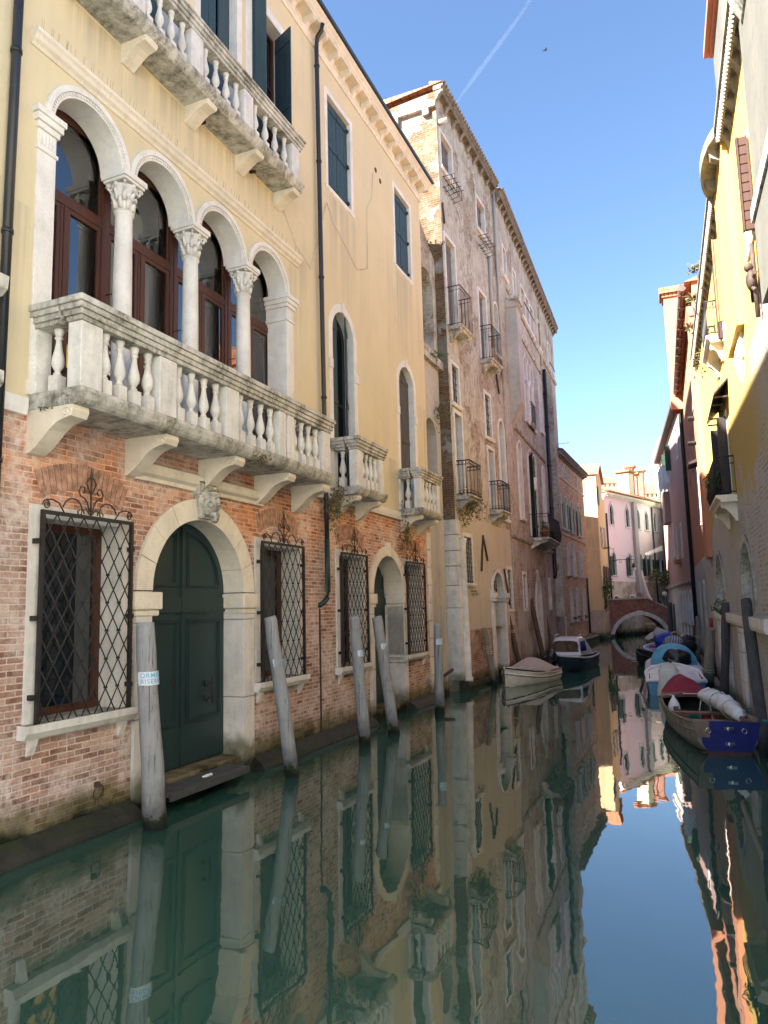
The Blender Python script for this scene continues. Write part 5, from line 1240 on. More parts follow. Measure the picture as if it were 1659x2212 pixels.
def leaf(fr, par, a, b, z0, z1, o0, o1, mat, n):
    m = MB(fr)
    for i in range(n): za = z0+(z1-z0)*i/n; m.box(a, b, o0, o1, za+.012, za+(z1-z0)/n-.012)
    m.box(a+.01, b-.01, o0+.005, o1-.005, z0, z1)
    m.box(a-.02, b+.02, o0, o0+.02, z0, z1); m.box(a-.015, b+.015, o1-.02, o1, z0, z1)
    return m.build('shutter', mat, par)

def spalled():
    n = NT('lemon_plaster_falling_off_brick', .92, .15)
    c, f = brick_nodes(n, (.44, .36, .32), (.38, .31, .28), (.48, .45, .41), .25, .074, .02, big=3)
    y = n.mix(n.ramp(n.noise(.8, 6, .6), .3, .7), (.64, .43, .12), (.58, .39, .11))
    y = n.mix(n.math('MULTIPLY', n.ramp(n.noise(1., 6, .62, n.vmul(n.pos, (2.6, 2.6, .16))), .52, .75), .4), y, (.55, .42, .2))
    sp = n.t.nodes.new('ShaderNodeSeparateXYZ'); n.lk(n.pos, sp.inputs[0])
    h = n.math('ADD', n.math('MULTIPLY', n.math('SUBTRACT', sp.outputs[1], 10.), -.22), n.ramp(n.noise(.6, 7, .62), .2, .8, -1.1, 1.1))
    lim = n.math('ADD', n.math('SUBTRACT', sp.outputs[2], 7.2), n.math('MULTIPLY', h, -1.))
    m = n.ramp(lim, -.03, .03)
    n.col(n.mix(m, c, y)); n.bump(n.math('ADD', n.math('MULTIPLY', m, 2.), n.math('MULTIPLY', n.noise(26, 5, .7), 1.)), .8, .012); M['lemon_spalled'] = n.m
    n = NT('grey_brick_with_plaster_rests', .92, .15)
    c, f = brick_nodes(n, (.56, .43, .36), (.47, .37, .32), (.58, .54, .48), .25, .074, .024, big=3.6)
    c = n.mix(.7, c, n.mix(n.ramp(n.noise(30, 5, .7), .25, .75), (.75, .75, .75), (1.3, 1.3, 1.28)), 'MULTIPLY')
    c = n.mix(n.math('MULTIPLY', n.ramp(n.noise(1.2, 7, .68), .42, .6), .85), c, (.58, .55, .51)); c = n.mix(n.math('MULTIPLY', n.ramp(n.noise(13, 6, .75), .52, .66), .55), c, (.22, .19, .17))
    sp = n.t.nodes.new('ShaderNodeSeparateXYZ'); n.lk(n.pos, sp.inputs[0])
    far = n.math('MULTIPLY', n.math('SUBTRACT', sp.outputs[1], 15.2), .28)
    pm = n.math('ADD', n.math('ADD', n.noise(.9, 8, .62), n.ramp(far, -1, 1, -.09, .2)), n.math('MULTIPLY', n.noise(7, 5, .7), .1))
    pf = n.ramp(pm, .60, .63)
    pc = n.mix(n.ramp(n.noise(2, 6, .65), .3, .7), (.60, .58, .52), (.50, .48, .44))
    yl = n.math('MULTIPLY', n.ramp(n.math('ADD', sp.outputs[2], n.ramp(n.noise(1.5, 5), .3, .7, -.7, .7)), 4.7, 5.2), n.ramp(sp.outputs[1], 10.5, 13.0))
    c = n.mix(pf, c, pc); c = n.mix(yl, c, (.60, .43, .15))
    c = moss(n, c, .3)
    n.col(c); n.bump(n.math('ADD', n.math('ADD', n.math('MULTIPLY', f, -.12), n.math('MULTIPLY', n.noise(17, 7, .75), 2.4)), n.math('MULTIPLY', pf, 1.2)), .75, .05); M['grey_spalled'] = n.m
spalled()
M['plaster_pier'] = plaster('mottled_grey_plaster', (.17, .16, .14), (.12, .12, .105), streak=(.07, .07, .06), samt=.5, spots=.5)
M['niche'] = plaster('niche_plaster', (.36, .35, .27), (.28, .27, .22))
M['shutter_tan'] = wood('tan_shutter_paint', (.30, .17, .08), (.26, .15, .075), .6)
M['shutter_dark'] = wood('very_dark_brown_shutter_paint', (.03, .022, .022), (.045, .032, .03), .5)

def orange_house():
    t = thing('orange_house', 'orange red plastered house with a round metal gutter and a long black drainpipe', 'building', G.P(8, 0, 0))
    a0, a1, zt = .2, 15.0, 12.6
    W = [(4.8, 5.6, 5.5, 7.45), (1.0, 1.9, 5.45, 7.4), (7.6, 8.2, 8.0, 9.6), (11.0, 11.6, 8.0, 9.5), (4.2, 4.8, 9.6, 11.0)]
    MB(G).wall(a0, a1, 4.3, zt, [op(*w, rev=.12, g=.02) for w in W], 0).build('plaster_wall', 'plaster_orange', t)
    MB(G).wall(a0, a1, -.9, 4.3, [], 0).build('base_wall', 'grey_spalled', t)
    body(G, t, a0, a1, zt, 8, 'plaster_orange', eave=.2, rise=1.4, z0=-.9)
    for k, w in enumerate(W): window(G, t, *w, 'rect', .12, 'wood_old', 'glass', (1, 1), .04, (.07, .02), (0, .04, .08), 'stone_clean' if k < 2 else 'plaster_rust')
    MB(G).box(.2, 1.5, 0, .14, 4.0, 11.5).build('pilaster', 'plaster_orange', t)
    MB(G).prism([(0, 11.5), (.14, 11.5), (.2, 11.7), (.2, 11.8), (0, 11.8)], .15, 1.55).build('pilaster_cap', 'plaster_orange', t)
    g = MB(G); g.tube([(.4, .26, 12.55), (14.5, .28, 12.6)], .12, 10)
    for k in range(14): g.lathe(.8+k, .27, [(.125, 12.4), (.128, 12.41)], 6)
    g.build('gutter', 'copper', t)
    d = MB(G); d.tube([(14.3, .24, 12.5), (14.2, .15, 12.3), (14.2, .1, 11.9), (14.2, .1, 1.0)], .09, 10); d.build('drainpipe', 'pipe_black', t)
    for x, z in ((2.4, 8.8), (3.6, 8.2)): MB(G).box(x, x+.5, 0, .3, z, z+.06).build('hook', 'iron', t)
    MB(G).prism([(0, 7.7), (.3, 7.62), (.32, 7.7), (0, 7.82)], 4.6, 5.8).build('canopy', 'shutter_dark', t)
    for k in range(2):
        x = 5.5+3.4*k; m = MB(G); m.wall(x, x+.9, 1.0, 3.6, [], .01); m.ring(outline(x, x+.9, .9, 3.5, 'round')[1:]+outline(x, x+.9, .9, 3.5, 'round')[:1], grow(x, x+.9, .9, 3.5, -.12, 'round')[1:]+grow(x, x+.9, .9, 3.5, -.12, 'round')[:1], .01, .06, False); m.build('blind_arch', 'grey_spalled', t)
    MB(G).prism([(-.05, -.9), (.24, -.9), (.22, .1), (.16, .22), (-.05, .25)], a0+.2, a1).build('ledge', 'quay', t)
    c = G.P(13.2, .1, 0); chimney('chimney', 'orange chimney with brick slots standing up behind the round gutter', c.x, c.y, 12.6, 19.2, .9, 1.0, 'plaster_orange', 'tile', .5, -1.9)
M['copper'] = simple('aged_copper_gutter', (.16, .10, .085), .55, .4, .3)

def rust_house():
    t = thing('rust_house', 'brown red plastered house with small arched windows low above the water near the bridge', 'building', J.P(8, 0, 0))
    a0, a1, zt = .1, 18.2, 13.0
    W = [(3.2, 4.2, 10.6, 12.2, 'rect'), (8.8, 9.8, 10.6, 12.2, 'rect'), (4.6, 5.3, 5.2, 7.0, 'rect'), (7.6, 8.3, 5.3, 7.1, 'rect'), (9.9, 10.6, 5.6, 7.6, 'round'), (12.6, 13.3, 5.4, 7.2, 'rect')]
    AR = [(1.6+1.75*k, 2.9+1.75*k, 1.6, 3.25, 'round') for k in range(4)]
    MB(J).wall(a0, a1, 3.7, zt, [op(*w, rev=.14, g=.02) for w in W], 0).build('plaster_wall', 'plaster_rust', t)
    MB(J).wall(a0, a1, -.9, 3.7, [op(*w, rev=.2) for w in AR], 0).build('base_wall', 'plaster_grey', t)
    body(J, t, a0, a1, zt, 8, 'plaster_rust', eave=.3, rise=1.4, z0=-.9)
    for w in W: window(J, t, *w, .14, 'wood_old', 'dark', (1, 1), .04, (.07, .02), (0, .04, .08), 'stone')
    for w in AR: window(J, t, *w, .2, 'stone', 'dark', (0, 0), .03, (.14, .04), None, 'stone_clean')
    for x in (7.9, 10.9): leaf(J, t, x, x+.06, 10.6, 12.2, .03, .34, 'shutter_green', 4)
    MB(J).prism([(0, 3.62), (.12, 3.62), (.16, 3.7), (.16, 3.78), (0, 3.84)], a0, a1).build('string_course', 'stone_dirty', t)
    s = MB(J)
    for k in range(5): s.box(1.15+1.75*k, 1.5+1.75*k, 0, .07, .2, 2.4)
    s.prism([(0, 1.5), (.1, 1.5), (.1, 1.6), (0, 1.62)], 1.0, 9.0)
    s.build('stone_posts', 'stone', t)
    e = MB(J); e.prism([(0, zt-.05), (.36, zt-.05), (.4, zt+.1), (0, zt+.2)], a0, a1); e.build('eave', 'wood_old', t)
    MB(J).box(11.0, 13.2, 0, .35, 7.8, 9.8).build('oriel', 'plaster_rust', t)
    MB(J).prism([(-.05, -.9), (.24, -.9), (.22, .1), (.16, .22), (-.05, .25)], a0, a1).build('ledge', 'quay', t)
    fb = MB(J)
    for x, z in ((6.2, 4.9),): fb.box(x, x+1.4, 0, .3, z, z+.22)
    fb.build('flower_shelf', 'pot', t)
    # laundry
    ln = MB(J); ln.tube([(8.2, .12, 11.0), (8.2, .55, 11.0)], .012, 4); ln.tube([(11.2, .12, 11.0), (11.2, .55, 11.0)], .012, 4); ln.tube([(8.2, .55, 11.0), (11.2, .55, 11.0)], .01, 4); ln.build('laundry_line', 'iron', t)
    for k, (x, w, h, l_) in enumerate(((8.4, .7, 1.1, 'white shirt hung nearest on the line under the eaves'), (9.3, .75, 1.4, 'long white towel hung in the middle of the line under the eaves'), (10.2, .7, 1.0, 'pale blue cloth hung farthest on the line under the eaves'))):
        m = MB(J); n = 8; w = .55
        for e in (0, .015): m.add([(x+e+.03*math.sin(i*1.7+j)*(j > 0), .12+w*i/n, 11.0-h*j/3-(.12*math.sin(i*2.1) if j == 3 else 0)) for j in range(4) for i in range(n+1)], [(j*(n+1)+i, j*(n+1)+i+1, (j+1)*(n+1)+i+1, (j+1)*(n+1)+i) for j in range(3) for i in range(n)], True)
        c = m.build('laundry', 'cloth_white' if k < 2 else 'cloth_blue'); tag(c, l_, 'laundry', 'laundry drying on the right bank')
    plant('hanging_plant', 'dark green bush hanging at the far corner of the brown red house', J, 16.6, .25, 4.7, (.9, .35, .7), 420, .1, droop=.4)
    sg = MB(); p = J.P(17.4, .3, 3.3); sg.lathe(p.x, 0, [(.001, 0), (.2, 0), (.2, .05), (.001, .05)], 20)
    o = sg.build('round_sign', 'white_paint', None, None, (0, p.y, p.z)); o.rotation_euler = (R_(90), 0, R_(0)); tag(o, 'small round white sign on the corner before the bridge', 'sign')
M['cloth_blue'] = simple('pale_blue_cloth', (.45, .52, .66), .85, 0, .15)

def far_house():
    K = Fr(-1.3, 66, -6, -1); t = thing('shuttered_house', 'tall pale green house with open green shutters at the far right bend', 'building', K.P(4, 0, 0))
    MB(K).box(0, 14, -6, 0, -.6, 16.6).build('wall', 'plaster_mint', t)
    c = MB(K); c.prism([(0, 16.6), (.35, 16.6), (.5, 16.8), (.5, 17.1), (0, 17.3)], -.2, 14)
    for k in range(28): c.box(-.1+k*.5, .12+k*.5, 0, .34, 16.2, 16.58)
    c.build('cornice', 'stone', t)
    for z in (6.2, 11.0):
        for x in (.6, 4.0):
            w = MB(K).ring([(x-.1, z-.1), (x+1.1, z-.1), (x+1.1, z+2.5), (x-.1, z+2.5)], [(x, z), (x+1, z), (x+1, z+2.4), (x, z+2.4)], 0, .07).build('window', 'stone', t); MB(K).box(x, x+1, 0, .03, z, z+2.4).build('pane', 'glass', w); leaf(K, w, x, x+.06, z, z+2.4, .05, .4, 'shutter_green', 2)
    cb = MB(K)
    for k in range(4): cb.tube([(-.1, .1+.05*k, 16.0), (-.12, .2+.06*k, 11), (-.1, .15+.08*k, 8.0), (-.05, .1+.1*k, 7.6)], .02, 4)
    cb.build('cable', 'rope', t)
M['plaster_mint'] = plaster('mint_plaster', (.50, .58, .48), (.46, .53, .46))
lemon_house(); orange_house(); rust_house(); far_house()

def added_bounce_house():  # out of view; added so its sunlit front bounces warm light onto the palace
    H = Fr(.9, 22.9, -1.9, -1, k=1.0); t = thing('added_bounce_house', 'unseen white house added behind the viewpoint to bounce sunlight onto the left bank', 'building', H.P(-35, 0, 0))
    W = [(x, x+1.1, z, z+2.1) for x in (-24.5, -28, -31.5, -35, -39, -43) for z in (1.6, 5.2, 8.8)]
    MB(H).wall(-48, -19.0, -.9, 13, [op(*w) for w in W], 0).build('wall', 'plaster_white', t); body(H, t, -48, -19.0, 13, 8, 'plaster_white', eave=.4)
    for w in W: window(H, t, *w, 'rect', .3, 'wood_brown', 'glass', (1, 1), .05, (.12, .04), (.02, .08, .1), 'stone')
added_bounce_house()

# ------------------------------------------------------------------ mooring posts
def postmat(name, c, c2):
    n = NT(name, .85, .2); w = n.noise(1., 7, .68, n.vmul(n.pos, (22, 22, 1.1)))
    a = n.mix(n.ramp(w, .3, .7), c, c2)
    a = n.mix(n.ramp(n.noise(1., 4, .6, n.vmul(n.pos, (45, 45, 1.6))), .62, .68), a, tuple(x*.35 for x in c2))
    a = n.mix(n.math('MULTIPLY', n.ramp(n.noise(4, 6, .7), .5, .75), .5), a, tuple(x*.5 for x in c2))
    h = n.math('ADD', n.z(), n.ramp(n.noise(6, 5, .7), .3, .7, -.11, .11))
    a = n.mix(n.ramp(h, .6, .2), a, tuple(x*.42 for x in c2)); a = n.mix(n.ramp(h, .2, .15), a, (.022, .03, .012)); a = n.mix(n.ramp(h, .12, .07), a, (.010, .013, .011))
    n.col(a); n.bump(n.math('ADD', w, n.math('MULTIPLY', n.ramp(n.noise(1., 4, .6, n.vmul(n.pos, (45, 45, 1.6))), .62, .66), -1.)), .9, .014); M[name] = n.m
postmat('post_grey', (.36, .365, .365), (.25, .255, .26)); postmat('post_olive', (.27, .245, .185), (.19, .17, .13)); postmat('post_dark', (.105, .10, .10), (.06, .058, .058)); postmat('post_brown', (.13, .085, .06), (.075, .05, .038))
M['sign_white'] = simple('white_sign_plate', (.72, .74, .76), .4, 0, .08)
M['sign_blue'] = simple('light_blue_lettering', (.12, .42, .70), .5, 0, .0)

def text_mesh(lines, size, gap):
    V, Fs = [], []
    for k, s in enumerate(lines):
        cu = bpy.data.curves.new('lettering', 'FONT'); cu.body = s; cu.size = size; cu.space_character = 1.12; cu.offset = size*.012
        ob = bpy.data.objects.new('lettering', cu); COL.objects.link(ob)
        dg = bpy.context.evaluated_depsgraph_get(); me = bpy.data.meshes.new_from_object(ob.evaluated_get(dg))
        bpy.data.objects.remove(ob); bpy.data.curves.remove(cu)
        bm = bmesh.new(); bm.from_mesh(me)
        long_ = [e for e in bm.edges if abs(e.verts[0].co.x-e.verts[1].co.x) > .012]
        bmesh.ops.triangulate(bm, faces=bm.faces)
        for _ in range(2): bmesh.ops.subdivide_edges(bm, edges=[e for e in bm.edges if abs(e.verts[0].co.x-e.verts[1].co.x) > .02], cuts=1); bmesh.ops.triangulate(bm, faces=bm.faces)
        b = len(V); bm.verts.index_update(); V += [(v.co.x, v.co.y-k*gap) for v in bm.verts]; Fs += [tuple(b+v.index for v in f.verts) for f in bm.faces]
        bm.free(); bpy.data.meshes.remove(me)
    return V, Fs
TXT = text_mesh(['ORMEGGIO', 'RISERVATO'], .082, .075)

def post(label, base, top, r0, r1, mat, sign=None, group=None, ring=None):
    t = thing('mooring_post', label, 'mooring post', (base[0], base[1], 0), group)
    d = Vector((top[0]-base[0], top[1]-base[1], top[2])); rnd = random.Random(label)
    pts = [d*u + Vector((rnd.uniform(-.012, .012), rnd.uniform(-.012, .012), 0)) for u in (-.45, 0, .12, .3, .5, .7, .85, .97)] + [d*1.0]
    rr = [r0+(r1-r0)*u + rnd.uniform(-.004, .004) for u in (0, 0, .12, .3, .5, .7, .85, .97)] + [r1*.93]
    MB().tube(pts, rr, 16).build('pole', mat, t)
    if sign:
        z, h, w, off = sign; u = z/d.z; c = d*u; r = r0+(r1-r0)*u+.006
        phi0 = math.atan2(-(base[1]+c.y), -(base[0]+c.x)) + off
        def P(x, y, e): 
            a = phi0 + x/r; q = d*((z+y)/d.z); return (q.x+(r+e)*math.cos(a), q.y+(r+e)*math.sin(a), z+y)
        n = 18; s = MB(); s.add([P(w*i/n, y, e) for e in (0, .004) for y in (-h/2, h/2) for i in range(n+1)], [(i, i+1, n+2+i, n+1+i) for i in range(n)] + [(2*n+2+i, 2*n+3+i, 3*n+4+i, 3*n+3+i) for i in range(n)], True)
        sg = s.build('sign', 'sign_white', t)
        k = h/.17; tx = MB(); tx.add([P(.055*k+x*k, y*k+.012*k, .007) for x, y in TXT[0]], TXT[1]); tx.build('lettering', 'sign_blue', sg)
        sc = MB()
        for x, y in ((.012*k, h*.42), (.012*k, -h*.42)): sc.sphere(P(x, y, .004), .006, 6, 4)
        sc.build('screw', 'iron', sg)
    if ring:
        for z in ring:
            u = z/d.z; c = d*u; r = r0+(r1-r0)*u+.012
            tb = MB(); tb.tube([(c.x+r*math.cos(k*.4), c.y+r*math.sin(k*.4), z+.02*math.sin(k*.8)+.004*k) for k in range(33)], .011, 5); tb.build('rope', 'rope', t)
    return t

gl = 'grey posts along the yellow palace'
post('grey post with a large ORMEGGIO RISERVATO sign left of the big green door', (-6.40, 7.44), (-6.54, 7.33, 2.56), .150, .118, 'post_grey', (1.86, .17, .62, -1.12), gl)
post('grey post leaning left in front of the second grilled window, sign near its middle', (-6.17, 10.42), (-6.49, 10.23, 2.58), .118, .105, 'post_grey', (1.83, .12, .38, -.5), gl)
post('grey post before the third grilled window, left of the pair at the small door', (-6.15, 13.2), (-6.33, 13.11, 2.53), .118, .115, 'post_grey', (1.80, .12, .38, .1), gl)
post('steeply leaning grey post in front of the small green side door', (-6.1, 14.57), (-6.41, 14.43, 2.5), .125, .115, 'post_grey', (1.86, .12, .38, .0), gl)
post('upright grey post with a white sign at the palace corner by the alley wall', (-6.14, 17.69), (-6.13, 17.7, 2.25), .125, .105, 'post_grey', (1.80, .15, .40, -.5), gl)
post('short dark weathered stake with a rope loop by the bow of the cream boat', (-6.35, 24.0), (-6.62, 23.95, 1.95), .10, .085, 'post_olive', None, None, [1.2, 1.05])
post('thin brown stake leaning beside the column doorway behind the cream boat', (-6.35, 28.2), (-6.86, 28.0, 2.85), .105, .09, 'post_brown', None, None, [1.6])
post('reddish brown thick stake leaning behind the outboard motor', (-6.25, 32.4), (-6.72, 32.3, 2.95), .13, .10, 'post_brown')
post('thinner dark brown stake leaning left behind the cabin boat', (-6.75, 37.0), (-7.05, 36.8, 2.95), .11, .09, 'post_brown')
post('dark brown post standing midway along the blind arches of the lemon house', (.56, 20.6), (.78, 20.6, 2.66), .105, .10, 'post_dark')
post('tall dark post leaning right beside the blue transom', (1.0, 14.3), (.93, 15.3, 2.72), .12, .095, 'post_dark')
p_ = post('thick olive wooden post with a red capped stick behind it', (.27, 25.3), (.46, 25.3, 1.84), .165, .145, 'post_olive', None, None, [.42])
post('first brown rope wound stake behind the thick olive post', (.02, 34.4), (.16, 34.4, 2.05), .11, .09, 'post_olive', None, None, [1.1])
post('second shorter stake behind the thick olive post', (-.08, 38.2), (.04, 38.2, 1.55), .11, .09, 'post_brown', None, None, [.9, .5])
post('tall dark post of the pair at the right end of the bridge', (-1.62, 56.2), (-1.55, 56.2, 2.66), .17, .16, 'post_dark')
post('slightly shorter dark post of the pair at the bridge', (-1.28, 56.0), (-1.2, 56.0, 2.55), .16, .15, 'post_dark')
post('grey stake leaning right, left one before the small arches', (-1.1, 54.0), (-.78, 54.0, 2.2), .15, .13, 'post_grey')
post('grey stake leaning right, right one before the small arches', (-.85, 53.0), (-.5, 53.0, 2.2), .15, .13, 'post_grey')
s_ = thing('marker_stick', 'short stick with a red cap fixed behind the thick olive post', 'stick', (.50, 25.6, .3))
MB().tube([(0, 0, 0), (0, 0, 1.55)], .04, 8).build('stick', 'post_dark', s_);

# ------------------------------------------------------------------ boats
M['hull_cream'] = simple('cream_hull_paint', (.64, .61, .53), .45, 0, .22, .4, 3)
M['hull_black'] = simple('black_hull_paint', (.016, .016, .018), .4, 0, .25, .45)
M['hull_navy'] = simple('navy_hull_gelcoat', (.012, .028, .045), .25, 0, .2, .5, 3)
M['hull_blue'] = simple('mid_blue_hull', (.05, .19, .36), .35, 0, .15, .5, 3)
M['transom_blue'] = simple('royal_blue_paint', (.010, .018, .16), .45, 0, .35, .4, 6)
M['tarp_grey'] = simple('grey_brown_tarpaulin', (.36, .33, .305), .85, 0, .15, .2, 5, .15)
M['tarp_burgundy'] = simple('burgundy_canvas', (.24, .025, .05), .8, 0, .15, .25, 4, .15)
M['tarp_sky'] = simple('light_blue_canvas', (.16, .46, .64), .8, 0, .12, .25, 4, .15)
M['tarp_blue'] = simple('bright_blue_tarp', (.025, .08, .45), .5, 0, .3, .4, 7)
M['tarp_beige'] = simple('beige_tarp', (.66, .60, .47), .85, 0, .12, .2, 5)
M['tarp_pale'] = simple('pale_grey_tarp', (.62, .63, .58), .75, 0, .15, .3, 5, .1)
M['plastic_black'] = simple('black_plastic_sheet', (.015, .015, .017), .35, 0, .3, .6, 9, .3)
M['cabin_grey'] = simple('grey_gelcoat', (.52, .56, .61), .3, 0, .06, .5, 3)
M['boat_wood'] = wood('boat_wood', (.22, .12, .07), (.13, .07, .045), .55, (6, 6, 6))
M['boat_wood_worn'] = wood('worn_boat_wood', (.26, .20, .14), (.16, .115, .08), .7, (7, 7, 7))
M['chrome'] = simple('chrome', (.7, .72, .75), .2, 1., 0)
M['motor'] = simple('outboard_cowl', (.02, .022, .028), .3, 0, .1, .5)
M['red_paint'] = simple('red_paint', (.32, .035, .02), .5)
M['bag_red'] = simple('red_bag', (.5, .04, .03), .6); M['bag_green'] = simple('green_bag', (.03, .3, .2), .6); M['bag_blue'] = simple('navy_bag', (.02, .03, .2), .6)
MB().tube([(0, 0, 1.55), (0, 0, 1.85)], .055, 8).build('cap', 'red_paint', s_)

def boat_root(name, label, stern, bow, cat='boat'):
    t = thing(name, label, cat, (stern[0], stern[1], 0)); t.rotation_euler.z = math.atan2(bow[1]-stern[1], bow[0]-stern[0])
    return t, math.hypot(bow[0]-stern[0], bow[1]-stern[1])

def hull_mesh(st, th=.035, flare=.8, inner=True):
    """st: (x, half beam at the rail, rail z, keel z, half beam at the bottom)"""
    b = MB(); rows = []
    for x, hb, zs, zk, bb in st:
        L = [(hb, zs), (hb*.985, zs-(zs-zk)*.22), (hb*flare+bb*(1-flare), zs-(zs-zk)*.6), (bb, zk+(zs-zk)*.12), (bb*.6, zk)]
        rows.append([(x, y, z) for y, z in L] + [(x, -y, z) for y, z in reversed(L)])
    m = len(rows[0]); P = [p for r in rows for p in r]
    f = [(k*m+i, k*m+i+1, (k+1)*m+i+1, (k+1)*m+i) for k in range(len(rows)-1) for i in range(m-1)]
    b.add(P, f, True); base = 0
    b.add(rows[0], [tuple(range(m))])
    if inner:
        R2 = []
        for x, hb, zs, zk, bb in st:
            h2 = max(hb-th, .004); b2 = max(bb-th, .003); zf = zk+(zs-zk)*.28
            R2.append([(x+(th if x < .01 else 0), y, z) for y, z in ((h2, zs), (h2*.9+b2*.1, zs-(zs-zk)*.4), (b2, zf), (-b2, zf), (-(h2*.9+b2*.1), zs-(zs-zk)*.4), (-h2, zs))])
        q = 6; b.add([p for r in R2 for p in r], [(k*q+i, k*q+i+1, (k+1)*q+i+1, (k+1)*q+i) for k in range(len(R2)-1) for i in range(q-1)], True)
        b.add(R2[0], [tuple(range(q))])
        for s, i, j in ((1, 0, 0), (-1, m-1, q-1)):
            e = [rows[k][i] for k in range(len(rows))]; g = [R2[k][j] for k in range(len(rows))]; n = len(e)
            b.add(e+g, [(k, k+1, n+k+1, n+k) for k in range(n-1)])
    return b
def stations(L, B, bt, zs0, zs1, zk, n=14, full=.55, bow=.02, rocker=.1, btm=.72):
    S = []
    for k in range(n+1):
        u = k/n; hb = (bt+(B-bt)*math.sin(min(u/full, 1)*math.pi/2)) if u < full else B*max(1-((u-full)/(1-full))**2.3, 0)+bow*((u-full)/(1-full))
        zs = zs0+(zs1-zs0)*u**2.2 - .06*math.sin(math.pi*u); kk = zk+rocker*max(u-.7, 0)**2*6
        S.append((L*u, hb/2 if False else hb, zs, kk, hb*btm*(1-.75*max(u-.5, 0)**1.2*1.6 if u > .5 else 1)))
    return S
def rail(st, dz, r, side=(1, -1), x0=0., x1=1e9):
    b = MB()
    for s in side: b.tube([(x, s*hb, zs+dz) for x, hb, zs, zk, bb in st if x0 <= x <= x1], r, 6)
    return b
def cover(st, x0, x1, peak, over=.03, drop=.05, ridge=.5, n=16, m=18, seed=1, flat0=0.):
    """cloth from rail to rail with a ridge, sagging and creased"""
    rnd = random.Random(seed); ph = [rnd.uniform(0, 6) for _ in range(6)]
    def at(x):
        for a, c in zip(st, st[1:]):
            if x <= c[0]: t = (x-a[0])/max(c[0]-a[0], 1e-6); return [a[i]+(c[i]-a[i])*t for i in range(5)]
        return st[-1]
    P = []
    for k in range(n+1):
        u = k/n; x = x0+(x1-x0)*u; _, hb, zs, _, _ = at(x)
        pk = peak*(math.sin(math.pi*min(u/(2*ridge), 1)) if u < ridge else math.cos(math.pi/2*((u-ridge)/(1-ridge))))
        if u < ridge: pk = peak*(flat0+(1-flat0)*math.sin(math.pi/2*u/ridge))
        for i in range(m+1):
            v = -1+2*i/m; y = v*(hb+over); z = zs+max(0, pk)*(1-abs(v)**1.7)+.012
            z += .016*math.sin(9*v+ph[0]+4*u)*math.sin(7*u+ph[1])*(1-abs(v)) + .010*math.sin(23*u+ph[2]+5*v)*(1-v*v)
            if abs(v) == 1: z -= drop*(1+.4*math.sin(11*u+ph[3]+v))
            P.append((x, y, z))
    b = MB(); q = m+1; N = len(P)
    f = [(k*q+i, k*q+i+1, (k+1)*q+i+1, (k+1)*q+i) for k in range(n) for i in range(m)]
    b.add(P, f, True); return b

def heap(c, r, seed, mat=None, n=14, m=10, rough=.22):
    """lumpy wrapped bundle"""
    rnd = random.Random(seed); K = [(Vector((rnd.gauss(0, 1), rnd.gauss(0, 1), rnd.gauss(0, 1))).normalized(), rnd.uniform(2, 5), rnd.uniform(0, 6)) for _ in range(7)]
    P = []
    for k in range(m+1):
        for i in range(n):
            th, ph = math.pi*k/m, 2*math.pi*i/n; d = Vector((math.sin(th)*math.cos(ph), math.sin(th)*math.sin(ph), math.cos(th)))
            s = 1+rough*sum(math.sin(w*d.dot(a)*2+p) for a, w, p in K)/3.5
            P.append((c[0]+d.x*r[0]*s, c[1]+d.y*r[1]*s, c[2]+d.z*r[2]*s))
    return MB().add(P, [(k*n+i, k*n+(i+1) % n, (k+1)*n+(i+1) % n, (k+1)*n+i) for k in range(m) for i in range(n)], True)

def outboard(t, x, y, z, tilt=.5, s=1., mat='motor'):
    b = MB(); c, q = math.cos(tilt), math.sin(tilt)
    def T(u, v, w): return (x - (u*c + w*q)*s, y+v*s, z + (-u*q*0 + w*c - u*q)*s if False else z+(w*c-u*q)*s)
    P = []; secs = [(-.16, .11, .13), (-.08, .16, .2), (.08, .17, .22), (.22, .14, .18), (.3, .07, .1)]
    for u, hv, hw in secs: P += [T(u, hv*math.cos(a), .25+hw*math.sin(a)) for a in [k*math.pi/5 for k in range(10)]]
    b.add(P, [(k*10+i, k*10+(i+1) % 10, (k+1)*10+(i+1) % 10, (k+1)*10+i) for k in range(4) for i in range(10)] + [tuple(range(10)), tuple(range(40, 50))], True)
    for u0, u1, v, w0, w1 in ((-.06, .08, .06, -.45, .1), (-.05, .18, .03, -.62, -.45)):
        b.add([T(u, vv, w) for w in (w0, w1) for vv in (-v, v) for u in (u0, u1)], [(0, 1, 3, 2), (4, 6, 7, 5), (0, 4, 5, 1), (2, 3, 7, 6), (0, 2, 6, 4), (1, 5, 7, 3)])
    return b.build('outboard_motor', mat, t)

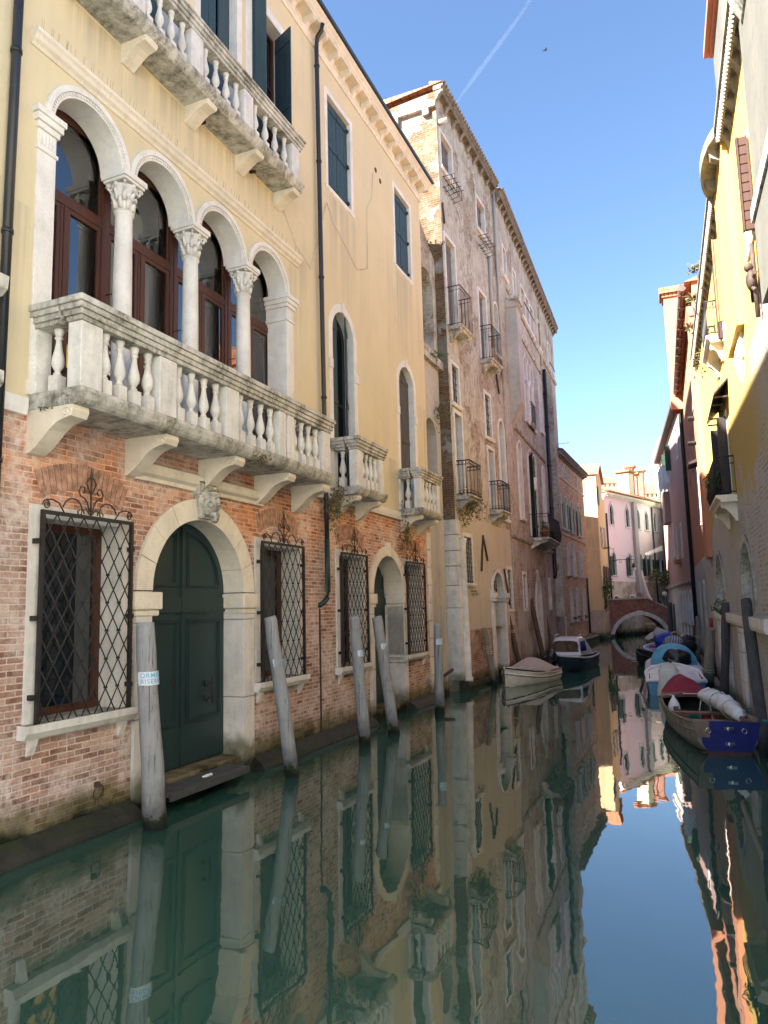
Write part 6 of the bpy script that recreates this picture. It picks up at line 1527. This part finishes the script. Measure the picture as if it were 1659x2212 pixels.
def cream_boat():
    t, L = boat_root('motorboat', 'cream hulled open boat under a grey brown tarpaulin, moored on the left', (-5.1, 27.0), (-5.93, 23.75))
    st = stations(L, .66, .56, .42, .62, -.16, 16, .5, .03, .18)
    hull_mesh(st).build('hull', 'hull_cream', t)
    rail(st, .0, .028).build('gunwale', 'hull_black', t); rail(st, -.17, .016).build('rubbing_strake', 'white_paint', t); rail(st, -.2, .010).build('dark_line', 'hull_black', t)
    sp = MB()
    for s in (1, -1): sp.tube([(x, s*(bb+.02), zk+(zs-zk)*.16) for x, hb, zs, zk, bb in st if x > .4], .018, 6)
    sp.build('spray_rail', 'hull_cream', t)
    MB().tube([(L-.02, 0, .66), (L+.03, 0, .5), (L, 0, .2), (L-.08, 0, -.1)], .014, 6).build('stem_band', 'hull_black', t)
    cover(st, .25, L*.70, .44, .05, .06, .5, seed=3, flat0=.2).build('tarpaulin', 'tarp_grey', t)
    b = MB(); b.add([(L+.03, 0, .66), (L-.34, .26, .6), (L-.42, .0, .62), (L-.34, -.26, .6), (L+.04, 0, .6), (L-.34, .28, .53), (L-.34, -.28, .53)], [(0, 1, 2, 3), (0, 4, 5, 1), (0, 3, 6, 4)]); b.build('bow_plate', 'white_paint', t)
    MB().tube([(L-.16, .05, .64), (L-.16, .05, .74), (L-.1, -.03, .75), (L-.1, -.05, .63)], .012, 5).build('rope_loop', 'rope', t)
    g = MB(); g.add([(L*.52, .44, .70), (L*.52-.12, .40, .735), (L*.52-.1, .46, .665), (L*.52+.02, .50, .635)], [(0, 1, 2, 3)]); 
    outboard(t, -.12, .05, .62, .55, 1.0)
    for s in (1, -1): MB().tube([(L*.55, s*.63, .5), (L*.78, s*.5, .56), (L-.2, s*.1, .66)], .008, 4).build('rope', 'rope', t)

def cabin_boat():
    t, L = boat_root('cabin_boat', 'small dark navy motorboat with a light grey cabin and wrapped windscreen', (-4.72, 33.4), (-5.12, 29.1))
    st = stations(L, .80, .74, .50, .66, -.18, 16, .62, .12, .12, .8)
    hull_mesh(st, .06).build('hull', 'hull_navy', t)
    rail(st, .0, .035).build('gunwale', 'cabin_grey', t)
    d = MB(); P = [(x, s*(hb-.03), zs+.01) for s in (1, -1) for x, hb, zs, zk, bb in st if x > L*.6]; n = len(P)//2
    d.add(P, [(i, i+1, n+i+1, n+i) for i in range(n-1)]); d.build('foredeck', 'cabin_grey', t)
    x0, x1 = L*.18, L*.72
    c = MB(); secs = []
    for x, w, z0, z1 in ((x1+.08, .66, .6, .63), (x1, .68, .6, .72), (x1-.28, .58, .58, 1.2), (x1-.42, .56, .58, 1.30), (x1-1.2, .58, .56, 1.32), (x1-1.5, .6, .55, 1.22), (x0-.15, .64, .52, .6)):
        secs.append([(x, w, z0), (x, w*.99, z0+(z1-z0)*.6), (x, w*.90, z1-.05), (x, w*.75, z1), (x, -w*.75, z1), (x, -w*.90, z1-.05), (x, -w*.99, z0+(z1-z0)*.6), (x, -w, z0)])
    c.add([p for s in secs for p in s], [(k*8+i, k*8+i+1, (k+1)*8+i+1, (k+1)*8+i) for k in range(len(secs)-1) for i in range(7)]); c.add(secs[0], [tuple(range(8))]); c.add(secs[-1], [tuple(range(8))])
    cb = c.build('cabin', 'cabin_grey', t); bevel(cb, .03, 3)
    w = MB(); q = lambda u, v: (x1-.005-.27*v+.02, u, .74+.44*v)
    pts = [(-.58, .02), (.58, .02), (.56, .55), (.48, .9), (.3, 1.0), (-.3, 1.0), (-.48, .9), (-.56, .55)]
    w.add([q(u, v) for u, v in pts], [tuple(range(8))]); w.build('windscreen', 'glass', cb)
    for s in (1, -1):
        w = MB(); yy = lambda z: s*(.615-.02*(z-.7)); w.add([(x1-.35, s*.60, .74), (x1-1.3, s*.612, .74), (x1-1.25, s*.575, 1.15), (x1-.5, s*.562, 1.15)], [(0, 1, 2, 3)]); w.build('side_window', 'glass', cb)
        r = MB(); r.tube([(x1-.45, s*.5, 1.3), (x1-.5, s*.5, 1.4), (x1-1.05, s*.5, 1.42), (x1-1.1, s*.5, 1.31)], .014, 6); r.build('grab_rail', 'chrome', cb)
    n_ = MB(); n_.sphere((L-.12, 0, .72), .035, 8, 6); n_.tube([(L+.02, 0, .5), (L+.05, 0, .46), (L+.02, 0, .42)], .01, 5); n_.build('bow_light', 'chrome', t)
    rail(st, -.16, .012).build('chine_line', 'hull_black', t)
    for s in (1, -1): MB().tube([(x0-.1, s*.6, .62), (.1, s*.7, .55)], .012, 5).build('rope', 'rope', t)

def red_boat():
    t, L = boat_root('rowing_boat', 'old wooden boat with royal blue transom and burgundy bow cover', (.40, 14.35), (-.6, 20.9))
    st = [(0, .52, .56, .0, .37), (.5, .60, .51, -.06, .44), (1.1, .66, .48, -.1, .48), (1.8, .70, .46, -.12, .5), (2.6, .71, .45, -.12, .5), (3.4, .68, .46, -.12, .47), (4.2, .62, .48, -.1, .41), (5.0, .50, .52, -.08, .3), (5.8, .30, .58, -.02, .15), (6.3, .14, .62, .06, .06), (L, .02, .66, .2, .01)]
    hull_mesh(st, .03).build('hull', 'boat_hull_grey', t)
    rail(st, .005, .026).build('gunwale', 'boat_wood_worn', t); rail(st, -.15, .016).build('rubbing_strake', 'boat_wood_worn', t)
    tr = MB(); tr.add([(x, y, z) for x in (-.045, -.002) for y, z in ((.30, .585), (-.55, .57), (-.52, .42), (-.37, .06), (.36, .06), (.43, .2), (.43, .30), (.30, .30))], [tuple(range(7, -1, -1)), tuple(range(8, 16))] + [(i, (i+1) % 8, 8+(i+1) % 8, 8+i) for i in range(8)]); tb = tr.build('transom', 'transom_blue', t)
    q = MB(); q.add([(x, y, z) for x in (-.05, -.002) for y, z in ((.56, .57), (.30, .587), (.30, .30), (.50, .30))], [(3, 2, 1, 0), (4, 5, 6, 7), (0, 1, 5, 4), (1, 2, 6, 5), (2, 3, 7, 6), (3, 0, 4, 7)]); q.build('patched_plank', 'boat_wood_worn', tb, 'bare brown plank patched onto the blue transom')
    k = MB(); k.add([(x, y, z) for x in (-.047, -.003) for y, z in ((.37, .06), (-.37, .06), (-.33, -.04), (.33, -.04))], [(3, 2, 1, 0), (4, 5, 6, 7), (0, 1, 5, 4), (1, 2, 6, 5), (2, 3, 7, 6), (3, 0, 4, 7)]); k.build('keel_board', 'boat_red_bottom', tb)
    for z in (.46, .2):
        h = MB(); h.box(-.07, -.045, -.10, .06, z-.025, z+.025); h.box(-.1, -.05, -.03, .0, z-.05, z+.02); h.build('hinge', 'chrome', tb)
    for y in (.32, -.27): MB().tube([(-.06, y+.04*math.cos(a*.5), .42+.045*math.sin(a*.5)) for a in range(14)], .008, 5).build('ring', 'chrome', tb)
    iv = MB(); iv.box(.05, 4.3, -.46, .46, -.02, .0)
    for i in range(6): iv.box(.1, 4.2, -.45+i*.15, -.32+i*.15, .0, .02)
    iv.build('floor_boards', 'boat_wood', t)
    for i in range(9):
        x = .5+.42*i
        for s in (1, -1): MB().box(x, x+.05, (.40 if s > 0 else -.50), (.50 if s > 0 else -.40), .08, .42).build('rib', 'boat_wood', t)
    for x, z in ((1.0, .38), (2.4, .34)):
        MB().box(x, x+.22, -.64, .64, z, z+.045).build('thwart', 'boat_wood', t)
    MB().box(.03, .42, -.5, .5, .46, .5).build('stern_bench', 'boat_wood_worn', t)
    MB().box(.02, .2, -.55, -.30, .571, .60).build('corner_knee', 'boat_wood', t)
    # bulkhead and cover
    bh = MB(); n = 12; bh.add([(4.1+.1*math.cos(math.pi/2*(-1+2*i/n)), .62*(-1+2*i/n), .47+.02*(1-abs(-1+2*i/n))) for i in range(n+1)]+[(4.16+.1*math.cos(math.pi/2*(-1+2*i/n)), .62*(-1+2*i/n), .56+.04*(1-(-1+2*i/n)**2)) for i in range(n+1)], [(i, i+1, n+2+i, n+1+i) for i in range(n)]); bh.build('deck_beam', 'boat_wood_worn', t)
    cv = cover(st, 4.12, L-.02, .34, .03, .05, .42, 18, 20, 9, .10); cv.build('bow_cover', 'tarp_burgundy', t)
    MB().box(4.13, 4.16, -.28, .14, .56, .575).build('cover_batten', 'cloth_white', t)
    # things lying in and hung on the boat
    M4 = t.matrix_world if False else Matrix.Translation(t.location) @ Matrix.Rotation(t.rotation_euler.z, 4, 'Z')
    def put(name, label, cat, p):
        e = thing(name, label, cat, tuple(M4 @ Vector(p))); e.rotation_euler.z = t.rotation_euler.z; return e
    s = put('furled_sail', 'white sail rolled round its spar and lashed with ropes, lying in the wooden boat', 'sail', (0, 0, 0))
    P = [(4.0, -.34, .54), (3.5, -.34, .58), (2.9, -.36, .6), (2.3, -.38, .61), (1.7, -.38, .62), (1.1, -.36, .62), (.6, -.30, .64), (.25, -.26, .65)]
    h = MB(); n = 12; rnd = random.Random(5); pts = []
    for i, p in enumerate(P):
        for j in range(3):
            if i == len(P)-1 and j: break
            q2 = P[min(i+1, len(P)-1)]; u = j/3; c = [p[k]+(q2[k]-p[k])*u for k in range(3)]; r = (.10+.07*min(1, (c[0])/2.0))*(1 if j else .86)
            pts.append([(c[0]+rnd.uniform(-.02, .02), c[1]+r*1.1*(1+rnd.uniform(-.24, .24))*math.cos(2*math.pi*k/n), c[2]+r*(1+rnd.uniform(-.24, .24))*math.sin(2*math.pi*k/n)) for k in range(n)])
    h.add([p for r in pts for p in r], [(k*n+i, k*n+(i+1) % n, (k+1)*n+(i+1) % n, (k+1)*n+i) for k in range(len(pts)-1) for i in range(n)] + [tuple(range(n)), tuple(range(len(pts)*n-n, len(pts)*n))], True)
    h.build('cloth', 'cloth_white', s)
    MB().tube([(3.4, -.36, .58), (.05, -.30, .60)], .045, 8).build('spar', 'boat_wood', s); MB().tube([(1.6, -.45, .55), (.0, -.46, .62)], .05, 8).build('oar', 'boat_wood_worn', s)
    for i, x in enumerate((3.3, 2.55, 1.35)): MB().tube([(x+.05*math.sin(a*.45), -.36+.19*math.cos(a*.45), .60+.175*math.sin(a*.45)) for a in range(15)], .010, 5).build('lashing', 'rope_green' if i == 1 else 'rope', s)
    f = put('fender', 'white teardrop boat fender hanging inside the wooden boat', 'fender', (3.35, .45, .42))
    MB().lathe(0, 0, [(.02, .2), (.03, .16), (.07, .10), (.12, .0), (.135, -.08), (.11, -.17), (.05, -.22), (.01, -.23)], 16).build('float', 'white_paint', f); MB().tube([(0, 0, .2), (.35, .1, .18)], .012, 5).build('rope', 'rope', f)
    g = put('shopping_bag', 'crumpled bag with red and green print lying in the wooden boat', 'bag', (2.75, .12, .18))
    heap((0, 0, 0), (.16, .18, .16), 3).build('bag_body', 'bag_green', g); heap((-.05, -.22, .02), (.14, .14, .14), 4).build('bag_body', 'bag_red', g); heap((.1, .2, .0), (.2, .16, .15), 8).build('bag_body', 'bag_blue', g)
    rp = put('mooring_rope', 'slack pale rope hanging from the bundled sail into the wooden boat', 'rope', (0, 0, 0)); MB().tube([(3.7, -.2, .6), (3.0, -.02, .35), (2.5, .06, .15)], .012, 5).build('strand', 'rope', rp); MB().tube([(3.6, -.3, .68), (2.7, -.2, .4), (2.2, -.15, .2)], .010, 5).build('strand', 'rope', rp)
    rp = put('mooring_rope', 'turquoise rope tied from the blue transom corner to the tall dark post', 'rope', (0, 0, 0)); MB().tube([(.06, -.48, .62), (-.05, -.62, .60), (.12, -.75, .62)], .02, 6).build('strand', 'rope_green', rp)
M['boat_hull_grey'] = simple('worn_grey_brown_hull', (.26, .25, .22), .6, 0, .4, .3, 4)
M['boat_red_bottom'] = simple('dark_red_antifouling', (.10, .035, .04), .7, 0, .4)
M['rope_green'] = simple('turquoise_rope', (.04, .30, .24), .8)

def right_boats():
    t, L = boat_root('motorboat', 'white decked motorboat with blue hull and pale tarp over its engine', (-.60, 22.7), (-.85, 26.7))
    st = stations(L, .82, .78, .40, .58, -.2, 14, .6, .05, .1, .82)
    hull_mesh(st, .05, inner=False).build('hull', 'hull_blue', t)
    d = MB(); P = [(x, s*(hb+.0), zs) for s in (1, -1) for x, hb, zs, zk, bb in st]; n = len(st); d.add(P, [(i, i+1, n+i+1, n+i) for i in range(n-1)])
    for s in (1, -1): d.tube([(x, s*hb, zs+.03) for x, hb, zs, zk, bb in st], .055, 8)
    d.tube([(0, .78, .43), (-.03, 0, .43), (0, -.78, .43)], .055, 8); d.build('deck', 'white_paint', t)
    cover(st, .25, L*.8, .24, -.12, .02, .4, seed=4, flat0=.5).build('cockpit_cover', 'cloth_white', t)
    m = MB(); secs = []
    for z, w, dx, e in ((.92, .07, .05, .06), (.86, .2, .12, .12), (.7, .26, .2, .2), (.45, .3, .24, .22), (.2, .33, .24, .2), (.02, .34, .22, .18)):
        secs.append([(-.05-dx*.6+dx*math.cos(a*math.pi/9)*1.1-e*.3, .2+w*math.sin(a*math.pi/9)*(1+.08*math.sin(a*5+z*9)), z-.03*math.sin(a*3)) for a in range(18)])
    m.add([p for q in secs for p in q], [(k*18+i, k*18+(i+1) % 18, (k+1)*18+(i+1) % 18, (k+1)*18+i) for k in range(5) for i in range(18)] + [tuple(range(18))], True); m.build('engine_tarp', 'tarp_pale', t)
    for s in (1, -1): MB().tube([(.3+.2*k, s*.72, .47+.03*math.sin(k*2.3)) for k in range(7)], .018, 5).build('rope', 'plastic_black', t)
    MB().box(-.06, .02, -.66, -.2, .40, .46).build('stern_step', 'white_paint', t)
    c = MB(); c.add([(x, y, z) for x, y, z in ((.5, .84, .46), (1.5, .86, .46), (1.6, 1.0, .05), (1.1, 1.06, -.02), (.35, .98, .0))], [(0, 1, 2, 3, 4)]); c.build('dark_cloth', 'hull_black', t)

    t, L = boat_root('motorboat', 'inflatable boat under a light blue canvas dome with black wrapped engine', (-.76, 27.4), (-1.0, 31.6))
    st = stations(L, .86, .84, .38, .5, -.2, 14, .6, .05, .1, .9)
    hull_mesh(st, .05, inner=False).build('hull', 'tarp_pale', t)
    r = MB()
    for s in (1, -1): r.tube([(-.1, s*.8, .3)] + [(x, s*hb*.97, zs-.06) for x, hb, zs, zk, bb in st], [.06]+[.15]*len(st), 10)
    r.build('tube', 'tarp_pale', t); b = MB(); b.box(-.05, .12, -.78, .78, .3, .5); bevel(b.build('stern_deck', 'white_paint', t), .03)
    D_ = MB(); n, m_ = 10, 20; P = []
    for k in range(n+1):
        u = k/n; x = .05+u*2.6; hz = (.74+.08*math.sin(u*3))*(1-.55*u**2); w = .78*(1-.25*u*u)
        for i in range(m_+1):
            a = math.pi*i/m_; P.append((x+.02*math.sin(i*2+k), w*math.cos(a)*(1+.0*k), .46+hz*math.sin(a)**.9*(1+.02*math.sin(5*a+k))))
    D_.add(P, [(k*21+i, k*21+i+1, (k+1)*21+i+1, (k+1)*21+i) for k in range(n) for i in range(m_)] + [tuple(range(21))], True); D_.build('canvas_dome', 'tarp_sky', t)
    h = heap((-.12, -.1, .74), (.26, .40, .32), 12, rough=.2, n=18, m=12).build('wrapped_engine', 'plastic_black', t)
    MB().tube([(-.38, -.3, .55), (-.40, -.0, .66), (-.38, .2, .72)], .012, 5).build('rope', 'rope', t)

    t, L = boat_root('black_skiff', 'black wooden skiff whose pointed end sticks out left past the canvas dome', (-.5, 31.9), (-2.5, 34.2))
    st = stations(L, .5, .4, .40, .66, -.1, 12, .5, .01, .4, .7)
    hull_mesh(st).build('hull', 'hull_black', t); rail(st, 0, .02).build('gunwale', 'hull_black', t)
    MB().tube([(L-.25, 0, .6), (L-.25, 0, .82)], .02, 6).build('iron_pin', 'iron', t)

    t, L = boat_root('motorboat', 'small white and blue boat piled with a bright blue tarp', (-1.2, 36.6), (-2.0, 41.2))
    st = stations(L, .8, .7, .42, .56, -.2, 14, .6, .08, .1, .8)
    hull_mesh(st, .06).build('hull', 'white_paint', t); MB().add([(x, s*(hb-.08), zs-.02) for s in (1, -1) for x, hb, zs, zk, bb in st], [(i, i+1, len(st)+i+1, len(st)+i) for i in range(len(st)-1)]).build('deck', 'tarp_blue', t)
    heap((2.2, -.2, .78), (1.0, .55, .42), 21, rough=.2).build('tarp', 'tarp_blue', t)
    MB().box(.9, 1.1, .45, .75, .5, .62).build('tail_lamp', 'red_paint', t)

    t = thing('covered_scooter', 'bundle of black covers with a navy and white striped cloth behind the blue dome', 'bundle', (-.75, 34.3, .35))
    heap((0, 0, .32), (.75, .5, .48), 33, rough=.2).build('cover', 'plastic_black', t); heap((.35, .6, .4), (.5, .5, .5), 34, rough=.25).build('cover', 'plastic_black', t)
    sc = heap((-.15, -.25, .62), (.42, .35, .26), 35, rough=.12).build('striped_cloth', 'striped', t)
    MB().tube([(-.05+.17*math.cos(a*.4), -.2, .92+.12*math.sin(a*.4)) for a in range(17)], .04, 6).build('gold_ring', 'gold', t)
    t, L = boat_root('motorboat', 'motorboat under a beige cover with grey wrapped engine, nearest the bridge', (-1.75, 46.0), (-2.25, 50.8))
    st = stations(L, .9, .85, .45, .6, -.2, 14, .6, .05, .1, .8)
    hull_mesh(st, .05, inner=False).build('hull', 'hull_olive', t); rail(st, 0, .03).build('gunwale', 'hull_black', t)
    cover(st, .1, L*.95, .62, .04, .04, .45, seed=6, flat0=.3).build('cover', 'tarp_beige', t)
    heap((-.05, .25, .75), (.3, .32, .45), 41, rough=.15).build('wrapped_engine', 'tarp_pale', t)
M['hull_olive'] = simple('olive_yellow_hull', (.22, .19, .05), .5)
M['gold'] = simple('gold_plastic', (.45, .32, .06), .4)
def striped():
    n = NT('navy_white_stripes', .8); w = n.t.nodes.new('ShaderNodeTexWave'); w.inputs['Scale'].default_value = 5.; w.inputs['Distortion'].default_value = 1.5; n.lk(n.pos, w.inputs['Vector'])
    n.col(n.mix(n.ramp(w.outputs['Fac'], .48, .52), (.02, .025, .06), (.6, .62, .64))); M['striped'] = n.m
striped()
cream_boat(); cabin_boat(); red_boat(); right_boats()

# ------------------------------------------------------------------ small things on walls and in the sky
plant('balcony_weed', 'bushy weed hanging from the right end bracket of the long balcony', A, 13.45, .25, 4.95, (.3, .3, .42), 420, .035, 'leaf_dry', .35)
plant('balcony_weed', 'dry trailing weed under the small balcony at the palace corner', A, 17.6, .2, 4.75, (.22, .22, .4), 260, .035, 'leaf_dry', .4)
plant('balcony_weed', 'dry moss tuft on the lip of the long balcony above its third bracket', A, 9.6, .8, 5.12, (.16, .1, .1), 130, .025, 'leaf_dry')
plant('balcony_weed', 'small green weed at the left end of the long balcony slab', A, 5.98, .3, 5.05, (.14, .2, .05), 140, .022)
plant('wall_creeper', 'straggly dry creeper hanging below the lower iron balcony of the plaster house', B1, 1.1, .25, 5.95, (.42, .25, .45), 420, .045, 'leaf_dry', .5)
plant('wall_creeper', 'green weeds growing on the ledge of the alley wall arch', A, 21.1, .0, 10.75, (.3, .2, .2), 160, .045)
plant('wall_creeper', 'dark weeds hanging over the lower alley wall niche', A, 21.3, .05, 9.1, (.3, .12, .5), 220, .045, 'leaf_dry', .4)
plant('wall_creeper', 'dry grass on top of the broken alley wall', A, 21.2, -.2, 14.5, (.45, .2, .2), 140, .05, 'leaf_dry')
plant('wall_creeper', 'few dry weeds below the dark barred window of the plaster house', B1, 1.8, .08, 3.1, (.35, .06, .12), 90, .03, 'leaf_dry')
pt = thing('flower_pot', 'terracotta pot with a green plant on the green shuttered balcony', 'plant pot', B2.P(4.5, .6, 5.78))
MB().lathe(0, 0, [(.14, 0), (.2, .3), (.22, .3), (.22, .36), (.19, .36)], 12).build('pot', 'pot', pt); leaves(MB(), (0, 0, .55), (.3, .3, .25), 160, .05).build('foliage', 'leaf', pt)

def bird(label, p, wings, s=1., yaw=0):
    t = thing('bird', label, 'bird', p); t.rotation_euler.z = yaw
    b = MB(); secs = [(-.16, .012, 0), (-.1, .03, .0), (0, .05, .01), (.08, .045, .03), (.13, .03, .06), (.17, .03, .08), (.2, .012, .08)]
    b.tube([(x*s, 0, z*s) for x, r, z in secs], [r*s for x, r, z in secs], 8); b.add([(-.14*s, -.03*s, 0), (-.14*s, .03*s, 0), (-.26*s, .05*s, -.01*s), (-.26*s, -.05*s, -.01*s)], [(0, 1, 2, 3)])
    for sg in (1, -1):
        if wings: b.add([(.06*s, sg*.03*s, .03*s), (-.06*s, sg*.03*s, .03*s), (-.04*s, sg*.2*s, .08*s), (-.14*s, sg*.36*s, .03*s), (.0, sg*.22*s, .09*s), (.07*s, sg*.16*s, .08*s)], [(0, 1, 2, 4, 5), (2, 3, 4)])
        else: b.tube([(.0, sg*.02*s, -.03*s), (.0, sg*.02*s, -.12*s)], .006*s, 4)
    b.build('body', 'motor', t)
def along(dx, dy, dist):
    cam = scene.camera.matrix_world; v = Vector(((dx-829.5)/1534, -(dy-1106)/1534, -1)); return cam.translation + (cam.to_3x3() @ v).normalized()*dist
bird('small dark bird flying high against the blue sky', tuple(along(1178, 109, 75)), True, 1.0, .6)
q_ = B2.P(4.3, .25, 20.1); bird('pigeon perched on the roof edge of the gothic palace', tuple(q_), False, 1.4, 1.2)
def contrail():
    m = bpy.data.materials.new('vapour_trail'); m.use_nodes = True; nt = m.node_tree; nt.nodes.clear()
    o = nt.nodes.new('ShaderNodeOutputMaterial'); v = nt.nodes.new('ShaderNodeVolumePrincipled'); v.inputs['Color'].default_value = (1, 1, 1, 1); v.inputs['Density'].default_value = .0024; v.inputs['Anisotropy'].default_value = 0
    nt.links.new(v.outputs[0], o.inputs['Volume']); M['trail'] = m
    P = [along(1165, -30, 3000), along(1120, 38, 3000), along(1075, 100, 3000), along(1030, 160, 3000), along(985, 222, 3000)]
    tr_ = MB().tube(P, [5, 7, 8, 9, 5], 12).build('contrail', 'trail'); tag(tr_, 'faint white vapour trail slanting across the blue sky', 'contrail')
contrail()
def antenna(label, x, y, z):
    t = thing('antenna', label, 'antenna', (x, y, z)); MB().tube([(0, 0, -1.0), (0, 0, 1.4)], .03, 5).build('mast', 'iron', t)
    a = MB(); a.tube([(-.7, 0, 1.3), (.8, .1, 1.35)], .02, 4)
    for k in range(6): a.tube([(-.6+.25*k, -.22, 1.31), (-.6+.25*k, .3, 1.33)], .012, 4)
    a.build('array', 'iron', t)
p_ = C.P(9.0, -1.5, 13.2); antenna('thin television antenna on the brick house roof', p_.x, p_.y, p_.z)
